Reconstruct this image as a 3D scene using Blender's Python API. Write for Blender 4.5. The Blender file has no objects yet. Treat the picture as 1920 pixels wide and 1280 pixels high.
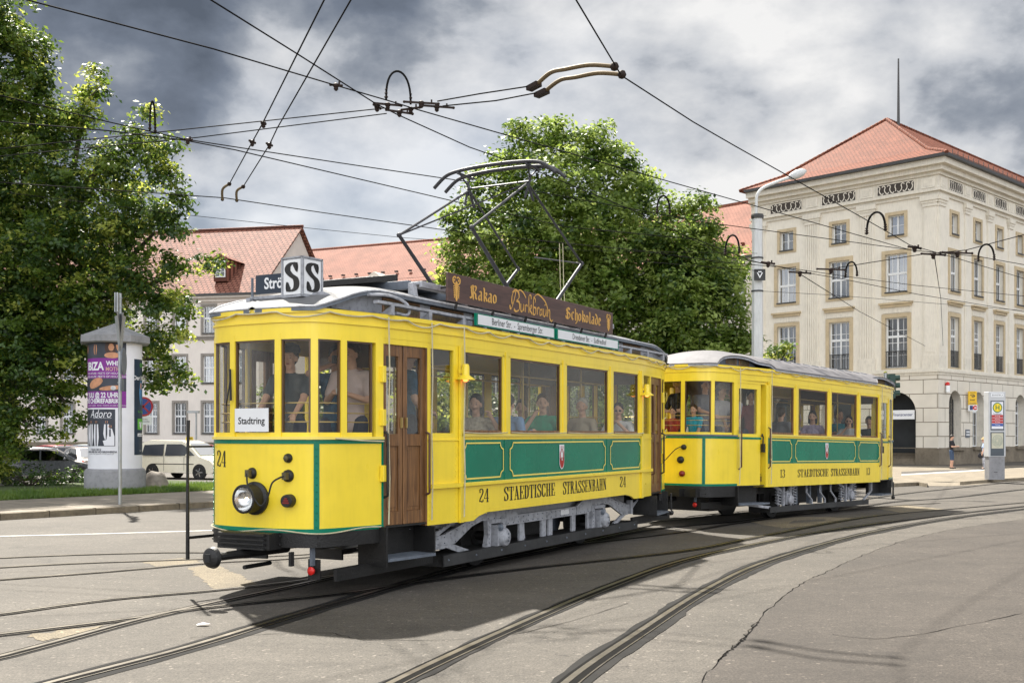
import bpy, math, random
import numpy as np
from mathutils import Vector, Matrix
R = math.radians
random.seed(7); rng = np.random.default_rng(7)
C = bpy.context.scene.collection
SC = bpy.context.scene
# ------------------------------------------------------------------ camera
F = 2027.0; HC = 1.65; HV = 815.0
cd = bpy.data.cameras.new('camera'); cam = bpy.data.objects.new('camera', cd); C.objects.link(cam)
cam.location = (0, 0, HC); cam.rotation_euler = (R(90), 0, 0)
cd.sensor_width = 36; cd.lens = F / 1920 * 36; cd.shift_y = (HV - 640) / 1920
cd.clip_start = .1; cd.clip_end = 6000
SC.camera = cam
# ------------------------------------------------------------------ world
W = bpy.data.worlds.new('World'); SC.world = W; W.use_nodes = True
SUN = Vector((-.303, .655, 1.0)).normalized()
SUN_EL = math.asin(SUN.z); SUN_ROT = math.atan2(SUN.x, SUN.y)
def build_world():
    nt = W.node_tree; N = nt.nodes; L = nt.links; N.clear()
    def nd(t, **k):
        n = N.new(t)
        for a, b in k.items(): setattr(n, a, b)
        return n
    def inp(n, i, v):
        if hasattr(v, 'links') or isinstance(v, bpy.types.NodeSocket): L.new(v, n.inputs[i])
        else: n.inputs[i].default_value = v
    def math_(op, a, b=0.0, c=None):
        n = nd('ShaderNodeMath', operation=op); inp(n, 0, a); inp(n, 1, b)
        if c is not None: inp(n, 2, c)
        return n.outputs[0]
    def mix(f, a, b):
        n = nd('ShaderNodeMix', data_type='RGBA'); inp(n, 0, f)
        for k, v in ((6, a), (7, b)):
            if isinstance(v, tuple): n.inputs[k].default_value = (*v, 1)
            else: L.new(v, n.inputs[k])
        return n.outputs[2]
    out = nd('ShaderNodeOutputWorld'); bg = nd('ShaderNodeBackground'); L.new(bg.outputs[0], out.inputs[0])
    sky = nd('ShaderNodeTexSky', sky_type='NISHITA'); sky.sun_disc = False
    sky.sun_elevation = SUN_EL; sky.sun_rotation = SUN_ROT; sky.dust_density = 1.5
    tc = nd('ShaderNodeTexCoord'); D = tc.outputs['Generated']
    sep = nd('ShaderNodeSeparateXYZ'); L.new(D, sep.inputs[0]); dx, dy, dz = sep.outputs
    # flatten towards the horizon the way a cloud deck does
    den = math_('ADD', math_('MAXIMUM', dz, 0.0), .75)
    cx = math_('DIVIDE', dx, den); cy = math_('DIVIDE', dy, den)
    com = nd('ShaderNodeCombineXYZ'); L.new(cx, com.inputs[0]); L.new(cy, com.inputs[1]); L.new(dz, com.inputs[2])
    def noise(vec, scale, det, rough, dist, off=(0, 0, 0)):
        mp = nd('ShaderNodeMapping'); L.new(vec, mp.inputs[0]); mp.inputs['Location'].default_value = off
        n = nd('ShaderNodeTexNoise'); L.new(mp.outputs[0], n.inputs['Vector'])
        n.inputs['Scale'].default_value = scale; n.inputs['Detail'].default_value = det
        n.inputs['Roughness'].default_value = rough; n.inputs['Distortion'].default_value = dist
        return n.outputs['Fac']
    n1 = noise(com.outputs[0], 3.9, 12, .54, .15, WO1)
    n2 = noise(com.outputs[0], 8.5, 12, .55, .1, WO2)
    n3 = noise(com.outputs[0], 1.1, 3, .5, .2, WO3)
    v = math_('ADD', math_('MULTIPLY', n1, .95), math_('MULTIPLY', n2, .62)); v = math_('SUBTRACT', v, .285)
    def lobe(d, p, g):
        d = Vector(d).normalized()
        dp = nd('ShaderNodeVectorMath', operation='DOT_PRODUCT'); L.new(D, dp.inputs[0]); dp.inputs[1].default_value = d
        return math_('MULTIPLY', math_('POWER', math_('MAXIMUM', dp.outputs['Value'], 0.0), p), g)
    for l in WLOBES: v = math_('ADD', v, lobe(*l))
    v = math_('SUBTRACT', v, WBIAS)
    rp = nd('ShaderNodeValToRGB'); L.new(v, rp.inputs[0]); cr = rp.color_ramp; cr.interpolation = 'LINEAR'
    for i, (p, c) in enumerate(WRAMP):
        e = cr.elements[i] if i < 2 else cr.elements.new(p)
        e.position = p; e.color = (*c, 1)
    # extra gain added to the unseen sky behind the camera, brightening shaded tram sides
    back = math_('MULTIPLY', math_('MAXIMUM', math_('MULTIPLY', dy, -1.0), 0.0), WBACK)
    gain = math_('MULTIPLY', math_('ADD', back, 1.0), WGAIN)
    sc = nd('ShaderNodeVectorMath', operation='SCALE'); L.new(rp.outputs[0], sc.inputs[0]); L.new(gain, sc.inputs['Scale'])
    bl = math_('MULTIPLY', math_('SUBTRACT', .52, n3), 2.4)
    blc = nd('ShaderNodeClamp'); L.new(bl, blc.inputs[0]); blc.inputs[2].default_value = .3
    s5 = nd('ShaderNodeVectorMath', operation='SCALE'); L.new(sky.outputs[0], s5.inputs[0]); s5.inputs['Scale'].default_value = .45
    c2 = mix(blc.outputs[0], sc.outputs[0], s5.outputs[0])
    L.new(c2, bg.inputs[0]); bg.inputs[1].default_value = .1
WO1 = (1.3, 4.2, .7); WO2 = (7.1, 2.6, 3.0); WO3 = (3.7, 9.1, 1.5)
WLOBES = [((-.23, 1, .22), 60, .10), ((-.02, 1, .36), 50, .055), ((.16, 1, .30), 90, .06), ((-.40, 1, .44), 45, -.30), ((-.14, 1, .16), 500, -.10), ((.20, 1, .24), 250, -.05), ((.42, 1, .33), 120, -.02), ((.33, 1, .46), 150, -.04), ((.54, 1, .50), 200, -.12), ((-.18, 1, .26), 200, .05), ((.0, 1, .05), 120, .08)]
WBIAS = -.105
WRAMP = [(.29, (.12, .145, .19)), (.74, (.99, .985, .98)), (.41, (.20, .235, .30)), (.50, (.35, .385, .445)), (.575, (.62, .645, .69))]
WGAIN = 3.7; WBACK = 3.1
build_world()
sd = bpy.data.lights.new('sun', 'SUN'); sd.energy = 4.8; sd.angle = R(1.1); sd.color = (1, .95, .86)
so = bpy.data.objects.new('sun', sd); C.objects.link(so)
so.rotation_euler = (-SUN).to_track_quat('-Z', 'Y').to_euler(); so.location = (-20, 40, 60)
SC.view_settings.view_transform = 'Standard'; SC.view_settings.look = 'None'
SC.view_settings.exposure = 1.3; SC.view_settings.gamma = 1; SC.view_settings.use_curve_mapping = False
SC.cycles.max_bounces = 7; SC.cycles.transparent_max_bounces = 16; SC.cycles.diffuse_bounces = 3
SC.cycles.glossy_bounces = 3; SC.cycles.transmission_bounces = 4; SC.cycles.use_denoising = True
SC.cycles.sample_clamp_indirect = 4
# ------------------------------------------------------------------ helpers
def sm(t): t = max(0.0, min(1.0, t)); return t * t * (3 - 2 * t)
def G(x, y):
    z = -.16 * sm((y - 18) / 14) * sm((x - 2) / 7)
    z -= .40 * sm((y - 37) / 6) * sm((-x - 4) / 6)
    return z
def gp(u, v, dz=0.0):
    t = (u - 960) / F; z = dz
    for _ in range(12):
        Y = F * (HC - z) / (v - HV); z = G(t * Y, Y) + dz
    return Vector((t * Y, Y, z))
def atz(u, v, z):
    Y = F * (z - HC) / (HV - v); return Vector(((u - 960) / F * Y, Y, z))
def atY(u, v, Y): return Vector(((u - 960) / F * Y, Y, HC + (HV - v) * Y / F))

def tag(o, label=None, cat=None, group=None, kind=None):
    if label: o['label'] = label
    if cat: o['category'] = cat
    if group: o['group'] = group
    if kind: o['kind'] = kind
    return o
def empty(name, loc=(0, 0, 0), rz=0, label=None, cat=None, group=None, rx=0):
    o = bpy.data.objects.new(name, None); C.objects.link(o); o.location = loc
    o.rotation_mode = 'XYZ'; o.rotation_euler = (0, rx, rz); o.empty_display_size = .2
    return tag(o, label, cat, group)
def copy_tree(o, parent=None):
    c = o.copy(); C.objects.link(c)
    if parent: c.parent = parent
    for ch in list(o.children): copy_tree(ch, c)
    return c

class MB:
    def __init__(s): s.v = []; s.f = []; s.m = []; s.mats = []; s.T = None
    def mi(s, m):
        if m not in s.mats: s.mats.append(m)
        return s.mats.index(m)
    def add(s, vs, fs, m):
        b = len(s.v); i = s.mi(m)
        if s.T: vs = [s.T(Vector(p)) for p in vs]
        s.v += [tuple(p) for p in vs]
        for f in fs: s.f.append(tuple(b + k for k in f)); s.m.append(i)
    def box(s, c, sz, m, rot=None):
        h = [x / 2 for x in sz]; vs = []
        for x in (-1, 1):
            for y in (-1, 1):
                for z in (-1, 1):
                    p = Vector((x * h[0], y * h[1], z * h[2]))
                    if rot is not None: p = rot @ p
                    vs.append(p + Vector(c))
        s.add(vs, [(0, 1, 3, 2), (4, 6, 7, 5), (0, 4, 5, 1), (2, 3, 7, 6), (0, 2, 6, 4), (1, 5, 7, 3)], m)
    def bb(s, x0, x1, y0, y1, z0, z1, m):
        s.box(((x0 + x1) / 2, (y0 + y1) / 2, (z0 + z1) / 2), (abs(x1 - x0), abs(y1 - y0), abs(z1 - z0)), m)
    def bar(s, a, b, w, h, m, up=(0, 0, 1)):
        a = Vector(a); b = Vector(b); d = (b - a); L = d.length; d.normalize(); u = Vector(up)
        if abs(d.dot(u)) > .98: u = Vector((1, 0, 0))
        r = d.cross(u).normalized(); u = r.cross(d).normalized()
        rot = Matrix((d, r, u)).transposed(); s.box((a + b) / 2, (L, w, h), m, rot)
    def tube(s, pts, r, m, n=8, closed=False, caps=True):
        pts = [Vector(p) for p in pts]; k = len(pts); rs = r if isinstance(r, (list, tuple)) else [r] * k
        vs = []; fs = []; u = None
        for i, p in enumerate(pts):
            if closed: d = pts[(i + 1) % k] - pts[i - 1]
            else: d = pts[min(i + 1, k - 1)] - pts[max(i - 1, 0)]
            if d.length < 1e-9: d = Vector((0, 0, 1))
            d.normalize()
            if u is None: u = d.orthogonal().normalized()
            else:
                u = u - d * u.dot(d)
                u = u.normalized() if u.length > 1e-6 else d.orthogonal().normalized()
            w = d.cross(u)
            for j in range(n):
                a = 2 * math.pi * j / n; vs.append(p + (u * math.cos(a) + w * math.sin(a)) * rs[i])
        for i in range(k if closed else k - 1):
            for j in range(n):
                a = i * n + j; b = i * n + (j + 1) % n; c = ((i + 1) % k) * n
                fs.append((a, b, c + (j + 1) % n, c + j))
        if caps and not closed: fs.append(tuple(range(n))[::-1]); fs.append(tuple((k - 1) * n + j for j in range(n)))
        s.add(vs, fs, m)
    def lathe(s, prof, c, m, n=24, axis=(0, 0, 1), up=None, cap=True):
        ax = Vector(axis).normalized(); u = ax.orthogonal().normalized() if up is None else Vector(up); w = ax.cross(u)
        vs = []; fs = []; c = Vector(c); k = len(prof)
        for (r, h) in prof:
            for j in range(n):
                a = 2 * math.pi * j / n; vs.append(c + ax * h + (u * math.cos(a) + w * math.sin(a)) * max(r, 1e-4))
        for i in range(k - 1):
            for j in range(n): fs.append((i * n + j, i * n + (j + 1) % n, (i + 1) * n + (j + 1) % n, (i + 1) * n + j))
        if cap: fs.append(tuple(range(n))[::-1]); fs.append(tuple((k - 1) * n + j for j in range(n)))
        s.add(vs, fs, m)
    def ball(s, c, r, m, n=12, sq=(1, 1, 1)):
        vs = []; fs = []; k = n // 2; c = Vector(c)
        for i in range(k + 1):
            t = math.pi * i / k
            for j in range(n):
                a = 2 * math.pi * j / n
                vs.append(c + Vector((math.sin(t) * math.cos(a) * sq[0], math.sin(t) * math.sin(a) * sq[1], math.cos(t) * sq[2])) * r)
        for i in range(k):
            for j in range(n): fs.append((i * n + j, (i + 1) * n + j, (i + 1) * n + (j + 1) % n, i * n + (j + 1) % n))
        s.add(vs, fs, m)
    def prism(s, poly, fn, d0, d1, m):
        """poly: 2-D outline, fn(a,b,d)->3-D point, extruded from d0 to d1"""
        k = len(poly); vs = [fn(a, b, d0) for a, b in poly] + [fn(a, b, d1) for a, b in poly]
        fs = [tuple(range(k)), tuple(range(2 * k - 1, k - 1, -1))]
        for i in range(k): fs.append((i, k + i, k + (i + 1) % k, (i + 1) % k))
        s.add(vs, fs, m)
    def grid(s, P, m, close=False):
        r = len(P); c = len(P[0]); vs = [p for row in P for p in row]; fs = []
        for i in range(r - 1):
            for j in range(c - 1): fs.append((i * c + j, i * c + j + 1, (i + 1) * c + j + 1, (i + 1) * c + j))
        s.add(vs, fs, m)
    def strip(s, pts, z0, z1, t, m, out=0.0):
        """upright panel along an (x,y) polyline; out>0 sets it proud on the left-hand side"""
        n = len(pts); off = []
        for i in range(n):
            a = Vector(pts[max(i - 1, 0)]); b = Vector(pts[min(i + 1, n - 1)]); d = (b - a); d.normalize(); off.append(Vector((-d.y, d.x)))
        o = [Vector(p) + off[i] * out for i, p in enumerate(pts)]; q = [Vector(p) + off[i] * (out - t) for i, p in enumerate(pts)]
        vs = [(*p, z0) for p in o] + [(*p, z1) for p in o] + [(*p, z1) for p in q] + [(*p, z0) for p in q]; fs = []
        for i in range(n - 1):
            for r in range(4): a = r * n + i; b = ((r + 1) % 4) * n + i; fs.append((a, a + 1, b + 1, b))
        fs.append((0, n, 2 * n, 3 * n)); fs.append((n - 1, 4 * n - 1, 3 * n - 1, 2 * n - 1))
        s.add(vs, fs, m)
    def build(s, name, parent=None, smooth=None, bevel=0, label=None, cat=None, group=None, kind=None, seg=1, loc=None):
        me = bpy.data.meshes.new(name); me.from_pydata(s.v, [], s.f); me.update()
        for m in s.mats: me.materials.append(m)
        me.polygons.foreach_set('material_index', s.m)
        import bmesh
        bm = bmesh.new(); bm.from_mesh(me); bmesh.ops.recalc_face_normals(bm, faces=bm.faces); bm.to_mesh(me); bm.free()
        o = bpy.data.objects.new(name, me); C.objects.link(o)
        if smooth is not None:
            me.polygons.foreach_set('use_smooth', [True] * len(me.polygons))
            try: me.set_sharp_from_angle(angle=R(smooth))
            except Exception: pass
        if bevel:
            b = o.modifiers.new('bevel', 'BEVEL'); b.width = bevel; b.segments = seg; b.limit_method = 'ANGLE'; b.angle_limit = R(40)
        if parent: o.parent = parent
        if loc is not None: o.location = loc
        return tag(o, label, cat, group, kind)

# ------------------------------------------------------------------ materials
_mc = {}
def M(name, col, rough=.6, metal=0, var=.10, scale=3.0, bump=0.0, bscale=60.0, coat=0, spec=.5, dirt=0.0, emit=None, streak=0.0):
    if name in _mc: return _mc[name]
    m = bpy.data.materials.new(name); m.use_nodes = True; nt = m.node_tree; N = nt.nodes; L = nt.links
    b = N['Principled BSDF']; b.inputs['Roughness'].default_value = rough; b.inputs['Metallic'].default_value = metal
    b.inputs['Specular IOR Level'].default_value = spec
    if coat: b.inputs['Coat Weight'].default_value = coat; b.inputs['Coat Roughness'].default_value = .08
    tc = N.new('ShaderNodeTexCoord')
    def noise(sc, det=5, vec=None):
        n = N.new('ShaderNodeTexNoise'); n.inputs['Scale'].default_value = sc; n.inputs['Detail'].default_value = det
        L.new(vec or tc.outputs['Object'], n.inputs['Vector']); return n.outputs['Fac']
    mr = N.new('ShaderNodeMapRange'); L.new(noise(scale), mr.inputs[0]); mr.inputs[1].default_value = .3; mr.inputs[2].default_value = .7
    mr.inputs[3].default_value = 1 - var; mr.inputs[4].default_value = 1 + var
    f = mr.outputs[0]
    if dirt:
        d = N.new('ShaderNodeMapRange'); L.new(noise(scale * 4.3, 8), d.inputs[0]); d.inputs[1].default_value = .48; d.inputs[2].default_value = .75
        d.inputs[3].default_value = 1; d.inputs[4].default_value = 1 - dirt
        k = N.new('ShaderNodeMath'); k.operation = 'MULTIPLY'; L.new(f, k.inputs[0]); L.new(d.outputs[0], k.inputs[1]); f = k.outputs[0]
    if streak:
        mp = N.new('ShaderNodeMapping'); L.new(tc.outputs['Object'], mp.inputs[0]); mp.inputs['Scale'].default_value = (9, 9, .8)
        d = N.new('ShaderNodeMapRange'); L.new(noise(2.2, 6, mp.outputs[0]), d.inputs[0]); d.inputs[1].default_value = .45; d.inputs[2].default_value = .72
        d.inputs[3].default_value = 1; d.inputs[4].default_value = 1 - streak
        k = N.new('ShaderNodeMath'); k.operation = 'MULTIPLY'; L.new(f, k.inputs[0]); L.new(d.outputs[0], k.inputs[1]); f = k.outputs[0]
    sc = N.new('ShaderNodeVectorMath'); sc.operation = 'SCALE'; sc.inputs[0].default_value = col[:3]; L.new(f, sc.inputs['Scale'])
    L.new(sc.outputs[0], b.inputs['Base Color'])
    if bump:
        bp = N.new('ShaderNodeBump'); bp.inputs['Strength'].default_value = bump; bp.inputs['Distance'].default_value = .02
        L.new(noise(bscale, 4), bp.inputs['Height']); L.new(bp.outputs[0], b.inputs['Normal'])
    rr = N.new('ShaderNodeMapRange'); L.new(noise(scale * 2.7, 4), rr.inputs[0]); rr.inputs[3].default_value = max(.02, rough - .08); rr.inputs[4].default_value = min(1, rough + .1)
    L.new(rr.outputs[0], b.inputs['Roughness'])
    if emit: b.inputs['Emission Color'].default_value = (*emit[0], 1); b.inputs['Emission Strength'].default_value = emit[1]
    _mc[name] = m; return m
def glass_mat(name, tint, ior=1.45, refl=1.0, rough=.0, base=.01):
    m = bpy.data.materials.new(name); m.use_nodes = True; N = m.node_tree.nodes; L = m.node_tree.links; N.clear()
    o = N.new('ShaderNodeOutputMaterial'); mx = N.new('ShaderNodeMixShader'); t = N.new('ShaderNodeBsdfTransparent'); g = N.new('ShaderNodeBsdfGlossy')
    t.inputs[0].default_value = (*tint, 1); g.inputs['Roughness'].default_value = rough
    fr = N.new('ShaderNodeFresnel'); fr.inputs[0].default_value = ior
    k = N.new('ShaderNodeMath'); k.operation = 'MULTIPLY_ADD'; L.new(fr.outputs[0], k.inputs[0]); k.inputs[1].default_value = refl; k.inputs[2].default_value = base
    L.new(k.outputs[0], mx.inputs[0]); L.new(t.outputs[0], mx.inputs[1]); L.new(g.outputs[0], mx.inputs[2]); L.new(mx.outputs[0], o.inputs[0])
    tc = N.new('ShaderNodeTexCoord'); n = N.new('ShaderNodeTexNoise'); n.inputs['Scale'].default_value = 1.3; L.new(tc.outputs['Object'], n.inputs['Vector'])
    bp = N.new('ShaderNodeBump'); bp.inputs['Strength'].default_value = .05; L.new(n.outputs[0], bp.inputs['Height']); L.new(bp.outputs[0], g.inputs['Normal'])
    return m
YEL = M('yellow_paint', (.95, .715, .04), .30, var=.05, scale=1.1, coat=.3, dirt=.07, streak=.05, bump=.02, bscale=3)
YELL = M('yellow_lining', (.90, .72, .14), .35, var=.03)
GRN = M('green_paint', (.0005, .185, .105), .25, var=.15, scale=1.2, coat=.12, spec=.3, bump=.04, bscale=2.5)
BLK = M('black_iron', (.012, .0115, .011), .5, var=.3, scale=6, bump=.25, bscale=50, dirt=.3)
GRY = M('grey_paint', (.38, .39, .42), .5, var=.14, scale=4, dirt=.5, bump=.1)
GRYD = M('dark_grey_paint', (.13, .15, .18), .5, var=.2, scale=4, dirt=.2)
ROOFC = M('roof_canvas', (.155, .155, .158), .75, var=.12, scale=1.6, dirt=.22, streak=.15, bump=.15, bscale=25)
ROOF2 = M('roof_canvas_lilac', (.155, .148, .155), .7, var=.10, scale=1.6, dirt=.2, streak=.12, bump=.15, bscale=25)
WHT = M('white_paint', (.78, .79, .80), .4, var=.04)
BLKP = M('black_paint', (.012, .011, .010), .4, var=.2)
REDP = M('red_lens', (.62, .02, .015), .25, var=.1)
ROPE = M('cream_cable', (.55, .50, .33), .6, var=.15, scale=12)
BRASS = M('brass_rail', (.62, .46, .18), .3, metal=.8, var=.1)
RUB = M('rubber', (.02, .02, .02), .8, var=.2)
CHR = M('bright_metal', (.72, .73, .74), .16, metal=1, var=.05)
INT = M('dark_varnished_interior', (.10, .052, .022), .4, var=.25, scale=5, coat=.3)
CEIL = M('cream_ceiling', (.60, .54, .44), .6, var=.06)
GLS = glass_mat('tram_glass', (.95, .95, .93), 1.45, .18)
GLC = glass_mat('car_glass', (.25, .28, .28), 1.5, 1.6)
GLB = glass_mat('building_glass', (.42, .46, .50), 1.6, 1.4, base=.16)
GLB2 = glass_mat('building_glass_bright', (.35, .42, .50), 1.6, 1.6, base=.34); GLB3 = glass_mat('building_glass_clear', (.55, .58, .60), 1.5, 1.0, base=.05)
def wood_mat(name, c1, c2, sc=(14, 14, 1.2), rough=.42):
    m = bpy.data.materials.new(name); m.use_nodes = True; N = m.node_tree.nodes; L = m.node_tree.links; b = N['Principled BSDF']
    tc = N.new('ShaderNodeTexCoord'); mp = N.new('ShaderNodeMapping'); mp.inputs['Scale'].default_value = sc; L.new(tc.outputs['Object'], mp.inputs[0])
    n = N.new('ShaderNodeTexNoise'); n.inputs['Scale'].default_value = 2.2; n.inputs['Detail'].default_value = 8; n.inputs['Distortion'].default_value = .8; L.new(mp.outputs[0], n.inputs['Vector'])
    r = N.new('ShaderNodeValToRGB'); r.color_ramp.elements[0].position = .32; r.color_ramp.elements[0].color = (*c1, 1); r.color_ramp.elements[1].position = .68; r.color_ramp.elements[1].color = (*c2, 1)
    L.new(n.outputs[0], r.inputs[0]); L.new(r.outputs[0], b.inputs['Base Color']); b.inputs['Roughness'].default_value = rough
    b.inputs['Coat Weight'].default_value = .25; b.inputs['Coat Roughness'].default_value = .2
    return m
WOOD = wood_mat('varnished_oak', (.10, .043, .014), (.27, .13, .045))
WOODB = wood_mat('ad_board_brown', (.060, .026, .018), (.105, .048, .034), (1, 9, 9), .5)
AMB = M('amber_glass', (.10, .065, .02), .4, var=.5, scale=14, bump=.6, bscale=40)

# ------------------------------------------------------------------ lettering
def text2d(s, size=1.0, bold=0.0, sx=1.0, align='CENTER', shear=0.0):
    c = bpy.data.curves.new('t', 'FONT'); c.body = s; c.size = size; c.align_x = align; c.align_y = 'CENTER'; c.offset = bold; c.resolution_u = 3; c.shear = shear
    o = bpy.data.objects.new('t', c); C.objects.link(o); dg = bpy.context.evaluated_depsgraph_get(); dg.update()
    me = bpy.data.meshes.new_from_object(o.evaluated_get(dg)); vs = [(v.co.x * sx, v.co.y) for v in me.vertices]; fs = [tuple(p.vertices) for p in me.polygons]
    bpy.data.objects.remove(o); bpy.data.curves.remove(c); bpy.data.meshes.remove(me); return vs, fs
def put_text(mb, s, size, fn, m, **k):
    vs, fs = text2d(s, size, **k); mb.add([fn(x, y) for x, y in vs], fs, m)
def crom(p, k=6):
    p = [Vector(q) for q in p]; out = []
    for i in range(len(p) - 1):
        a = p[max(i - 1, 0)]; b = p[i]; c = p[i + 1]; d = p[min(i + 2, len(p) - 1)]
        for j in range(k):
            t = j / k; out.append(.5 * ((2 * b) + (c - a) * t + (2 * a - 5 * b + 4 * c - d) * t * t + (3 * b - a - 3 * c + d) * t ** 3))
    out.append(p[-1]); return out
def stroke(mb, pts, wf, fn, m, taper=False):
    n = len(pts); A = []; B = []
    for i in range(n):
        d = (pts[min(i + 1, n - 1)] - pts[max(i - 1, 0)]); d.normalize(); w = wf(d) / 2 * (min(1, .35 + .16 * min(i, n - 1 - i)) if taper else 1); q = Vector((-d.y, d.x)) * w
        A.append(pts[i] + q); B.append(pts[i] - q)
    vs = [fn(*p) for p in A] + [fn(*p) for p in B]
    mb.add(vs, [(i, i + 1, n + i + 1, n + i) for i in range(n - 1)], m)
# condensed slab-serif capitals: curves 'c', lines 'l', serifs 's' (x0,x1,y)
SG = {
'S': (.46, [('c', [(.395, .70), (.35, .92), (.24, .98), (.11, .90), (.085, .74), (.20, .57), (.35, .43), (.39, .25), (.35, .09), (.22, .02), (.11, .08), (.065, .32)])], [(.385,.425,.66,1.0),(.035,.075,0,.34)]),
'T': (.50, [('l', [(.25, 0), (.25, 1)]), ('h', .02, .48, .965)], [(.12, .38, 0, .06), (.0, .05, .66, 1), (.45, .50, .66, 1)]),
'A': (.52, [('l', [(.24, 1), (.42, 0)]), ('t', [(.25, .96), (.09, 0)]), ('h', .14, .36, .32)], [(0, .2, 0, .055), (.30, .54, 0, .055)]),
'E': (.46, [('l', [(.13, 0), (.13, 1)]), ('h', .1, .42, .965), ('h', .1, .33, .5), ('h', .1, .43, .035)], [(.02, .2, 0, .06), (.02, .2, .94, 1), (.39, .44, .7, 1), (.40, .45, 0, .3), (.30, .34, .38, .62)]),
'D': (.50, [('l', [(.13, 0), (.13, 1)]), ('c', [(.13, .97), (.28, .96), (.39, .82), (.41, .5), (.39, .18), (.28, .04), (.13, .03)])], [(.02, .2, 0, .06), (.02, .2, .94, 1)]),
'I': (.28, [('l', [(.14, 0), (.14, 1)])], [(.02, .26, 0, .06), (.02, .26, .94, 1)]),
'C': (.47, [('c', [(.40, .70), (.36, .92), (.25, .98), (.12, .86), (.08, .5), (.12, .14), (.25, .02), (.37, .10), (.41, .32)])], [(.39, .43, .64, 1)]),
'H': (.54, [('l', [(.13, 0), (.13, 1)]), ('l', [(.41, 0), (.41, 1)]), ('h', .1, .44, .5)], [(.02, .23, 0, .06), (.02, .23, .94, 1), (.31, .52, 0, .06), (.31, .52, .94, 1)]),
'R': (.52, [('l', [(.13, 0), (.13, 1)]), ('c', [(.13, .97), (.30, .95), (.38, .78), (.31, .56), (.15, .52)]), ('l', [(.28, .52), (.37, .30), (.43, .03)])], [(.02, .23, 0, .06), (.02, .2, .94, 1), (.40, .52, 0, .06)]),
'N': (.54, [('t', [(.12, 0), (.12, 1)]), ('t', [(.42, 0), (.42, 1)]), ('l', [(.14, .98), (.41, .04)])], [(.02, .21, 0, .06), (.02, .2, .94, 1), (.33, .52, .94, 1)]),
'B': (.50, [('l', [(.13, 0), (.13, 1)]), ('c', [(.13, .97), (.30, .95), (.36, .78), (.30, .58), (.15, .53)]), ('c', [(.15, .53), (.34, .48), (.41, .27), (.33, .06), (.13, .03)])], [(.02, .2, 0, .06), (.02, .2, .94, 1)]),
'2': (.46, [('c', [(.10, .74), (.10, .90), (.22, .985), (.36, .90), (.38, .72), (.26, .48), (.10, .22), (.06, .06)]), ('c', [(.06, .07), (.16, .13), (.28, .05), (.38, .08), (.41, .24)])], [(.06, .15, .70, .80)]),
'4': (.48, [('l', [(.33, 0), (.33, .98)]), ('t', [(.30, .97), (.04, .28)]), ('h', .03, .46, .27)], [(.22, .44, 0, .055)]),
'1': (.34, [('l', [(.19, 0), (.19, .99)]), ('t', [(.17, .96), (.06, .86)])], [(.06, .32, 0, .055)]),
'3': (.44, [('c', [(.08, .80), (.12, .94), (.24, .98), (.35, .86), (.33, .64), (.18, .54)]), ('c', [(.18, .54), (.34, .46), (.38, .26), (.30, .06), (.16, .02), (.06, .14), (.07, .26)])], []),
' ': (.34, [], []),
}
def serif(mb, s, x0, x1, z0, z1, fn, m, T=.135, t=.045):
    tot = sum(SG[c][0] + .03 for c in s) - .03; kx = (x1 - x0) / tot; kz = z1 - z0; x = 0
    for c in s:
        w, st, sr = SG[c]; f = lambda a, b, x=x: fn(x0 + (x + a) * kx, z0 + b * kz)
        for q in st:
            if q[0] == 'h': mb.add([f(q[1], q[3] - t * .55), f(q[2], q[3] - t * .55), f(q[2], q[3] + t * .55), f(q[1], q[3] + t * .55)], [(0, 1, 2, 3)], m)
            elif q[0] == 'c': stroke(mb, crom(q[1], 4), lambda d: t + (T - t) * abs(d.y) ** 1.3, f, m, taper=c in 'SC23')
            elif q[0] == 'l': stroke(mb, [Vector(p) for p in q[1]], lambda d: T, f, m)
            else: stroke(mb, [Vector(p) for p in q[1]], lambda d: t * 1.1, f, m)
        for a, b, c0, c1 in sr: mb.add([f(a, c0), f(b, c0), f(b, c1), f(a, c1)], [(0, 1, 2, 3)], m)
        x += w + .03
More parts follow.
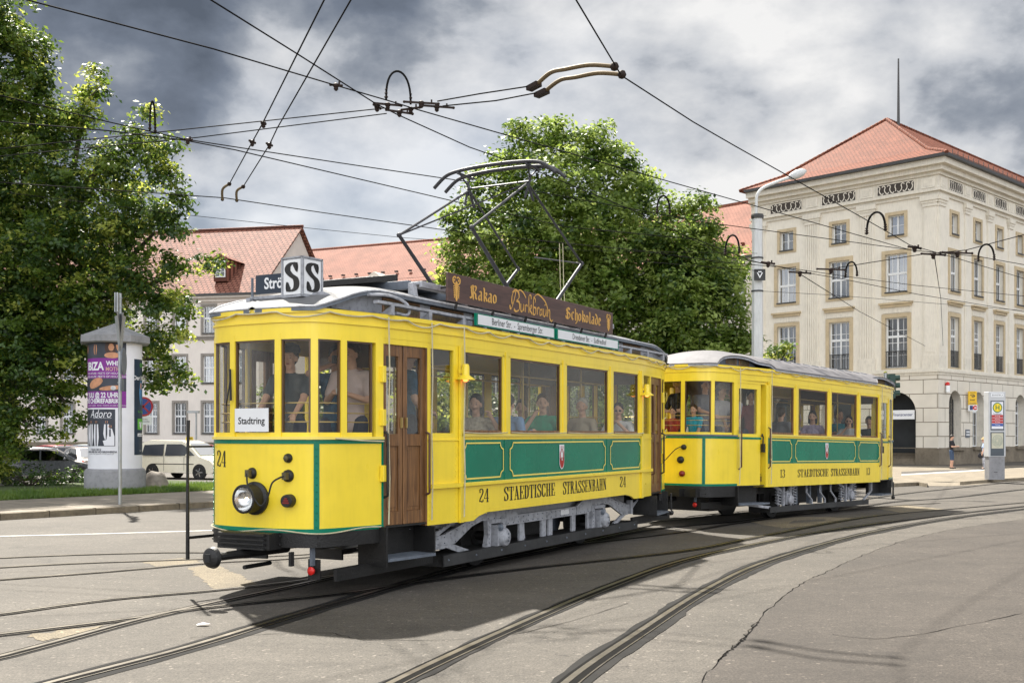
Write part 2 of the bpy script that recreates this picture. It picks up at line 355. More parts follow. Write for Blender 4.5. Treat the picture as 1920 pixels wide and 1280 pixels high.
# blackletter, broad pen
BL = {
'K': (.72, [[(.10, .78), (.16, .96), (.30, 1.0), (.40, .9)], [(.20, .92), (.16, .6), (.2, .25), (.12, .04), (.02, .12)], [(.32, .96), (.32, .1), (.38, 0)], [(.32, .52), (.5, .62), (.60, .9), (.5, 1.0), (.38, .94)], [(.38, .5), (.54, .4), (.56, .12), (.68, .04)]]),
'a': (.44, [[(.10, .62), (.24, .68), (.32, .58), (.32, .1), (.40, .02)], [(.30, .40), (.12, .34), (.08, .12), (.16, .02), (.30, .14)]]),
'k': (.42, [[(.02, .98), (.12, .92), (.12, .08), (.2, .02)], [(.14, .5), (.28, .68), (.36, .58), (.28, .42), (.16, .38)], [(.2, .38), (.32, .2), (.40, .02)]]),
'o': (.42, [[(.20, .70), (.08, .54), (.08, .16), (.18, .02)], [(.16, .66), (.32, .56), (.32, .16), (.20, .02)]]),
'S': (.66, [[(.52, .82), (.38, .98), (.2, .92), (.12, .76), (.24, .62), (.46, .52), (.56, .34), (.46, .1), (.26, 0), (.08, .1), (.06, .26)], [(.3, .9), (.26, .7)], [(.3, .5), (.24, .26), (.3, .06)], [(.10, .46), (.16, .5), (.2, .4)]]),
'c': (.34, [[(.28, .60), (.20, .70), (.08, .56), (.08, .16), (.18, .02), (.30, .12)]]),
'h': (.42, [[(.02, .98), (.12, .92), (.12, .08), (.18, .02)], [(.14, .56), (.28, .68), (.34, .54), (.34, .0), (.24, -.24), (.12, -.28)]]),
'l': (.26, [[(.02, .98), (.12, .92), (.12, .10), (.22, .02)]]),
'd': (.42, [[(.06, .98), (.22, .88), (.32, .6), (.32, .16), (.20, .02), (.08, .16), (.08, .48), (.2, .62), (.3, .56)]]),
'e': (.36, [[(.10, .34), (.26, .44), (.26, .60), (.16, .70), (.08, .56), (.08, .16), (.18, .02), (.32, .12)]]),
' ': (.3, []),
}
def black(mb, s, x0, x1, z0, z1, fn, m, T=.12, t=.035):
    tot = sum(BL[c][0] + .05 for c in s); kx = (x1 - x0) / tot; kz = z1 - z0; x = 0; ca, sa = math.cos(R(38)), math.sin(R(38))
    for c in s:
        w, st = BL[c]; f = lambda a, b, x=x: fn(x0 + (x + a) * kx, z0 + b * kz)
        for q in st: stroke(mb, crom(q, 4), lambda d: t + T * abs(d.x * sa - d.y * ca), f, m)
        x += w + .05
# ================================================================== GROUND
def asphalt(name, c, var=.16, sp=.5, crack=.5):
    m = bpy.data.materials.new(name); m.use_nodes = True; N = m.node_tree.nodes; L = m.node_tree.links; b = N['Principled BSDF']
    tc = N.new('ShaderNodeTexCoord')
    def noise(s, d=6, r=.55, sc=None):
        n = N.new('ShaderNodeTexNoise'); n.inputs['Scale'].default_value = s; n.inputs['Detail'].default_value = d; n.inputs['Roughness'].default_value = r
        if sc: mp = N.new('ShaderNodeMapping'); mp.inputs['Scale'].default_value = sc; mp.inputs['Rotation'].default_value = (0, 0, R(-60)); L.new(tc.outputs['Object'], mp.inputs[0]); L.new(mp.outputs[0], n.inputs['Vector'])
        else: L.new(tc.outputs['Object'], n.inputs['Vector'])
        return n.outputs[0]
    def rng_(x, a, b_, c0, c1):
        r = N.new('ShaderNodeMapRange'); L.new(x, r.inputs[0]); r.inputs[1].default_value = a; r.inputs[2].default_value = b_; r.inputs[3].default_value = c0; r.inputs[4].default_value = c1; return r.outputs[0]
    def mul(a, b_):
        k = N.new('ShaderNodeMath'); k.operation = 'MULTIPLY'; L.new(a, k.inputs[0]); L.new(b_, k.inputs[1]); return k.outputs[0]
    f = rng_(noise(.35, 5), .3, .7, 1 - var, 1 + var)
    f = mul(f, rng_(noise(2.2, 6), .3, .7, .90, 1.10)); f = mul(f, rng_(noise(14, 6, .8), .3, .7, .72, 1.28)); f = mul(f, rng_(noise(.9, 4, .7), .60, .72, 1, .72))
    f = mul(f, rng_(noise(55, 3, .7), .32, .68, 1 - sp * .5, 1 + sp * .5))
    f = mul(f, rng_(noise(1.3, 6, .6, (.25, 2.4, 1)), .52, .78, 1, .78))
    v = N.new('ShaderNodeTexVoronoi'); v.inputs['Scale'].default_value = 42; L.new(tc.outputs['Object'], v.inputs['Vector'])
    f = mul(f, rng_(v.outputs['Color'], .86, .97, 1, 2.4))
    vc = N.new('ShaderNodeTexVoronoi'); vc.feature = 'DISTANCE_TO_EDGE'; vc.inputs['Scale'].default_value = .33; 
    dn = N.new('ShaderNodeTexNoise'); dn.inputs['Scale'].default_value = 1.5; dn.inputs['Detail'].default_value = 6; L.new(tc.outputs['Object'], dn.inputs['Vector'])
    ad = N.new('ShaderNodeVectorMath'); ad.operation = 'ADD'; sc_ = N.new('ShaderNodeVectorMath'); sc_.operation = 'SCALE'; sc_.inputs['Scale'].default_value = 1.6
    L.new(dn.outputs['Color'], sc_.inputs[0]); L.new(tc.outputs['Object'], ad.inputs[0]); L.new(sc_.outputs[0], ad.inputs[1]); L.new(ad.outputs[0], vc.inputs['Vector'])
    ck = rng_(vc.outputs['Distance'], .0, .004, 1 - crack, 1); gate = rng_(noise(.21, 3), .5, .56, 1, 0)
    mm = N.new('ShaderNodeMath'); mm.operation = 'MAXIMUM'; L.new(ck, mm.inputs[0]); L.new(gate, mm.inputs[1]); f = mul(f, mm.outputs[0])
    sc = N.new('ShaderNodeVectorMath'); sc.operation = 'SCALE'; sc.inputs[0].default_value = c; L.new(f, sc.inputs['Scale']); L.new(sc.outputs[0], b.inputs['Base Color'])
    b.inputs['Roughness'].default_value = .78; b.inputs['Specular IOR Level'].default_value = .35
    bp = N.new('ShaderNodeBump'); bp.inputs['Strength'].default_value = .6; bp.inputs['Distance'].default_value = .012; L.new(noise(38, 4, .75), bp.inputs['Height']); L.new(bp.outputs[0], b.inputs['Normal'])
    return m
ASP = asphalt('asphalt', (.083, .073, .061), var=.2, sp=.9)
ASPD = asphalt('asphalt_brown', (.056, .047, .039), var=.18, sp=.9)
TAN = asphalt('worn_tan_patch', (.165, .135, .090), sp=1)
TAR = M('tar_band', (.017, .016, .015), .85, spec=.2, var=.35, scale=1.5, dirt=.2)
RAILM = M('rail_steel', (.16, .145, .125), .38, metal=1, var=.25, scale=2)
GROOVE = M('rail_groove', (.008, .0075, .007), .95, spec=.1)
LINEM = M('road_line_paint', (.52, .51, .48), .6, var=.2, dirt=.5)
def brick_mat(name, c1, c2, mortar, bw, bh, ms=.012, rough=.75, bump=.5, coord='Object', rot=(0, 0, 0), off=.5, var=.15, noise_s=2.0):
    m = bpy.data.materials.new(name); m.use_nodes = True; N = m.node_tree.nodes; L = m.node_tree.links; b = N['Principled BSDF']
    tc = N.new('ShaderNodeTexCoord'); mp = N.new('ShaderNodeMapping'); mp.inputs['Rotation'].default_value = rot; L.new(tc.outputs[coord], mp.inputs[0])
    t = N.new('ShaderNodeTexBrick'); t.inputs['Scale'].default_value = 1; t.inputs['Brick Width'].default_value = bw; t.inputs['Row Height'].default_value = bh
    t.inputs['Mortar Size'].default_value = ms; t.inputs['Color1'].default_value = (*c1, 1); t.inputs['Color2'].default_value = (*c2, 1); t.inputs['Mortar'].default_value = (*mortar, 1); t.offset = off
    L.new(mp.outputs[0], t.inputs['Vector'])
    n = N.new('ShaderNodeTexNoise'); n.inputs['Scale'].default_value = noise_s; n.inputs['Detail'].default_value = 7; L.new(tc.outputs[coord], n.inputs['Vector'])
    r = N.new('ShaderNodeMapRange'); L.new(n.outputs[0], r.inputs[0]); r.inputs[1].default_value = .3; r.inputs[2].default_value = .7; r.inputs[3].default_value = 1 - var; r.inputs[4].default_value = 1 + var
    sc = N.new('ShaderNodeVectorMath'); sc.operation = 'SCALE'; L.new(t.outputs['Color'], sc.inputs[0]); L.new(r.outputs[0], sc.inputs['Scale']); L.new(sc.outputs[0], b.inputs['Base Color'])
    b.inputs['Roughness'].default_value = rough; b.inputs['Specular IOR Level'].default_value = .12
    bp = N.new('ShaderNodeBump'); bp.inputs['Strength'].default_value = bump; bp.inputs['Distance'].default_value = .02; bp.invert = True; L.new(t.outputs['Fac'], bp.inputs['Height']); L.new(bp.outputs[0], b.inputs['Normal'])
    return m
PAVE = brick_mat('paving_slabs', (.27, .235, .19), (.22, .195, .16), (.09, .08, .06), .9, .6, .014, rot=(0, 0, R(-51)))
PLAZA = brick_mat('plaza_slabs', (.25, .215, .165), (.215, .185, .145), (.13, .11, .085), .6, .4, .01, rot=(0, 0, R(-40)))
KERB = M('kerb_stone', (.20, .165, .115), .8, var=.25, scale=3, bump=.5, dirt=.3)
GRASSG = M('soil_and_grass', (.05, .075, .018), .95, var=.35, scale=3, bump=.6)

def axis(lo, hi, step, far):
    a = list(np.arange(lo, hi + 1e-6, step)); d = step; x = hi
    while x < far: d *= 1.6; x += d; a.append(x)
    d = step; x = lo
    while x > -far: d *= 1.6; x -= d; a.insert(0, x)
    return a
xs = axis(-34, 34, 1, 2600); ys = axis(-6, 60, 1, 2600)
mb = MB(); mb.grid([[(x, y, G(x, y)) for x in xs] for y in ys], ASP); mb.build('ground', kind='structure')
def resample(p, n):
    p = [Vector(q[:2]) for q in p]; d = [0]
    for i in range(1, len(p)): d.append(d[-1] + (p[i] - p[i - 1]).length)
    out = []
    for k in range(n):
        t = d[-1] * k / (n - 1); i = 0
        while i < len(d) - 2 and d[i + 1] < t: i += 1
        f = (t - d[i]) / max(1e-9, d[i + 1] - d[i]); out.append(p[i].lerp(p[i + 1], min(1, f)))
    return out
def band(name, A, B, dz, m, side=0.0, sm_=None, kind='structure', n=40, k=12, **kw):
    """sheet between two ground lines; side>0 drops skirts down by that much"""
    A = resample(A, n); B = resample(B, n); P = []
    for a, b in zip(A, B): P.append([(q.x, q.y, G(q.x, q.y) + dz) for q in [a.lerp(b, j / k) for j in range(k + 1)]])
    mb = MB(); mb.grid(P, m)
    if side:
        rim = [P[i][0] for i in range(n)] + [P[-1][j] for j in range(1, k + 1)] + [P[i][-1] for i in range(n - 2, -1, -1)] + [P[0][j] for j in range(k - 1, 0, -1)]
        mb.grid([rim + [rim[0]], [(x, y, z - side) for x, y, z in rim + [rim[0]]]], sm_ or m)
    return mb.build(name, kind=kind, **kw)
def P2(*uv): return [gp(u, v) for u, v in uv]
def offs(p, w):
    p = [Vector(q[:2]) for q in p]; o = []
    for i in range(len(p)):
        d = p[min(i + 1, len(p) - 1)] - p[max(i - 1, 0)]; d.normalize(); o.append(p[i] + Vector((-d.y, d.x)) * w)
    return o
def ribbon(mb, line, w0, w1, dz, m):
    a = offs(line, w0); b = offs(line, w1)
    mb.grid([[(q.x, q.y, G(q.x, q.y) + dz) for q in a], [(q.x, q.y, G(q.x, q.y) + dz) for q in b]], m)
def smooth2(p, k=8):
    return crom([Vector(q[:2]) for q in p], k)
def rail(pts, bandw=.13, flip=1, dz=0.0):
    line = resample(smooth2(pts), 160); mb = MB(); rj = random.Random(len(pts) * 7 + int(bandw * 1000)); n = len(line)
    la = offs(line, 1.0); nn = [a - Vector(l) for a, l in zip(la, line)]; sa = 0; sb_ = 0; A = []; B = []
    for i in range(n):
        sa = sa * .7 + rj.gauss(0, .35); sb_ = sb_ * .7 + rj.gauss(0, .35); A.append(line[i] - nn[i] * bandw * (1 + .22 * sa)); B.append(line[i] + nn[i] * bandw * (.9 + .22 * sb_))
    mb.grid([[(q.x, q.y, G(q.x, q.y) + .003 + dz) for q in r] for r in (A, B)], TAR)
    ribbon(mb, line, .0, .05, .009 + dz, RAILM); ribbon(mb, line, -.06, .0, .007 + dz, GROOVE); ribbon(mb, line, .05, .08, .006 + dz, GROOVE); ribbon(mb, line, -.072, -.06, .009 + dz, RAILM)
    mb.build('tram_rail', kind='structure')
# tram frames (x = along the car, y = to the far side)
A1 = R(28.7); O1 = Vector((-1.542, 12.818, 0)); D1 = Vector((math.sin(A1), math.cos(A1), 0)); N1 = Vector((D1.y, -D1.x, 0))
A2 = R(39.8); O2 = Vector((4.027, 21.24, 0)); D2 = Vector((math.sin(A2), math.cos(A2), 0)); N2 = Vector((D2.y, -D2.x, 0))
def on1(s, n): return O1 + D1 * s + N1 * n
def on2(s, n): return O2 + D2 * s + N2 * n
def track(n, lead):
    p = lead + [on1(s, n) for s in (1.2, 2.8, 4.4)] + [on1(7.0, n) + N1 * .03] + [on2(s, n) for s in (-.4, 1.2, 2.8, 4.4)]
    return p
rail(track(.5, P2((20, 1304), (100, 1280), (350, 1215), (540, 1157), (700, 1111))) + P2((1673, 941), (1793, 932), (1920, 917), (2100, 901)), .15)
rail(track(-.5, P2((-60, 1245), (0, 1232), (120, 1200), (250, 1165), (400, 1130), (550, 1098))) + P2((1660, 930), (1790, 915), (1920, 902), (2060, 893)), .11)
rail(P2((-80, 1200), (0, 1190), (250, 1160), (370, 1141), (650, 1112), (780, 1092), (988, 1066), (1280, 1033), (1420, 1007), (1650, 966), (1795, 953), (1940, 940)), .09, dz=.001)
rail(P2((-80, 1160), (0, 1152), (200, 1125), (420, 1105), (575, 1087), (700, 1067), (900, 1040), (1260, 1000), (1400, 978), (1620, 952), (1760, 943)), .08, dz=.001)
rail(P2((960, 1400), (1068, 1280), (1200, 1187), (1330, 1104), (1440, 1053), (1600, 1006), (1760, 975), (1920, 954), (2120, 930)), .15, dz=.002)
rail(P2((640, 1345), (742, 1280), (960, 1178), (1150, 1097), (1300, 1046), (1500, 1004), (1640, 982), (1800, 962), (2000, 940)), .12, dz=.002)
rail(P2((-60, 1049), (0, 1046), (150, 1040), (300, 1036), (460, 1033), (700, 1012), (900, 990)), .07)
rail(P2((-60, 1069), (0, 1064), (150, 1056), (350, 1049), (500, 1043), (700, 1030), (1000, 1000), (1250, 966)), .07)
rail(P2((-60, 1092), (0, 1087), (200, 1072), (400, 1055), (560, 1046), (760, 1024)), .06, dz=.001)
# markings, patches, cracks
mb = MB(); ribbon(mb, smooth2(P2((-60, 1007), (0, 1005), (200, 1000), (400, 994), (700, 985))), -.06, .06, .004, LINEM); mb.build('road_line', kind='structure')
def patch(uv, j, dz):
    pts = P2(*uv); pts = [Vector(p[:2]) for p in pts]; out = []
    for i in range(len(pts)):
        a, b = pts[i], pts[(i + 1) % len(pts)]; n = max(3, int((b - a).length / .09))
        for k in range(n): q = a.lerp(b, k / n) + Vector((random.gauss(0, j), random.gauss(0, j))); out.append(q)
    mb = MB(); mb.add([(*q, G(*q) + dz) for q in out], [tuple(range(len(out)))], TAN); mb.build('road_patch', kind='structure')
patch([(352, 1064), (405, 1107), (492, 1097), (402, 1057)], .022, .002); patch([(262, 1053), (300, 1064), (380, 1056), (350, 1045)], .03, .002)
patch([(50, 1192), (75, 1202), (215, 1180), (185, 1172)], .03, .0035); patch([(1400, 978), (1470, 990), (1575, 980), (1600, 970), (1500, 968)], .03, .002); patch([(1620, 950), (1700, 962), (1780, 955), (1700, 947)], .03, .002)
edge = P2((1290, 1310), (1315, 1277), (1365, 1222), (1395, 1195), (1420, 1165), (1480, 1110), (1520, 1085), (1560, 1068), (1620, 1040), (1700, 1012), (1800, 990), (1960, 968))
# right-hand resurfaced area
mb = MB(); e2 = smooth2(edge, 4); far = [Vector((e.x + 14 * sm(i / len(e2)) + 6, e.y - 1.5)) for i, e in enumerate(e2)]
mb.grid([[(*a.lerp(b, j / 12), G(*a.lerp(b, j / 12)) + .0022) for j in range(13)] for a, b in zip(e2, far)], ASPD); mb.build('road_patch', kind='structure')
def crack(line, w=.012, j=.02):
    l = smooth2(line, 10); l = [q + Vector((random.uniform(-j, j), random.uniform(-j, j))) for q in l]; mb = MB(); 
    n = len(l); d = [offs(l, random.uniform(.3, 1) * w)[i] for i in range(n)]; vs = [(*q, G(*q) + .0052) for q in l] + [(*q, G(*q) + .0052) for q in d]
    mb.add(vs, [(i, i + 1, n + i + 1, n + i) for i in range(n - 1)], GROOVE); mb.build('road_crack', kind='structure')
crack(edge, .013)
crack(P2((1420, 1165), (1395, 1195), (1380, 1210), (1360, 1225), (1345, 1240)), .022, .012)
crack(P2((1560, 1190), (1680, 1195), (1920, 1150)), .012); crack(P2((360, 1195), (600, 1186), (700, 1200), (960, 1190), (1180, 1130)), .012)
# left pavement with kerb
k0 = gp(0, 975); k1 = gp(405, 950); kd = (k1 - k0).normalized(); kn = Vector((-kd.y, kd.x, 0))
def KL(t, w): return k0 + kd * t + kn * w
g0 = gp(0, 938, .13); g1 = gp(375, 917, .13)
PW = (g0 - k0).dot(kn); PW1 = (g1 - k0).dot(kn)
band('sidewalk', [KL(-30, .12), KL(26, .12)], [KL(-30, PW), KL(26, PW)], .13, PAVE, .2)
band('kerb', [KL(-30, 0), KL(26, 0)], [KL(-30, .125), KL(26, .125)], .125, KERB, .2, k=2, n=60)
mb = MB()
for t in np.arange(-30, 26, 1.0): a = KL(t, -.002); b = KL(t, .127); mb.bar((a.x, a.y, .065), (b.x, b.y, .065), .012, .136, GROOVE)
mb.build('kerb_joints', kind='structure')
# lawn behind it
gl0 = KL(-30, PW); gl1 = KL(11.0, PW)
band('grass_bank', [gl0, gl1], [gl0 + kn * 9, gl1 + kn * 7], .135, GRASSG, .3)
# right-hand plaza and platforms
pz = [gp(u, v) for u, v in ((1500, 925), (1620, 914), (1667, 910), (1722, 909), (1760, 912), (1825, 909), (1925, 896), (2300, 880))]
band('plaza', pz, [Vector((12, 74, 0)), Vector((20, 66, 0)), Vector((26, 62, 0)), Vector((34, 66, 0)), Vector((60, 95, 0)), Vector((75, 110, 0))], .006, PLAZA, k=30)
mb = MB()
def slab(name, pts, h, mtop, mside, label=None):
    mb = MB(); top = [(q.x, q.y, G(q.x, q.y) + h) for q in pts]; n = len(top); mb.add(top, [tuple(range(n))], mtop)
    low = [(x, y, z - h - .1) for x, y, z in top]; mb.add(top + low, [(i, (i + 1) % n, n + (i + 1) % n, n + i) for i in range(n)], mside); mb.build(name, kind='structure')
slab('platform', [gp(1560, 921), gp(1665, 913), gp(1722, 910), gp(1738, 913), gp(1735, 905), gp(1600, 907)], .13, PLAZA, KERB)
slab('platform', [gp(1800, 909), gp(1860, 904), gp(1960, 898), gp(2300, 884), gp(2300, 872), gp(1960, 878), gp(1850, 884), gp(1815, 893)], .12, PLAZA, KERB)
band('road_line', P2((1690, 889), (1920, 876)), P2((1690, 891), (1920, 878)), .012, LINEM, n=14, k=1)
band('side_street', [gp(1690, 884), gp(1980, 872)], [gp(1690, 889), gp(1980, 876)], .008, ASP, n=14, k=4)

# ================================================================== BUILDINGS
PLAST = M('cream_plaster', (.76, .71, .61), .85, var=.05, scale=.8, bump=.25, bscale=14, streak=.13, dirt=.05)
PLAST2 = M('pale_pink_plaster', (.74, .675, .61), .85, var=.05, scale=.8, bump=.2, bscale=14, streak=.08)
STONE = M('sandstone_frame', (.52, .42, .27), .8, var=.10, scale=2, dirt=.12, bump=.2)
STONEL = M('pale_stone_trim', (.72, .67, .57), .8, var=.06, scale=1.5, dirt=.12, streak=.15)
STONED = M('brown_plinth_stone', (.20, .165, .12), .85, var=.2, scale=1.2, dirt=.3, bump=.4)
STONEG = M('grey_window_surround', (.26, .235, .205), .8, var=.1)
SGR = M('sgraffito_brown', (.055, .045, .038), .8, var=.15, scale=4)
WFR = M('white_window_frame', (.72, .73, .73), .45, var=.04)
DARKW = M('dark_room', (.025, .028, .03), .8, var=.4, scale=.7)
CURT = M('white_curtain', (.55, .57, .57), .9, var=.12, scale=5)
GUT = M('dark_gutter', (.05, .05, .05), .5, var=.2)
RUST = brick_mat('rusticated_stone', (.72, .67, .575), (.69, .64, .55), (.20, .165, .12), 1.75, .86, .022, bump=.8, rot=(R(90), 0, 0), var=.07, noise_s=1.0)
TILE = brick_mat('red_roof_tiles', (.22, .074, .041), (.18, .058, .033), (.09, .028, .016), .26, .20, .024, rough=.7, bump=1.0, var=.18, noise_s=1.2)
TILE2 = brick_mat('pinkish_roof_tiles', (.30, .135, .095), (.225, .095, .068), (.10, .042, .030), .42, .33, .05, rough=.7, bump=1.0, var=.16, noise_s=1.0)
TILE3 = brick_mat('plain_roof_tiles', (.26, .108, .072), (.225, .092, .062), (.15, .06, .042), .3, .2, .02, rough=.75, bump=.6, var=.2, noise_s=.6)
class Facade:
    """local frame: a = along the wall, d = outward, z up, placed on an Empty whose +x runs along the wall and +y points into the building"""
    def __init__(s, root): s.root = root
def wall_holes(mb, x0, x1, z0, z1, holes, m, y=0.0, depth=.35, mr=None):
    """front face with rectangular openings and reveals. holes: (x0,x1,z0,z1,arch)"""
    X = sorted({x0, x1, *[h[0] for h in holes], *[h[1] for h in holes]}); Z = sorted({z0, z1, *[h[2] for h in holes], *[h[3] for h in holes]})
    X = [x for x in X if x0 <= x <= x1]; Z = [z for z in Z if z0 <= z <= z1]
    for i in range(len(X) - 1):
        for j in range(len(Z) - 1):
            cx, cz = (X[i] + X[i + 1]) / 2, (Z[j] + Z[j + 1]) / 2
            if any(h[0] < cx < h[1] and h[2] < cz < h[3] for h in holes): continue
            mb.add([(X[i], y, Z[j]), (X[i + 1], y, Z[j]), (X[i + 1], y, Z[j + 1]), (X[i], y, Z[j + 1])], [(0, 1, 2, 3)], m)
    mr = mr or m
    for h in holes:
        a, b, c, d = h[:4]; arch = len(h) > 4 and h[4]
        if arch:
            r = (b - a) / 2; cx = (a + b) / 2; zc = d - r; n = 20; arc = [(cx - r * math.cos(math.pi * i / n), zc + r * math.sin(math.pi * i / n)) for i in range(n + 1)]
            L_ = [(a, d)] ; 
            for i in range(n):
                p, q = arc[i], arc[i + 1]; mb.add([(p[0], y, p[1]), (q[0], y, q[1]), (q[0], y, d), (p[0], y, d)], [(0, 1, 2, 3)], m)
                mb.add([(p[0], y, p[1]), (q[0], y, q[1]), (q[0], y + depth, q[1]), (p[0], y + depth, p[1])], [(0, 1, 2, 3)], mr)
            mb.add([(a, y, c), (a, y, zc), (a, y + depth, zc), (a, y + depth, c)], [(0, 1, 2, 3)], mr); mb.add([(b, y, c), (b, y, zc), (b, y + depth, zc), (b, y + depth, c)], [(0, 1, 2, 3)], mr)
        else:
            mb.add([(a, y, c), (a, y, d), (a, y + depth, d), (a, y + depth, c)], [(0, 1, 2, 3)], mr); mb.add([(b, y, c), (b, y, d), (b, y + depth, d), (b, y + depth, c)], [(0, 1, 2, 3)], mr)
            mb.add([(a, y, d), (b, y, d), (b, y + depth, d), (a, y + depth, d)], [(0, 1, 2, 3)], mr)
        mb.add([(a, y, c), (b, y, c), (b, y + depth, c), (a, y + depth, c)], [(0, 1, 2, 3)], mr)
def window(parent, x0, x1, z0, z1, y=.22, nx=4, nz=4, transom=None, arch=False, fm=None, curtain=True, bars=False, th=.07):
    fm = fm or WFR; mb = MB(); w = x1 - x0; h = z1 - z0
    mb.bb(x0, x0 + th, y, y + .06, z0, z1, fm); mb.bb(x1 - th, x1, y, y + .06, z0, z1, fm); mb.bb(x0 + th, x1 - th, y, y + .06, z0, z0 + th, fm); mb.bb(x0 + th, x1 - th, y, y + .06, z1 - th, z1, fm)
    cx = (x0 + x1) / 2; mb.bb(cx - .055, cx + .055, y - .015, y + .05, z0 + th, z1 - th, fm)
    if transom: mb.bb(x0 + th, x1 - th, y - .025, y + .055, transom - .07, transom + .07, fm)
    for i in range(1, nx):
        if i * 2 == nx: continue
        x = x0 + w * i / nx; mb.bb(x - .016, x + .016, y + .005, y + .04, z0 + th, z1 - th, fm)
    for j in range(1, nz):
        z = z0 + h * j / nz
        if transom and abs(z - transom) < .2: continue
        mb.bb(x0 + th, x1 - th, y + .006, y + .041, z - .016, z + .016, fm)
    f = mb.build('window', parent)
    mb = MB(); mb.bb(x0 + .02, x1 - .02, y + .025, y + .032, z0 + .02, z1 - .02, random.choice((GLB, GLB, GLB2, GLB3))); mb.build('pane', f)
    if curtain:
        mb = MB(); n = 26
        for a, b in ((x0 + .03, x0 + w * random.uniform(.3, .48)), (x1 - w * random.uniform(.3, .48), x1 - .03)):
            mb.grid([[(a + (b - a) * i / n, y + .16 + .025 * math.sin(i * 1.9), z) for i in range(n + 1)] for z in (z0, z1)], CURT)
        mb.build('curtain', f)
    return f
def frame_trim(mb, x0, x1, z0, z1, m, w=.22, y=-.06, sill=True, t=.1):
    mb.bb(x0 - w, x0, y, y + t, z0, z1 + w, m); mb.bb(x1, x1 + w, y, y + t, z0, z1 + w, m); mb.bb(x0, x1, y, y + t, z1, z1 + w, m)
    mb.bb(x0 - w, x1 + w, y - .004, y + t, z0 - w * .8, z0, m)
    if sill: mb.bb(x0 - .02, x1 + .02, y - .06, y + .2, z0 - .06, z0 + .02, GUT)
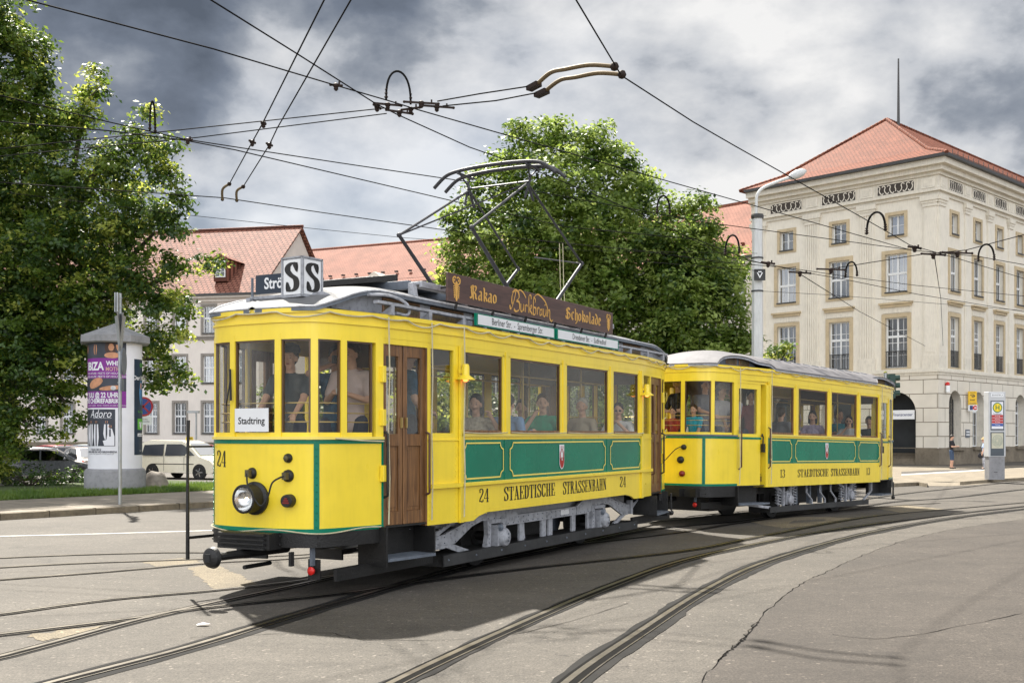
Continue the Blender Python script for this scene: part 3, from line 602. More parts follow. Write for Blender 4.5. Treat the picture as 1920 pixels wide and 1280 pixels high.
# ---- corner building
CB = Vector((25.6, 65, G(25.6, 65))); AX = math.atan2(.698, .716)
corner = empty('corner_building', CB, 0, 'cream four-storey corner building with red tiled hip roof and ornamental frieze', 'building')
ZG = -CB.z * 0
def facade(side, Lf, cents, ww, pil, name_sfx=''):
    """side 0: front (runs to the left of the corner), side 1: right-hand street side"""
    ang = AX if side else math.atan2(-.717, .697)
    # +x along wall to the right as seen from outside; +y into the building
    e = bpy.data.objects.new('facade', None); C.objects.link(e); e.parent = corner
    e.rotation_euler = (0, 0, ang); 
    sg = 1 if side else -1
    def X(k): return k * sg
    x0, x1 = (0, Lf) if side else (-Lf, 0)
    holes = []; wins = []
    for i, k in enumerate(cents):
        c = X(k); h = ww / 2
        holes += [(c - h * .72, c + h * .72, 14.15, 15.4), (c - h, c + h, 10.65, 13.0), (c - h, c + h, 5.94, 9.07)]
    mb = MB(); wall_holes(mb, x0, x1, 5.75, 16.47, holes, PLAST, depth=.34)
    gh = []
    for i, k in enumerate(cents):
        c = X(k)
        if side == 0: gh.append((c - 1.27, c + 1.27, .0, 4.45, True))
        else: gh.append((c - .88, c + .88, 1.05, 4.54, True))
    wall_holes(mb, x0 - (.06 if side else 0), x1 + (0 if side else .06), 1.0, 5.45, [(a, b, max(c, 1.0), d, t) for a, b, c, d, t in gh], RUST, y=-.06, depth=.5, mr=STONEL)
    wall_holes(mb, x0 - (.14 if side else 0), x1 + (0 if side else .14), -.5, 1.0, [(a, b, -.5, 1.0) for a, b, c, d, t in gh] if side == 0 else [], STONED, y=-.14, depth=.6)
    mb.bb(x0, x1, -.14, .0, .995, 1.03, STONED)
    mb.build('wall', corner).rotation_euler = (0, 0, ang)
    def part(mb, n, **k): o = mb.build(n, corner, **k); o.rotation_euler = (0, 0, ang); return o
    # stringcourse, entablature, cornice
    mb = MB()
    ex = .25
    a0, a1 = (x0 + .0, x1) if side else (x0, x1)
    def mold(z0, z1, out, m):
        # miter with the other side at the corner
        if side: mb.add([(0 - out * MC, -out, z0), (x1, -out, z0), (x1, .0, z0), (0, .0, z0), (0 - out * MC, -out, z1), (x1, -out, z1), (x1, .0, z1), (0, .0, z1)], [(0, 1, 5, 4), (3, 2, 1, 0), (4, 5, 6, 7), (1, 2, 6, 5)], m)
        else: mb.add([(x0, -out, z0), (0 + out * MC, -out, z0), (0, .0, z0), (x0, .0, z0), (x0, -out, z1), (0 + out * MC, -out, z1), (0, .0, z1), (x0, .0, z1)], [(0, 1, 5, 4), (3, 2, 1, 0), (4, 5, 6, 7), (0, 4, 7, 3)], m)
    mold(5.45, 5.60, .12, STONEL); mold(5.60, 5.75, .20, STONEL); mold(5.75, 5.85, .1, STONEL); part(mb, 'string_course'); mb = MB()
    mold(16.25, 16.47, .10, STONEL); mold(16.47, 16.62, .28, STONEL); mold(16.62, 17.45, .08, STONEL)
    mold(17.45, 17.65, .2, STONEL); mold(17.65, 17.95, .45, STONEL); mold(17.95, 18.3, .75, STONEL); mold(18.3, 18.48, 1.0, GUT)
    part(mb, 'cornice', smooth=None)
    # frieze panels with scrolls
    n_p = len(cents)
    for i, k in enumerate(cents):
        mb = MB(); c = X(k); hw = 1.18 if side == 0 else .95
        mb.bb(c - hw, c + hw, -.095, -.078, 16.72, 17.33, SGR)
        mb.bb(c - hw - .06, c - hw, -.13, -.078, 16.66, 17.39, STONEL); mb.bb(c + hw, c + hw + .06, -.13, -.078, 16.66, 17.39, STONEL)
        mb.bb(c - hw, c + hw, -.13, -.078, 17.33, 17.39, STONEL); mb.bb(c - hw, c + hw, -.13, -.078, 16.66, 16.72, STONEL)
        m_ = 7
        for j in range(m_):
            xx = c - hw * .88 + hw * 1.76 * j / (m_ - 1); dx = hw * .13 * (1 if j > m_ / 2 else -1)
            if j == m_ // 2: pts = [(xx, 17.28), (xx - .05, 17.15), (xx, 16.98), (xx, 16.85)]
            else: pts = [(xx + dx * 1.4, 17.22), (xx + dx * .7, 17.29), (xx, 17.2), (xx + dx * .3, 17.02), (xx - dx * .2, 16.85), (xx - dx * 1., 16.77), (xx - dx * 1.5, 16.86)]
            stroke(mb, crom(pts, 4), lambda d: .060, lambda a, b: (a, -.10, b), PLAST)
        part(mb, 'frieze_panel')
    for i in range(len(cents) + 1):
        ks = [cents[0] - (cents[1] - cents[0])] + list(cents) + [cents[-1] + (cents[1] - cents[0])]
        c = X((ks[i] + ks[i + 1]) / 2)
        if i == 0: c = X(.55)
        if abs(c) < Lf - .3: mb = MB(); mb.bb(c - .42, c + .42, -.13, -.078, 16.72, 17.33, PLAST); mb.bb(c - .28, c + .28, -.15, -.13, 16.82, 17.23, STONEL); part(mb, 'frieze_block')
    # pilasters
    for k in pil:
        mb = MB(); c = X(k); w = .95 if side == 0 else .62
        if k < 1.0: w = .8
        mb.bb(c - w / 2 - .1, c + w / 2 + .1, -.1, -.002, 5.85, 6.6, STONEL)
        if side == 0 and k > 1.0:
            mb.bb(c - w / 2, c + w / 2, -.05, -.002, 6.6, 15.6, PLAST)
            for j in range(6): xx = c - w / 2 + .085 + (w - .17) * j / 5; mb.bb(xx - .045, xx + .045, -.10, -.05, 6.6, 15.6, PLAST)
        else: mb.bb(c - w / 2, c + w / 2, -.08, -.002, 6.6, 15.6, PLAST); mb.bb(c - w / 2 + .1, c + w / 2 - .1, -.1, -.08, 6.8, 15.4, PLAST)
        mb.bb(c - w / 2 - .05, c + w / 2 + .05, -.14, -.002, 15.6, 15.8, STONEL); mb.bb(c - w / 2 - .11, c + w / 2 + .11, -.18, -.002, 15.8, 15.95, STONEL); mb.bb(c - w / 2 - .17, c + w / 2 + .17, -.24, -.002, 15.95, 16.25, STONEL)
        part(mb, 'pilaster')
    for k in cents:
        mb = MB(); bal = MB(); c = X(k); h = ww / 2
        frame_trim(mb, c - h * .72, c + h * .72, 14.15, 15.4, STONE, w=.2); part(mb, 'window_surround'); mb = MB()
        frame_trim(mb, c - h, c + h, 10.65, 13.0, STONE, w=.24); part(mb, 'window_surround'); mb = MB()
        frame_trim(mb, c - h, c + h, 5.94, 9.07, STONE, w=.24, sill=False)
        mb.bb(c - h - .36, c + h + .36, -.26, -.002, 9.88, 10.0, STONE); mb.bb(c - h - .28, c + h + .28, -.17, -.002, 9.72, 9.88, STONE); mb.bb(c - h - .2, c + h + .2, -.05, -.002, 9.35, 9.72, STONEL)
        n = 13
        for j in range(n): xx = c - h + .06 + (ww - .12) * j / (n - 1); bal.bar((xx, .03, 5.98), (xx, .03, 6.95), .022, .022, GUT)
        bal.bb(c - h, c + h, .015, .045, 6.95, 7.0, GUT); bal.bb(c - h, c + h, .015, .045, 6.02, 6.06, GUT)
        part(mb, 'window_surround'); part(bal, 'balcony_rail')
    for k in cents:
        c = X(k); h = ww / 2
        for (hx, z0, z1, nx, nz, tr) in ((h * .72, 14.15, 15.4, 2, 2, None), (h, 10.65, 13.0, 4, 2, 11.8), (h, 5.96, 9.07, 4, 4, 7.9)):
            f = window(corner, c - hx, c + hx, z0, z1, nx=nx, nz=nz, transom=tr, curtain=random.random() < .75); f.rotation_euler = (0, 0, ang)
    # dark rooms behind
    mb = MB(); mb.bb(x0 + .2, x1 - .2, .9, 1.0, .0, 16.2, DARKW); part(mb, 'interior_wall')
    if side:
        for i, k in enumerate(cents):
            c = X(k)
            f = window(corner, c - .86, c + .86, 1.07, 4.5, y=.42, nx=4, nz=5, transom=3.3, fm=(GUT if i == 0 else WFR), curtain=False); f.rotation_euler = (0, 0, ang)
            mb = MB(); mb.bb(c - 1.05, c + 1.05, -.3, .2, .86, 1.05, STONED); part(mb, 'sill')
    else:
        mb = MB()
        for k in cents:
            mb = MB(); c = X(k)
            for j in range(5): mb.bb(c - 1.25, c + 1.25, -.1 + j * .3, .25 + j * .3 + .02, -.3, .17 * (j + 1), STONED)
            part(mb, 'entrance_steps')
        for k in cents:
            c = X(k)
            f = window(corner, c - .2, c + 1.2, .86, 3.4, y=1.6, nx=2, nz=3, transom=2.9, curtain=False); f.rotation_euler = (0, 0, ang); f.name = 'entrance_door'
    bpy.data.objects.remove(e)
    return part
MC = math.tan((math.pi - (math.pi - (AX - math.atan2(-.717, .697)))) / 2)
pf = facade(0, 13.05, [2.61, 6.47, 10.32], 1.43, [.45, 4.54, 8.4, 12.45])
ps = facade(1, 30.0, [2.3, 5.75, 9.2, 12.65, 16.1, 19.55, 23.0, 26.45], 1.3, [.42, 4.03, 7.48, 10.93, 14.38, 17.83, 21.3, 24.7])
# roof in world-aligned corner coordinates
uF = Vector((-.697, .717, 0)); uS = Vector((.716, .698, 0))
def cc(a, b, z): return uF * a + uS * b + Vector((0, 0, z))
def slope(parent, name, a, b, c, d, m, th=.12):
    """roof slope a-b eave, c-d ridge (c above b); tile texture laid in the slope's own frame"""
    a, b, c, d = map(Vector, (a, b, c, d)); x = (b - a).normalized(); n = x.cross((d - a)).normalized(); y = n.cross(x)
    mat = Matrix((x, y, n)).transposed().to_4x4(); mat.translation = a; inv = mat.inverted()
    q = [inv @ p for p in (a, b, c, d)]; mb = MB(); mb.add([*q, *[p - Vector((0, 0, th)) for p in q]], [(0, 1, 2, 3), (7, 6, 5, 4), (0, 4, 5, 1), (1, 5, 6, 2), (2, 6, 7, 3), (3, 7, 4, 0)], m)
    o = mb.build(name, parent); o.matrix_local = mat; return o
ez = 18.46; ov = 1.0; apx = cc(6.52, 6.5, 23.45); rdg = cc(6.52, 40, 23.45)
# eaves kick out softly: two pitches per side
def two(a, b, c, d, m):
    a, b, c, d = map(Vector, (a, b, c, d)); f = .28; g = .19
    def low(e, r): p = e.lerp(r, f); p.z = e.z + (r.z - e.z) * g; return p
    a2, b2 = low(a, d), low(b, c); slope(corner, 'roof', a, b, b2, a2, m); slope(corner, 'roof', a2, b2, c, d, m)
two(cc(13.05 + .35, -ov, ez), cc(-ov, -ov, ez), apx, apx, TILE)
two(cc(-ov, -ov, ez), cc(-ov, 31, ez), rdg, apx, TILE)
two(cc(13.05 + .35, 31, ez), cc(13.05 + .35, -ov, ez), apx, rdg, TILE)
mb = MB()
def ridge(a, b, n=30, r=.11):
    a, b = Vector(a), Vector(b)
    for i in range(n):
        p = a.lerp(b, i / n); q = a.lerp(b, (i + .9) / n); mb.tube([p, q], [r, r * 1.25], TILE, 8)
h1 = cc(-ov, -ov, ez); l1 = h1.lerp(apx, .28); l1.z = ez + (apx.z - ez) * .19; h2 = cc(13.05 + .35, -ov, ez); l2 = h2.lerp(apx, .28); l2.z = ez + (apx.z - ez) * .19
ridge(h1, l1, 9); ridge(l1, apx, 24); ridge(h2, l2, 9); ridge(l2, apx, 24); ridge(apx, rdg, 90)
mb.tube([cc(-.9, 0, ez + .12), cc(-.9, 30, ez + .12)], .02, GUT, 5)
for i in range(40): mb.bar(cc(-.9, i * .75, ez), cc(-.9, i * .75, ez + .35), .03, .03, GUT)
mb.build('ridge_tiles', corner, smooth=40)
mb = MB(); mb.tube([cc(6.2, 7.6, 23), cc(6.2, 7.6, 27.8)], [.10, .05], GUT, 6); mb.build('antenna_mast', corner)
mb = MB(); mb.add([cc(13.05, 0, -.5), cc(13.05, 30, -.5), cc(13.05, 30, 18.4), cc(13.05, 0, 18.4)], [(0, 1, 2, 3)], PLAST); mb.add([cc(0, 30, -.5), cc(13.05, 30, -.5), cc(13.05, 30, 18.4), cc(0, 30, 18.4)], [(0, 1, 2, 3)], PLAST); mb.build('side_wall', corner)
def onfront(k, z, out=0): n = Vector((-.717, -.697, 0)); return CB + uF * k + n * out + Vector((0, 0, z))
def onside(k, z, out=0): n = Vector((.698, -.716, 0)); return CB + uS * k + n * out + Vector((0, 0, z))
# ---- lower wing left of it
wing = empty('courtyard_wing', CB + uF * 13.1 + uS * 1.2, math.atan2(-.717, .697), 'cream wing with orange tiled roof behind the grey catenary mast', 'building')
mb = MB(); hs = []
for c in (-2.1, -5.6, -9.1, -12.6, -16, -19.5): hs += [(c - .75, c + .75, z0, z1) for z0, z1 in ((10.6, 13.0), (6.2, 8.9), (1.8, 4.3))]
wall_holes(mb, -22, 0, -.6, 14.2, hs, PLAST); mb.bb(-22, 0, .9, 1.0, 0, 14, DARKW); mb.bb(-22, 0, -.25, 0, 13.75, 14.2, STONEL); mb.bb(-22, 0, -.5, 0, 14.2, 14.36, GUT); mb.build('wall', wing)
for i, h in enumerate(hs):
    if i < 12: window(wing, *h, nx=4, nz=4, transom=(h[2] + h[3]) / 2)
slope(wing, 'roof', (-22, -.5, 14.36), (0, -.5, 14.36), (0, 7, 19.9), (-22, 7, 19.9), TILE3)
mb = MB(); mb.bb(-22, 0, 6.9, 7.1, 19.75, 20.05, TILE3)
for i in range(24): mb.box((-21 + i * .9, .9, 15.5), (.2, .25, .12), TILE3)
mb.build('ridge_tiles', wing)
# ---- left office building
LB = Vector((-18.98, 81, -.4)); la = math.atan2(-.211, .9775)
left = empty('office_building', LB, la, 'pale three-storey building with pinkish pantile roof and small dormer behind parked cars', 'building')
mb = MB(); hs = []
for i in range(16):
    c = -1.65 - 2.4 * i
    hs += [(c - .5, c + .5, z0 + .4, z1 + .4) for z0, z1 in ((9.35, 11.4), (5.6, 7.65), (1.8, 4.1))]
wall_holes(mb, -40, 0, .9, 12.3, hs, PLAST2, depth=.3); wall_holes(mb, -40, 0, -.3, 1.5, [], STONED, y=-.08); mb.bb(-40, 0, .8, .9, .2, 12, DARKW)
mb.bb(-40, .1, -.12, 0, 9.25, 9.5, STONEG); mb.bb(-40, .1, -.2, 0, 9.42, 9.52, STONEG); mb.bb(-40, .2, -.22, 0, 12.1, 12.35, PLAST2); mb.bb(-40, .3, -.55, 0, 12.35, 12.55, PLAST2); mb.bb(-40, .3, -.72, -.5, 12.5, 12.66, GUT)
mb.add([(0, 0, 0), (0, 14.8, 0), (0, 14.8, 12.5), (0, 7.4, 18.75), (0, 0, 12.5)], [(0, 1, 2, 3, 4)], PLAST2)
mb.build('wall', left)
for h in hs:
    if h[0] > -36: tr = MB(); frame_trim(tr, *h, STONEG, w=.17, y=-.05, sill=True); tr.build('window_surround', left)
for i, h in enumerate(hs):
    if h[0] > -36: window(left, *h, y=.16, nx=4, nz=4, transom=h[2] + (h[3] - h[2]) * .55, curtain=False, th=.06)
slope(left, 'roof', (-40, -.7, 12.62), (.35, -.7, 12.62), (.35, 7.4, 19.0), (-40, 7.4, 19.0), TILE2)
slope(left, 'roof', (.35, 15.5, 12.62), (-40, 15.5, 12.62), (-40, 7.4, 19.0), (.35, 7.4, 19.0), TILE2)
mb = MB(); mb.tube([(-40, 7.4, 19.05), (.4, 7.4, 19.05)], .13, TILE2, 8); mb.build('ridge_tiles', left)
mb = MB(); dz = 14.0; dx = -3.3
mb.bb(dx - .55, dx + .55, .35, 2.6, dz - .3, dz + 1.35, TILE2); mb.prism([(-.85, 0), (.85, 0), (0, .45)], lambda a, b, d: (dx + a, d, dz + 1.35 + b), .2, 3.0, TILE2)
dm = mb.build('dormer', left); window(left, dx - .42, dx + .42, dz, dz + 1.25, y=.3, nx=2, nz=3, curtain=False).name = 'dormer_window'
# ---- long-roofed building behind
la2 = math.atan2(-.411, .9115); B0 = atY(700, 815, 110); B0.z = -.4
long_ = empty('long_building', B0, la2, 'long building with plain salmon tiled roof and small triangular pediment behind the tram', 'building')
mb = MB(); hs = []
for i in range(22):
    c = -24 + 2.9 * i; hs += [(c - .6, c + .6, z0, z0 + 2.1) for z0 in (2, 6, 10, 13.6)]
wall_holes(mb, -26, 40, -.3, 17.2, hs, PLAST2); mb.bb(-26, 40, .9, 1, 0, 17, DARKW); mb.bb(-26, 40, -.6, 0, 17.0, 17.3, GUT)
mb.build('wall', long_)
for i, h in enumerate(hs):
    if 20 < i < 76: window(long_, *h, y=.16, nx=2, nz=3, curtain=False, th=.06)
slope(long_, 'roof', (-26, -.6, 17.3), (22, -.6, 17.3), (22, 8.2, 23.0), (-26, 8.2, 23.0), TILE3)
mb = MB()
for i in range(26): mb.box((-22 + i * 1.6, 1.2, 18.7), (.3, .3, .16), GUT)
mb.tube([(-26, -.3, 17.7), (22, -.3, 17.7)], .02, GUT, 4); mb.tube([(-26, 8.2, 23.05), (22, 8.2, 23.05)], .12, TILE3, 6); mb.build('snow_guard', long_)
mb = MB(); mb.prism([(-2.4, 0), (2.4, 0), (0, 1.5)], lambda a, b, d: (.6 + a, d, 17.0 + b), -.9, 1.5, STONEL); mb.prism([(-1.8, .2), (1.8, .2), (0, 1.2)], lambda a, b, d: (.6 + a, d, 16.9 + b), -.95, -.9, PLAST)
for p in ([(-.9, .35), (-.4, .6), (0, .9), (.4, .6), (.9, .35)], [(-.3, .3), (0, .6), (.3, .3)], [(-1.2, .3), (-.8, .45), (-.5, .3)], [(1.2, .3), (.8, .45), (.5, .3)]): stroke(mb, crom(p, 4), lambda d: .07, lambda a, b: (.6 + a, -.96, 16.9 + b), SGR)
mb.build('pediment', long_)
# bank and post signs
def sign_text(mb, s, size, org, ax, m, **k): put_text(mb, s, size, lambda x, y: org + ax * x + Vector((0, 0, y)), m, **k)
YS = M('sign_yellow', (.82, .50, .01), .4); DB = M('sign_dark_blue', (.02, .04, .16), .4)
nF = Vector((-.717, -.697, 0)); nS = Vector((.698, -.716, 0)); aF = Vector((.697, -.717, 0)); aS = uS
mb = MB(); o = onfront(2.6, 3.05, .22); mb.T = None
mb.bar(o - aF * 1.4, o + aF * 1.25, .03, .56, WHT); b_ = mb.build('banner', label='white banner with blue lettering across the dark entrance arch', cat='banner')
mb = MB(); sign_text(mb, 'Postbank Finanzcenter', .25, o + nF * .02, aF, DB, bold=.003); mb.build('lettering', b_)
# projecting yellow post sign at right-hand facade
mb = MB(); c0 = onside(4.0, 4.18, .40); q = Vector((1, -.15, 0)).normalized(); qn = Vector((-.15, -1, 0)).normalized()
mb.bar(c0 - q * .25, c0 + q * .25, .14, .70, YS, up=(0, 0, 1)); sgn = mb.build('post_sign', label='yellow projecting sign with black post horn above the bank sign', cat='sign')
mb = MB(); sign_text(mb, 'POST', .13, c0 + qn * .08 + Vector((0, 0, -.2)), q, BLKP, bold=.004)
stroke(mb, crom([(-.15, .1), (0, .15), (.11, .08), (.07, -.02), (-.03, 0), (-.03, .07), (.14, .04)], 4), lambda d: .035, lambda a, b: c0 + qn * .08 + q * a + Vector((0, 0, b)), BLKP)
sign_text(mb, 'PARTNER', .08, c0 + qn * .08 + Vector((0, 0, .26)), q, BLKP); mb.build('lettering', sgn)
mb = MB(); c1 = c0 + Vector((0, 0, -.62)) + q * .02; mb.bar(c1 - q * .27 + Vector((0, 0, .19)), c1 + q * .27 + Vector((0, 0, .19)), .12, .14, YS); mb.bar(c1 - q * .27 + Vector((0, 0, -.07)), c1 + q * .27 + Vector((0, 0, -.07)), .12, .37, WHT)
sgn = mb.build('bank_sign', label='white sign with blue and red EC emblem under the yellow post sign', cat='sign')
mb = MB(); sign_text(mb, 'Postbank', .11, c1 + qn * .07 + Vector((0, 0, .19)), q, DB); sign_text(mb, 'E', .30, c1 + qn * .07 - q * .10 + Vector((0, 0, -.07)), q, DB, bold=.03); sign_text(mb, 'C', .30, c1 + qn * .07 + q * .11 + Vector((0, 0, -.07)), q, REDP, bold=.03); mb.build('lettering', sgn)
mb = MB(); c0 = onside(4.05, 1.9, .08); mb.bar(c0 - uS * .3, c0 + uS * .3, .05, .5, GRYD); s_ = mb.build('wall_plaque', label='small dark plaque with white lines on the corner building under the bank sign', cat='plaque')
mb = MB(); mb.bar(c0 - uS * .24 + nS * .03 + Vector((0, 0, .1)), c0 + uS * .24 + nS * .03 + Vector((0, 0, .1)), .012, .09, WHT); mb.bar(c0 - uS * .24 + nS * .03 - Vector((0, 0, .08)), c0 + uS * .24 + nS * .03 - Vector((0, 0, .08)), .012, .09, WHT); mb.build('lettering', s_)
mb = MB(); c0 = onside(.9, 4.6, .2); mb.box(c0, (.22, .22, .4), WHT); mb.ball(c0 + Vector((0, 0, .28)), .14, REDP, 10); mb.build('alarm_siren', label='small white alarm box with red lamp high on the building corner', cat='alarm')
# ================================================================== TRAMS
def V3(s, n, z): return Vector((s, -n, z))      # near side of the car is -y
ZF = .86
def tram_body(root, L, front, num, kind, seam_i, post_s, zb=.70, door_s=(-1.22, -.62), kink=(1.02, -.58), seam=.68):
    """front: near half outline [(n,s)...] from the nose to the door post; mirrored for the far side and the other end"""
    hw = 1.08
    half = [Vector((s, n)) for n, s in front]
    half = [half[0]] + crom(half, 4)[1:] if False else half
    near = [(p.x, p.y) for p in half]                   # (s, n)
    cs = crom([Vector((p[0], -p[1])) for p in near[::-1][:-1]] + [Vector(p) for p in near], 3)   # from far door post round the nose to near door post
    # arc length measured from the nose
    acc = [0]
    for i in range(1, len(cs)): acc.append(acc[-1] + (cs[i] - cs[i - 1]).length)
    mid = acc[-1] / 2; acc = [a - mid for a in acc]; AM = mid
    def at(a):
        a = max(-AM, min(AM, a)); i = 0
        while i < len(acc) - 2 and acc[i + 1] < a: i += 1
        t = (a - acc[i]) / (acc[i + 1] - acc[i]); return cs[i].lerp(cs[i + 1], t)
    def a_of_s(s):
        return min((abs(cs[i].x - s), acc[i]) for i in range(len(cs)) if acc[i] > .4)[1]
    def a_of_n(n): return min((abs(cs[i].y - n), acc[i]) for i in range(len(cs)) if 0 <= acc[i] < .75)[1] if n > 0 else 0
    def seg(a0, a1, n=None):
        n = n or max(2, int(abs(a1 - a0) / .06) + 1); return [at(a0 + (a1 - a0) * i / n) for i in range(n + 1)]
    parts = {}
    for end in (0, 1):
        E_ = (lambda s: s) if end == 0 else (lambda s: L - s)
        def xy(pts): return [(E_(p.x), -p.y) for p in pts]
        def st(mb, a0, a1, z0, z1, t, m, out=0.0):
            p = xy(seg(a0, a1)); 
            # walking from far to near; outward is to the right when end==0, left when mirrored
            mb.strip(p, z0, z1, t if end else -t, m, out=(out if end else -out))
        aP = AM - .09; aS = a_of_n(seam)
        mb = MB(); st(mb, -AM, AM, zb, 1.60, .03, YEL); mb.build('dash_panel', root, smooth=35)
        mb = MB(); st(mb, -AM, AM, 1.562, 1.602, .008, GRN, .008); st(mb, -AM, AM, zb, zb + .04, .008, GRN, .008)
        for sg in (-1, 1):
            st(mb, sg * aS - .028, sg * aS + .028, zb + .04, 1.562, .008, GRN, .008)
            if kind == 1: st(mb, sg * (AM - .012) - .012, sg * (AM - .012) + .012, zb + .04, 1.562, .008, GRN, .006)
            for k in range(22):
                z = zb + .06 + k * .07
                if z < 1.56:
                    p = at(sg * aS); q = at(sg * aS + .01); d = (q - p).normalized(); nrm = Vector((d.y, -d.x)) ; nrm = nrm if nrm.dot(p - Vector((0, 0))) > 0 else -nrm
                    mb.ball((E_(p.x + nrm.x * .012), -(p.y + nrm.y * .012), z), .008, GRN, 6)
        mb.build('dash_trim', root, smooth=35)
        mb = MB(); st(mb, -AM, AM, 1.604, 1.632, .06, YELL if kind == 1 else GRYD, .025); mb.build('window_sill_rail', root, smooth=35)
        # posts
        posts = sorted(set([-a for a in post_s] + list(post_s)))
        mb = MB()
        for a in posts: st(mb, a - .036, a + .036, 1.632, 2.66, .06, YEL, .004)
        for sg in (-1, 1): st(mb, sg * (AM - .05) - .05, sg * (AM - .05) + .05, 1.632, 2.66, .06, YEL, .004)
        st(mb, -AM, AM, 2.60, 2.66, .05, YEL, .002)
        mb.build('window_posts', root, smooth=35)
        ed = [-AM + .1] + posts + [AM - .1]
        for i in range(len(ed) - 1):
            a0 = ed[i] + .036; a1 = ed[i + 1] - .036
            mb = MB(); st(mb, a0, a1, 1.632, 1.675, .03, YEL, -.012)
            for q in (a0 + .009, a1 - .009): st(mb, q - .009, q + .009, 1.675, 2.60, .03, INT, -.012)
            st(mb, a0, a1, 2.585, 2.60, .03, INT, -.012)
            f = mb.build('end_window', root)
            mb = MB(); st(mb, a0 + .01, a1 - .01, 1.67, 2.59, .005, GLS, -.025); mb.build('pane', f)
        # brass rails inside
        mb = MB()
        for z in (1.80, 1.89, 1.98) if kind == 2 else (1.78, 1.87, 1.97): mb.tube([(E_(p.x + .07), -p.y * .94, z) for p in seg(-AM + .05, AM - .05)], .007, BRASS, 6)
        mb.build('guard_rails', root, smooth=60)
    # fascia all the way round
    def ring(off=0.0, half_only=False):
        f = [Vector((p.x, p.y)) for p in cs]; k1 = [Vector((kink[1], kink[0])), Vector((0, hw))]
        near_ = f + k1
        far_ = [Vector((p.x, -p.y)) for p in k1][::-1]
        fr = far_ + f + k1                               # far(0,hw) -> nose -> near(0,hw)
        bk = [Vector((L - p.x, p.y)) for p in fr][::-1]
        return [(p.x, -p.y) for p in fr + bk]
    rg = ring(); rc = rg + [rg[0]]
    mb = MB(); mb.strip(rc, 2.655, 2.90, -.04, YEL, out=-.0); mb.strip(rc, 2.765, 2.785, -.02, YEL, out=-.016); mb.strip(rc, 2.86, 2.905, -.03, YEL, out=-.022); mb.build('fascia', root, smooth=35)
    # sides
    for sd in (1, -1):
        def B(mb, s0, s1, n0, n1, z0, z1, m): mb.bb(s0, s1, -n0 * sd, -n1 * sd, z0, z1, m)
        wins = [(.06, 1.0), (1.2, 2.6), (2.8, 4.2), (4.4, L - .12)] if kind == 1 else [(.12, 1.12), (1.32, 2.72), (2.92, 4.28), (4.48, L - .08)]
        mb = MB(); e = [-.0] + [x for w in wins for x in w] + [L]
        for i in range(0, len(e), 2): B(mb, e[i], e[i + 1], 1.02, hw, 1.66, 2.62, YEL)
        for i in range(0, len(e), 2):
            c = (e[i] + e[i + 1]) / 2; B(mb, c - .035, c + .035, hw, hw + .012, 1.66, 2.66, YEL)
        B(mb, 0, L, 1.02, hw, 2.60, 2.66, YEL); mb.build('side_pillars', root)
        mb = MB(); B(mb, 0, L, 1.02, hw + .03, 1.635, 1.665, YELL); B(mb, 0, L, 1.03, hw + .006, 1.595, 1.635, YEL)
        for k in range(70): s = .04 + k * (L - .08) / 69; mb.ball((s, -(hw + .007) * sd, 1.612), .006, YEL, 5)
        mb.build('waist_rail', root)
        for w in wins:
            mb = MB(); fm = INT if kind == 1 else WOOD; t = .022 if kind == 1 else .035
            B(mb, w[0], w[0] + t, 1.035, hw - .012, 1.665, 2.60, fm); B(mb, w[1] - t, w[1], 1.035, hw - .012, 1.665, 2.60, fm)
            B(mb, w[0] + t, w[1] - t, 1.035, hw - .012, 1.665, 1.705, WOOD); B(mb, w[0] + t, w[1] - t, 1.035, hw - .012, 2.575, 2.60, fm)
            f = mb.build('side_window', root); mb = MB(); B(mb, w[0] + .02, w[1] - .02, 1.05, 1.055, 1.70, 2.58, GLS); mb.build('pane', f)
        # green panel with lining
        mb = MB(); B(mb, 0.0, L, 1.03, hw + .002, 1.105, 1.594, GRN)
        for s in (1.07, L - 1.33): B(mb, s - .035, s + .035, hw + .002, hw + .008, 1.105, 1.594, GRN)
        mb.build('green_side_panel', root)
        mb = MB(); dd = hw + .012
        def lin(s0, s1, z0=1.145, z1=1.555, r=.075, w=.018):
            def arc(cx, cz, a0, a1): return [Vector((cx + r * math.cos(R(a0 + (a1 - a0) * i / 8)), cz + r * math.sin(R(a0 + (a1 - a0) * i / 8)))) for i in range(9)]
            p = [Vector((s0 + r, z0))] + [Vector((s1 - r, z0))] + arc(s1, z0, 180, 90) + arc(s1, z1, 270, 180) + arc(s0, z1, 360, 270) + arc(s0, z0, 90, 0)
            q = []
            n = len(p); A = []; Bq = []
            for i in range(n):
                d = p[(i + 1) % n] - p[i - 1]
                if d.length < 1e-6: d = Vector((1, 0))
                d.normalize(); k = Vector((-d.y, d.x)) * w / 2; A.append(p[i] + k); Bq.append(p[i] - k)
            vs = [(a.x, -dd * sd, a.y) for a in A] + [(a.x, -dd * sd, a.y) for a in Bq]
            mb.add(vs, [(i, (i + 1) % n, n + (i + 1) % n, n + i) for i in range(n)], YELL)
        lin(.05, 1.0); lin(1.17, L - 1.43); lin(L - 1.24, L - .04); mb.build('lining', root)
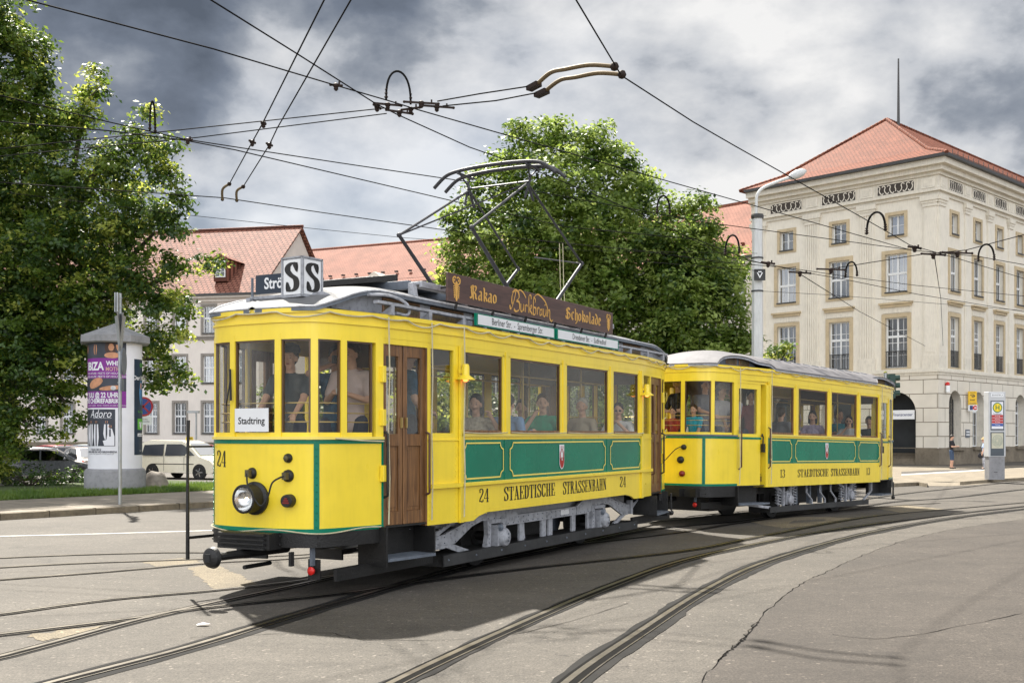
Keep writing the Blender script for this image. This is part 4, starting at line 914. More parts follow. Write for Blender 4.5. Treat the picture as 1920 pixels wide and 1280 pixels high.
        # coat of arms
        if True:
            cx = (1.17 + L - 1.43) / 2; mb = MB()
            def T(a, b, d=0): return Vector((cx + a * sd, -(hw + .010 + d) * sd, 1.52 - b))
            def shield(w, top, bot, d, m):
                p = [(-w, top), (w, top)] + [(w * math.cos(t) , bot - .10 + .10 * math.sin(t)) for t in [math.pi * i / 10 / 2 * 2 for i in range(11)]]
                mb.add([T(a, b, d) for a, b in p], [tuple(range(len(p)))], m)
            shield(.075, 0, .33, 0, WHT); shield(.064, .185, .315, .003, REDC)
            for sx in (-1, 1):
                mb.add([T(sx * .064, .20, .003), T(sx * .064, .12, .003), T(sx * .052, .07, .003), T(sx * .038, .12, .003), T(sx * .038, .20, .003)], [(0, 1, 2, 3, 4)], REDC)
            mb.add([T(-.022, .20, .005), T(.022, .20, .005), T(.022, .17, .005), (T(-.022, .17, .005))], [(0, 1, 2, 3)], REDC)
            mb.add([T(-.018, .06, .004), T(.018, .06, .004), T(.01, .105, .004), T(-.01, .105, .004)], [(0, 1, 2, 3)], REDC)
            for sx in (-1, 1): stroke(mb, crom([(sx * .01, .06), (sx * .03, .05), (sx * .03, .025), (sx * .012, .03)], 3), lambda d: .009, lambda a, b: T(a, b, .006), REDC)
            mb.add([T(-.012, .215, .006), T(.012, .215, .006), T(.012, .18, .006), T(-.012, .18, .006)], [(0, 1, 2, 3)], WHT)
            mb.build('coat_of_arms', root)
        # ledge and skirt
        if kind == 1:
            mb = MB(); B(mb, -.02, L + .02, 1.03, hw + .045, 1.06, 1.105, YEL); mb.build('ledge', root, bevel=.006)
            pl = [(0, 1.06), (L, 1.06), (L, .655), (L - .3, .655), (L - .42, .70), (L - .62, .735), (.62, .735), (.42, .70), (.3, .655), (0, .655)]
        else: pl = [(-.0, 1.105), (L, 1.105), (L, .66), (0, .66)]
        mb = MB(); mb.prism(pl, lambda a, b, d: (a, -d * sd, b), 1.05, hw + .004, YEL)
        if kind == 1:
            for k in range(60): s = .35 + k * (L - .7) / 59; mb.ball((s, -(hw + .005) * sd, .775 if .6 < s < L - .6 else .72), .006, YEL, 5)
            B(mb, -.03, .045, hw + .004, hw + .03, .655, 1.06, YEL); B(mb, L - .045, L + .03, hw + .004, hw + .03, .655, 1.06, YEL); B(mb, -.03, .045, hw + .004, hw + .03, 1.105, 2.66, YEL); B(mb, L - .045, L + .03, hw + .004, hw + .03, 1.105, 2.66, YEL)
        mb.build('skirt_panel', root)
        if sd == 1:
            mb = MB(); fn = lambda a, b: (a, -(hw + .0075), b)
            if kind == 1:
                serif(mb, '24', .42, .655, .855, 1.02, fn, BLKP, T=.12); serif(mb, 'STAEDTISCHE', 1.02, 2.42, .845, 1.015, fn, BLKP); serif(mb, 'STRASSENBAHN', 2.66, 4.12, .845, 1.015, fn, BLKP); serif(mb, '24', 4.62, 4.86, .855, 1.02, fn, BLKP, T=.12)
            else:
                serif(mb, '13', .50, .72, .83, .99, fn, BLKP, T=.12); serif(mb, 'STAEDTISCHE', 1.28, 2.76, .83, .985, fn, BLKP); serif(mb, 'STRASSENBAHN', 2.88, 4.42, .83, .985, fn, BLKP); serif(mb, '13', 4.80, 5.02, .83, .99, fn, BLKP, T=.12)
            mb.build('lettering', root)
        # platform side: door and narrow window, both ends
        for end in (0, 1):
            E_ = (lambda s: s) if end == 0 else (lambda s: L - s)
            P0 = Vector((cs[-1].x, cs[-1].y)); K = Vector((kink[1], kink[0])); Q = Vector((0, hw))
            def pt(a, b, t, off=0): d = (b - a); p = a + d * t; nn = Vector((-d.y, d.x)).normalized(); p = p + nn * off; return p
            def quadbox(mb, a, b, t0, t1, z0, z1, o0, o1, m):
                c = [pt(a, b, t0, o0), pt(a, b, t1, o0), pt(a, b, t1, o1), pt(a, b, t0, o1)]
                vs = [(E_(p.x), -p.y * sd, z) for z in (z0, z1) for p in c]; mb.add(vs, [(0, 1, 2, 3), (7, 6, 5, 4), (0, 4, 5, 1), (1, 5, 6, 2), (2, 6, 7, 3), (3, 7, 4, 0)], m)
            if kind == 1:
                # narrow window panel
                mb = MB(); quadbox(mb, K, Q, 0, 1, .66, 1.62, -.03, .0, YEL); quadbox(mb, K, Q, 0, .1, 1.62, 2.66, -.05, .0, YEL); quadbox(mb, K, Q, .80, 1, 1.62, 2.66, -.05, .0, YEL); quadbox(mb, K, Q, .1, .8, 1.62, 1.67, -.05, .0, YEL); quadbox(mb, K, Q, .1, .8, 2.60, 2.66, -.05, .0, YEL)
                quadbox(mb, K, Q, .06, 1.0, 1.06, 1.105, 0, .045, YEL); quadbox(mb, K, Q, .0, 1.0, 1.585, 1.60, 0, .012, YEL)
                for k in range(14):
                    for tt in (.06, .86): p = pt(K, Q, tt, .003); mb.ball((E_(p.x), -p.y * sd, .72 + k * .066), .006, YEL, 5)
                f = mb.build('platform_side_panel', root); mb = MB(); quadbox(mb, K, Q, .1, .8, 1.67, 2.60, -.03, -.025, GLS); mb.build('pane', f)
                # door leaves, set back a little
                a = P0 + Vector((.02, -.045)); b = K + Vector((-.0, -.045))
                for (t0, t1) in ((.0, .46), (.48, .98)):
                    mb = MB(); w = .09
                    quadbox(mb, a, b, t0, t0 + w, .70, 2.60, -.02, .02, WOOD); quadbox(mb, a, b, t1 - w, t1, .70, 2.60, -.02, .02, WOOD)
                    quadbox(mb, a, b, t0 + w, t1 - w, .70, .84, -.02, .02, WOOD); quadbox(mb, a, b, t0 + w, t1 - w, 1.53, 1.66, -.02, .02, WOOD); quadbox(mb, a, b, t0 + w, t1 - w, 2.48, 2.60, -.02, .02, WOOD)
                    quadbox(mb, a, b, t0 + w, t1 - w, .84, 1.53, -.012, .004, WOOD); quadbox(mb, a, b, t0 + w + .03, t1 - w - .03, .88, 1.49, .004, .010, WOOD)
                    f = mb.build('door', root, bevel=.003); mb = MB(); quadbox(mb, a, b, t0 + w, t1 - w, 1.66, 2.48, -.006, 0, GLS); mb.build('pane', f)
                    mb = MB(); tt = t1 - w / 2 if t0 < .3 else t0 + w / 2; p = pt(a, b, tt, .035); mb.box((E_(p.x), -p.y * sd, 1.78), (.02, .02, .11), BRASS); mb.build('door_handle', f)
                mb = MB(); quadbox(mb, P0, K, -.0, 1.0, 2.60, 2.66, -.05, 0, YEL); quadbox(mb, P0, K, .0, .05, .66, 2.60, -.07, .0, YEL if False else WOOD); quadbox(mb, P0, K, .965, 1.0, .66, 2.60, -.07, .0, WOOD)
                mb.build('door_frame', root)
                mb = MB()
                for tt in (.12 - .1, .97):
                    p = pt(P0, K, tt, .05); x, y = E_(p.x), -p.y * sd; p2 = pt(P0, K, tt, .0); x2, y2 = E_(p2.x), -p2.y * sd
                    mb.tube([(x2, y2, 1.68), (x, y, 1.66), (x, y, 1.60), (x, y, 1.10), (x, y, 1.02), (x2, y2, 1.0)], .014, BLK if tt < .5 else M('oxide_rail', (.10, .045, .03), .5), 8)
                mb.build('grab_rails', root, smooth=60)
                mb = MB(); quadbox(mb, P0, K, -.05, 1.0, .34, .37, -.22, .12, GRYD); quadbox(mb, P0, K, -.05, 1.0, .37, .70, -.25, -.20, BLK); quadbox(mb, P0, K, -.09, -.05, .28, .70, -.3, .10, BLK); quadbox(mb, P0, K, 1.0, 1.03, .34, .66, -.3, .10, BLK)
                quadbox(mb, P0, K, -.05, 1.0, .68, .70, -.25, .0, BLK); mb.build('door_step', root)
                # yellow hinges on the corner post
                mb = MB()
                for z in (2.28, 1.83, 1.25):
                    p = pt(P0, K, -.03, .02); mb.box((E_(p.x), -p.y * sd, z), (.05, .05, .17), YEL)
                mb.build('hinges', root, bevel=.004)
            else:
                mb = MB(); Kb = Q
                a = P0; b = Vector((0, hw - .03))
                quadbox(mb, a, b, .0, .80, .70, 1.56, -.04, -.012, YEL); quadbox(mb, a, b, 0, .07, 1.56, 2.60, -.04, -.01, YEL); quadbox(mb, a, b, .68, .80, 1.56, 2.60, -.04, -.01, YEL); quadbox(mb, a, b, .07, .68, 2.50, 2.60, -.04, -.01, YEL); quadbox(mb, a, b, .07, .68, 1.56, 1.66, -.04, -.01, YEL)
                quadbox(mb, a, b, 0, .82, 1.56, 1.60, -.01, -.004, GRN); quadbox(mb, a, b, .80, 1.0, .66, 2.60, -.16, -.12, YEL); quadbox(mb, a, b, .93, 1.02, .66, 2.60, -.12, .03, YEL); quadbox(mb, a, b, 0, 1, 2.60, 2.66, -.05, 0, YEL)
                f = mb.build('door', root); mb = MB(); quadbox(mb, a, b, .07, .68, 1.66, 2.50, -.03, -.025, GLS); mb.build('pane', f)
                mb = MB(); p = pt(a, b, .80, .03); x, y = E_(p.x), -p.y * sd; mb.tube([(x - .03, y, 1.62), (x, y, 1.66), (x + .04, y, 1.6), (x + .03, y, 1.48)], .014, BLK, 7); mb.box((x + .03, y, 1.40), (.07, .06, .16), BLK)
                mb.build('door_handle', f)
                mb = MB()
                for tt, m_ in ((.05, 1), (1.02, 0)):
                    p = pt(a, b, tt, .07); x, y = E_(p.x), -p.y * sd; p2 = pt(a, b, tt, .01); x2, y2 = E_(p2.x), -p2.y * sd
                    z1 = 1.72 if m_ else 1.80; mb.tube([(x2, y2, z1), (x, y, z1 - .03), (x, y, 1.05), (x2, y2, 1.0)], .014, M('oxide_rail', (.10, .045, .03), .5), 8)
                mb.build('grab_rails', root, smooth=60)
                mb = MB(); quadbox(mb, a, b, -.02, 1.0, .34, .37, -.25, .08, GRYD); quadbox(mb, a, b, -.02, 1.0, .37, .68, -.28, -.22, BLK); quadbox(mb, a, b, -.05, -.02, .34, .68, -.3, .06, BLK); quadbox(mb, a, b, -.02, .95, .68, .70, -.28, 0, BLK); mb.build('door_step', root)
    # floor, ceiling, bulkheads, seats
    mb = MB(); pl = [((p[0] - L / 2) * .985 + L / 2, p[1] * .92) for p in rg]; n = len(pl); mb.add([(x, y, ZF) for x, y in pl] + [(x, y, .765) for x, y in pl], [tuple(range(n)), tuple(range(2 * n - 1, n - 1, -1))] + [(i, (i + 1) % n, n + (i + 1) % n, n + i) for i in range(n)], INT); mb.build('floor', root)
    for s in (0, L):
        mb = MB()
        for y0, y1 in ((-1.02, -.55), (.55, 1.02)):
            mb.bb(s - .02, s + .02, y0, y1, ZF, 1.65, INT); mb.bb(s - .02, s + .02, y0, y0 + .06, 1.65, 2.6, INT); mb.bb(s - .02, s + .02, y1 - .06, y1, 1.65, 2.6, INT)
        mb.bb(s - .02, s + .02, -1.02, 1.02, 2.45, 2.88, INT); mb.bb(s - .03, s + .03, -.55, -.5, ZF, 2.45, WOOD); mb.bb(s - .03, s + .03, .5, .55, ZF, 2.45, WOOD); mb.build('bulkhead', root)
    for sd in (1, -1):
        mb = MB(); y = lambda n: -n * sd
        mb.bb(.1, L - .1, y(1.0), y(.52), 1.22, 1.28, WOOD); mb.bb(.1, L - .1, y(.56), y(.52), ZF, 1.22, INT); mb.bb(.1, L - .1, y(1.01), y(.97), 1.28, 1.64, WOOD); mb.build('bench', root)
    mb = MB()
    for s in (.9, 2.7, L - .9):
        for y in (-.45, .45): mb.tube([(s, y, ZF), (s, y, 2.9)], .014, BRASS, 6)
    for y in (-.5, .5): mb.tube([(.1, y, 2.45), (L - .1, y, 2.45)], .012, BRASS, 6)
    mb.build('grab_poles', root)
    # underframe: sole bars, cross members, bumper beams
    mb = MB(); mb.bb(-1.9, L + 1.9, -.62, -.50, .50, .66, BLK); mb.bb(-1.9, L + 1.9, .50, .62, .50, .66, BLK)
    for s in np.linspace(-1.7, L + 1.7, 9): mb.bb(s - .04, s + .04, -.62, .62, .52, .64, BLK)
    mb.bb(1.9, 3.5, -.5, .5, .25, .60, BLK); mb.build('underframe', root)
    for end in (0, 1):
        E_ = (lambda s: s) if end == 0 else (lambda s: L - s)
        p = [(E_(q.x), -q.y) for q in seg(-AM, AM)]; mb = MB()
        mb.strip(p, .535 if kind == 1 else .50, zb, .05 if end else -.05, BLK, out=.012 if end else -.012)
        for q in (-.35, .35, -.75, .75, 1.2, -1.2):
            c = at(q); 
            for dz_ in (.565, .65): mb.ball((E_(c.x - .03), -c.y, dz_), .013, BLK, 6)
        mb.build('bumper_beam', root, smooth=40)
    # wheels
    for s in (1.27, L - 1.12 if kind == 1 else L - 1.25):
        for y in (-.5, .5):
            mb = MB(); mb.lathe([(.06, -.06), (.12, -.05), (.12, -.035), (.30, -.03), (.31, -.05), (.38, -.05), (.385, .03), (.42, .035), (.42, .05), (.3, .05), (.1, .05)], (s, y, .385), BLK, 32, axis=(0, 1 if y < 0 else -1, 0))
            mb.build('wheel', root, smooth=40)
        mb = MB(); mb.tube([(s, -.95, .385), (s, .95, .385)], .06, BLK, 10); mb.build('axle', root)
    return cs, at, AM, rg
REDC = M('crest_red', (.42, .03, .02), .5)
FR1 = [(0, -2.2), (.28, -2.19), (.5, -2.15), (.62, -2.105), (.70, -2.02), (.75, -1.90), (.80, -1.76), (.93, -1.28)]
FR2 = [(0, -1.85), (.3, -1.83), (.55, -1.77), (.72, -1.68), (.80, -1.56), (.86, -1.35), (.93, -.95)]
L1 = 5.5; L2 = 5.6
t1 = empty('tram_car', O1, math.pi / 2 - A1, 'yellow and green vintage motor tram number 24 with raised pantograph and brown roof board', 'tram', 'coupled vintage tram cars')
cs1, at1, AM1, rg1 = tram_body(t1, L1, FR1, '24', 1, 3, (.30, .72 - .03, 1.02), kink=(1.02, -.58), zb=.68)
t2 = empty('tram_car', (O2.x, O2.y, 0.0), math.pi / 2 - A2, 'yellow and green trailer tram number 13 coupled behind, with plain barrel roof and no pantograph', 'tram', 'coupled vintage tram cars', rx=R(.9))
cs2, at2, AM2, rg2 = tram_body(t2, L2, FR2, '13', 2, 3, (.30, .86), kink=(1.005, -.5), seam=.70)
# ---- roofs
def outline_w(cs, L, s):
    """half width of the plan at s"""
    if s > L / 2: s = L - s
    if s >= 0: return 1.08
    pts = [(p.x, p.y) for p in cs if p.y >= 0] + [(0, 1.08)]
    pts.sort()
    if s <= pts[0][0]: return 0.02
    for i in range(len(pts) - 1):
        if pts[i][0] <= s <= pts[i + 1][0]: return pts[i][1] + (pts[i + 1][1] - pts[i][1]) * (s - pts[i][0]) / max(1e-6, pts[i + 1][0] - pts[i][0])
    return 1.08
def roof(root, cs, L, nose, kind):
    mb = MB(); S = np.linspace(nose + .02, L - nose - .02, 70); P = []
    for s in S:
        w = outline_w(cs, L, s) + .03; P.append([(s, -w + 2 * w * j / 16, 2.905 + .015 * (1 - (2 * j / 16 - 1) ** 2)) for j in range(17)])
    mb.grid(P, GRYD); mb.build('roof_deck', root, smooth=60)
    def q(s): return min(s - nose, L - nose - s)      # distance from the nearer end
    top = MB(); P = []; E0 = []; S = list(np.linspace(0, 1.6, 26)); S = [nose - .03 + x for x in S] + list(np.linspace(nose + 1.6, L - nose - 1.6, 50))[1:-1] + [L - nose + .03 - x for x in S[::-1]]
    def smo(x): return sm(x)
    for s in S:
        d = max(0, q(s)); W_ = outline_w(cs, L, s + (.03 if s < 0 else -.03)) + .035
        if kind == 1:
            t = sm((d - .12) / .85); w = min(W_, W_ + (.82 - W_) * sm((d - .02) / .5)) if W_ > .82 else W_
            e = 2.915 + .25 * math.sin(min(1, max(0, d - .1) / 1.0) * math.pi / 2) ** 1.0
            c = 2.93 + .39 * math.sin(min(1, d / 1.7) * math.pi / 2)
        else:
            o = min(s + 1.55, .20 - s) if s < L / 2 else min(L + 1.55 - s, s - (L - .20))   # opening zone
            op = sm(max(0, o) / .25) if o > 0 else 0; arch = math.sqrt(max(0, 1 - ((s - (-.68 if s < L / 2 else L + .68)) / .89) ** 2)) if o > 0 else 0
            w = W_ + (.84 - W_) * op if W_ > .84 else W_
            e = 2.915 + .19 * arch
            c = 2.93 + .33 * math.sin(min(1, d / 1.3) * math.pi / 2)
        c = max(c, e + .02); row = []
        for j in range(21):
            u = 2 * j / 20 - 1; row.append((s, u * w, e + (c - e) * (1 - abs(u) ** 2.3)))
        P.append(row); E0.append((s, w, e))
    RM = ROOFC if kind == 1 else ROOF2
    top.grid(P, RM); top.grid([[(x, y * .995, z - .035) for x, y, z in r] for r in P], CEIL)
    top.build('roof', root, smooth=50)
    mb = MB()
    for sd in (1, -1):
        mb.grid([[(s, -sd * (w + .004), e + .006) for s, w, e in E0], [(s, -sd * (w + .006), e - .04) for s, w, e in E0], [(s, -sd * (w - .03), e - .042) for s, w, e in E0]], GRYD if kind == 1 else GRY)
        mb.tube([(s, -sd * (w + .006), e + .002) for s, w, e in E0], .012, GRY if kind == 1 else ROOF2, 6)
    mb.build('roof_gutter', root, smooth=50)
    if kind == 2:
        mb = MB()
        for s in np.linspace(.4, L - .4, 12): mb.box((s, -.86, 3.13), (.05, .14, .012), GRYD, Matrix.Rotation(R(16), 3, 'X'))
        mb.build('roof_battens', root)
    # clerestory walls
    rows = [s for s in S if nose + .35 < s < L - nose - .35] if kind == 1 else None
    for sd in (1, -1):
        if kind == 1:
            mb = MB(); R_ = [(s, e) for s, w, e in E0 if nose + .3 < s < L - nose - .3]
            mb.grid([[(s, -sd * .70, 2.93) for s, e in R_], [(s, -sd * .70, e - .035) for s, e in R_]], GRY); mb.build('clerestory_wall', root)
            x = -.98
            while x < L + .6:
                mb = MB(); mb.bb(x, x + .72, -sd * .70, -sd * .712, 2.965, 3.125, WOOD); f = mb.build('clerestory_window', root)
                mb = MB(); mb.bb(x + .03, x + .69, -sd * .7125, -sd * .716, 2.985, 3.105, AMB); mb.build('pane', f); x += .95
        else:
            for x0 in (-1.5, L - .2):
                mb = MB(); R_ = [(s, e) for s, w, e in E0 if x0 <= s <= x0 + 1.7]
                mb.grid([[(s, -sd * .74, 2.93) for s, e in R_], [(s, -sd * .74, e - .02) for s, e in R_]], GRYD)
                for a in (.45, .95): mb.bb(x0 + a, x0 + a + .4, -sd * .74, -sd * .752, 2.95, 3.07, WOOD); mb.bb(x0 + a + .04, x0 + a + .36, -sd * .752, -sd * .757, 2.965, 3.055, AMB)
                mb.build('clerestory_window', root)
roof(t1, cs1, L1, -2.2, 1); roof(t2, cs2, L2, -1.85, 2)
# ---- tram 1 roof gear
for sd in (1, -1):
    mb = MB(); mb.bb(-1.45, L1 + 1.4, -sd * .93, -sd * 1.0, 3.0, 3.03, GRY)
    for s in np.arange(-1.2, L1 + 1.3, .72): mb.prism([(0, 0), (.14, 0), (.14, .10), (.0, .02)], lambda a, b, d: (d, -sd * (.86 + a), 2.90 + b), s - .03, s + .03, GRY)
    mb.build('roof_step_rail', t1)
mb = MB(); mb.tube(crom([(-1.42, -.84, 3.10), (-1.1, -.88, 3.12), (-.88, -.93, 3.07), (-.84, -.96, 2.98), (-.9, -.96, 2.93), (-1.05, -.93, 2.94)], 5), .017, GRY, 8); mb.build('roof_grab_handle', t1, smooth=60)
mb = MB(); mb.bb(-.65, 5.3, -.30, .62, 3.40, 3.425, GRYD); mb.bb(-.66, -.62, -.66, .66, 3.35, 3.42, BLK)
for s in (-.3, .8, 1.9, 3.0, 4.1, 5.0):
    mb.bb(s - .03, s + .03, -.6, .6, 3.30, 3.40, GRYD); mb.prism([(0, 0), (.1, 0), (.06, .2), (0, .2)], lambda a, b, d: (d, -(.60 + a), 3.17 + b), s - .04, s + .04, GRY)
mb.bb(-.2, 5.3, -.66, -.44, 3.365, 3.40, GRY); mb.bb(-.2, 5.3, -.70, -.66, 3.33, 3.40, GRY); mb.bb(-.2, 5.3, .44, .66, 3.40, 3.43, BLK)
mb.build('roof_walkway', t1, bevel=.004)
# pantograph
pg = MB(); IR = M('pantograph_steel', (.05, .05, .055), .5, metal=.3, var=.2)
for y in (-.55, .55):
    for (k, b) in ((1.15, 2.32), (4.42, 3.36)):
        pg.tube([(b, y, 3.44), (k, y * 1.0, 4.32)], [.030, .024], IR, 8)
        pg.tube([(k, y, 4.32), (2.80, y * .86, 5.22)], .017, IR, 7)
    pg.tube([(2.1, y, 3.47), (3.6, y, 3.47)], .03, IR, 8); pg.ball((1.15, y, 4.32), .035, IR, 8); pg.ball((4.42, y, 4.32), .035, IR, 8)
    pg.tube([(2.80, y * .86, 5.15), (2.82, y * .92, 5.34)], .022, IR, 8); pg.tube([(2.95, y * .88, 5.0), (2.80, y * .86, 5.22)], .02, IR, 6); pg.tube([(2.70, y * .88, 5.0), (2.78, y * .9, 5.2)], .018, IR, 6)
pg.tube([(1.15, -.55, 4.32), (1.15, .55, 4.32)], .010, IR, 6) if False else None
pg.tube([(1.15, .55, 4.32), (2.8, -.47, 5.22)], .011, IR, 6); pg.tube([(4.42, -.55, 4.32), (4.1, .1, 4.42)], .010, IR, 6)
pg.tube([(2.78, -.5, 5.24), (2.78, .5, 5.24)], .013, IR, 6)
for s in (2.35, 3.35): pg.tube([(s, -.55, 3.47), (s, .55, 3.47)], .03, IR, 8)
pg.v = [(x, y, z - .07 * min(1, max(0, (z - 3.5) / .8))) for x, y, z in pg.v]; p_ = pg.build('pantograph', t1, smooth=50)
mb = MB()
for s in (2.66, 2.96):
    pts = [(s, -.98, 5.28), (s, -.80, 5.42), (s, -.62, 5.475), (s, -.3, 5.50), (s, 0, 5.505), (s, .3, 5.50), (s, .62, 5.475), (s, .80, 5.42), (s, .98, 5.28)]
    mb.tube(crom([(a, b, c - .07) for a, b, c in pts], 4), .027, IR, 8)
for y in (-.55, .55): mb.bar((2.6, y, 5.37), (3.02, y, 5.37), .03, .03, IR); mb.tube([(2.66, y, 5.37), (2.80, y * .92, 5.23), (2.96, y, 5.37)], .012, IR, 6)
mb.build('contact_head', p_, smooth=50)
mb = MB()
for y, s in ((-.4, 3.95), (-.44, 3.98)): mb.tube([(s, y, 4.5), (s + .03, y, 3.9), (s + .06, y - .03, 3.2)], .006, ROPE, 5)
mb.build('pull_cord', p_)
# roof advertising board
mb = MB(); bx0, bx1, bz0, bz1, bn = -.02, 4.72, 3.185, 3.51, .93
mb.bb(bx0, bx1, -bn, -(bn - .025), bz0, bz1, WOODB); bd = mb.build('advertising_board', t1, bevel=.003)
mb = MB()
for s in np.linspace(.2, 4.5, 6): mb.bar((s, -(bn - .02), bz0 + .2), (s, -.6, 3.36), .02, .02, BLK); mb.bar((s, -(bn - .012), bz0), (s + .03, -(bn - .05), 3.12), .025, .025, BLK)
mb.bar((bx1 - .03, -(bn - .03), bz1 - .05), (bx1 + .35, -.7, 3.3), .012, .012, GRY); mb.build('board_bracket', bd)
GOLD = M('gold_lettering', (.72, .40, .09), .5, var=.06)
mb = MB(); fb = lambda a, b: (a, -(bn + .003), b)
black(mb, 'Kakao', .47, 1.13, 3.265, 3.42, fb, GOLD); black(mb, 'Schokolade', 3.06, 4.28, 3.275, 3.43, fb, GOLD)
# script centre word
def scr(pts, T=.03, t=.008, k=5): stroke(mb, crom([Vector(p) for p in pts], k), lambda d: t + T * abs(d.x * .6 - d.y * .8), lambda a, b: fb(1.50 + a * .74, 3.19 + b * .98), GOLD)
scr([(-.07, .10), (-.05, .06), (0, .07), (.08, .17), (.14, .28), (.12, .30), (.03, .25), (0, .17), (.02, .12)]); scr([(.02, .27), (.12, .31), (.24, .29), (.26, .22), (.16, .17)]); scr([(.16, .17), (.27, .16), (.27, .07), (.15, .035), (.08, .06)])
scr([(.20, .29), (.30, .325), (.42, .30), (.52, .24)], .015)
scr([(.33, .15), (.33, .06), (.38, .05), (.42, .10), (.43, .15), (.43, .06)], .022); scr([(.49, .15), (.49, .05)], .022); scr([(.49, .12), (.54, .15), (.57, .13)], .022)
scr([(.63, .05), (.63, .26), (.70, .29), (.72, .24)], .022); scr([(.64, .11), (.72, .16), (.72, .12), (.66, .10), (.76, .04)], .022)
scr([(.82, .28), (.80, .20), (.80, .05), (.88, .06), (.89, .13), (.82, .14)], .024); scr([(.82, .28), (.88, .24), (.86, .2)], .018)
scr([(.95, .15), (.95, .05)], .022); scr([(.95, .12), (1.0, .15), (1.03, .13)], .022); scr([(1.12, .13), (1.06, .12), (1.06, .05), (1.13, .08), (1.14, .15), (1.14, .05)], .022)
scr([(1.20, .15), (1.20, .06), (1.25, .05), (1.29, .10), (1.30, .15), (1.30, .05)], .022); scr([(1.36, .15), (1.36, .05)], .022); scr([(1.36, .12), (1.42, .15), (1.45, .12), (1.45, .04), (1.52, .00), (1.58, .03)], .022)
scr([(.80, .26), (.95, .325), (1.12, .30), (1.28, .24), (1.36, .16), (1.38, .10)], .018); scr([(1.24, .20), (1.28, .21)], .02)
def crayfish(cx, cz, h):
    def f(a, b): return fb(cx + a * h * 1.35, cz + b * h * 1.08)
    def st_(p, w): stroke(mb, crom([Vector(q) for q in p], 4), lambda d: w, f, GOLD)
    body = [(0, .30), (.07, .22), (.09, .08), (.06, -.05), (.04, -.25), (.07, -.40), (.03, -.50), (-.03, -.50), (-.07, -.40), (-.04, -.25), (-.06, -.05), (-.09, .08), (-.07, .22)]
    mb.add([f(a, b) for a, b in body], [tuple(range(len(body)))], GOLD)
    for g in (-1, 1):
        st_([(g * .05, .12), (g * .2, .24), (g * .21, .38), (g * .10, .45), (g * .03, .40)], .06); st_([(g * .2, .3), (g * .1, .34), (g * .12, .27)], .04)
        for k in range(6): st_([(g * .06, .10 - k * .07), (g * (.20 - k * .01), .06 - k * .09)], .042)
crayfish(.17, 3.345, .27); crayfish(4.55, 3.35, .24)
mb.build('lettering', bd)
# destination boards
for (a, b, txt, sz) in ((.38, 2.44, 'Berliner Str.  -  Spremberger Str.', .118), (2.50, 4.60, 'Dresdener Str.  -  Südfriedhof', .110)):
    mb = MB(); mb.bb(a, b, -1.045, -1.075, 2.93, 3.075, GRN); bo = mb.build('route_board', t1)
    mb = MB(); mb.bb(a + .035, b - .035, -1.076, -1.0785, 2.945, 3.062, WHT); mb.build('board_face', bo)
    mb = MB(); put_text(mb, txt, sz, lambda x, y: ((a + b) / 2 + x, -1.0805, 3.003 + y), BLKP, sx=.86, bold=.0); mb.build('lettering', bo)
    mb = MB()
    for s in (a + .2, (a + b) / 2, b - .2): mb.bar((s, -1.06, 2.93), (s, -1.06, 2.90), .02, .02, GRY); mb.ball((s, -1.085, 2.912), .014, GRY, 6)
    mb.build('bracket', bo)
# SS route box
bxr = MB(); c = Vector((-1.85, .06, 3.30)); 
ang = R(45)
def boxf(s, name='x'): pass
cc_ = Vector((-1.70, -.205, 3.27)); hw_ = .142
rot = Matrix.Rotation(math.radians(-5), 3, 'Z')
def rb(p): return rot @ Vector(p) + cc_
bxr = MB(); bxr.box(cc_, (2 * hw_, 2 * hw_, .40), GRY, rot)
for z in (-.20, .20): bxr.box(cc_ + Vector((0, 0, z)), (2 * hw_ + .02, 2 * hw_ + .02, .015), GRY, rot)
for a, b in ((1, 1), (1, -1), (-1, 1), (-1, -1)): bxr.box(rb((a * hw_, b * hw_, 0)), (.02, .02, .41), GRY, rot)
bxr.tube([(cc_.x, cc_.y, 3.0), (cc_.x, cc_.y, 3.12)], .03, BLK, 8); bxr.build('route_box', t1)
rbx = t1.children[-1]
mb = MB()
def Sface(fn):
    mb.add([fn(-.122, -.178), fn(.122, -.178), fn(.122, .178), fn(-.122, .178)], [(0, 1, 2, 3)], WHT)
for (ax_, nx_) in (((0, -1, 0), (-1, 0, 0)), ((1, 0, 0), (0, -1, 0)), ((0, 1, 0), (1, 0, 0)), ((-1, 0, 0), (0, 1, 0))):
    ax_ = Vector(ax_); nx_ = Vector(nx_)
    f0 = lambda a, b: rb(ax_ * a + nx_ * (hw_ + .004) + Vector((0, 0, b))); Sface(f0)
    serif(mb, 'S', -.095, .095, -.145, .145, lambda a, b: rb(ax_ * a + nx_ * (hw_ + .008) + Vector((0, 0, b))), BLKP, T=.20, t=.07)
mb.build('lettering', rbx)
mb = MB(); mb.prism([(-.42, 0), (.3, 0), (.26, .10), (.18, .13), (-.36, .09)], lambda a, b, d: (-1.70 + d, -.30 - a, 2.99 + b), -.02, .02, GRY); mb.build('box_bracket', t1)
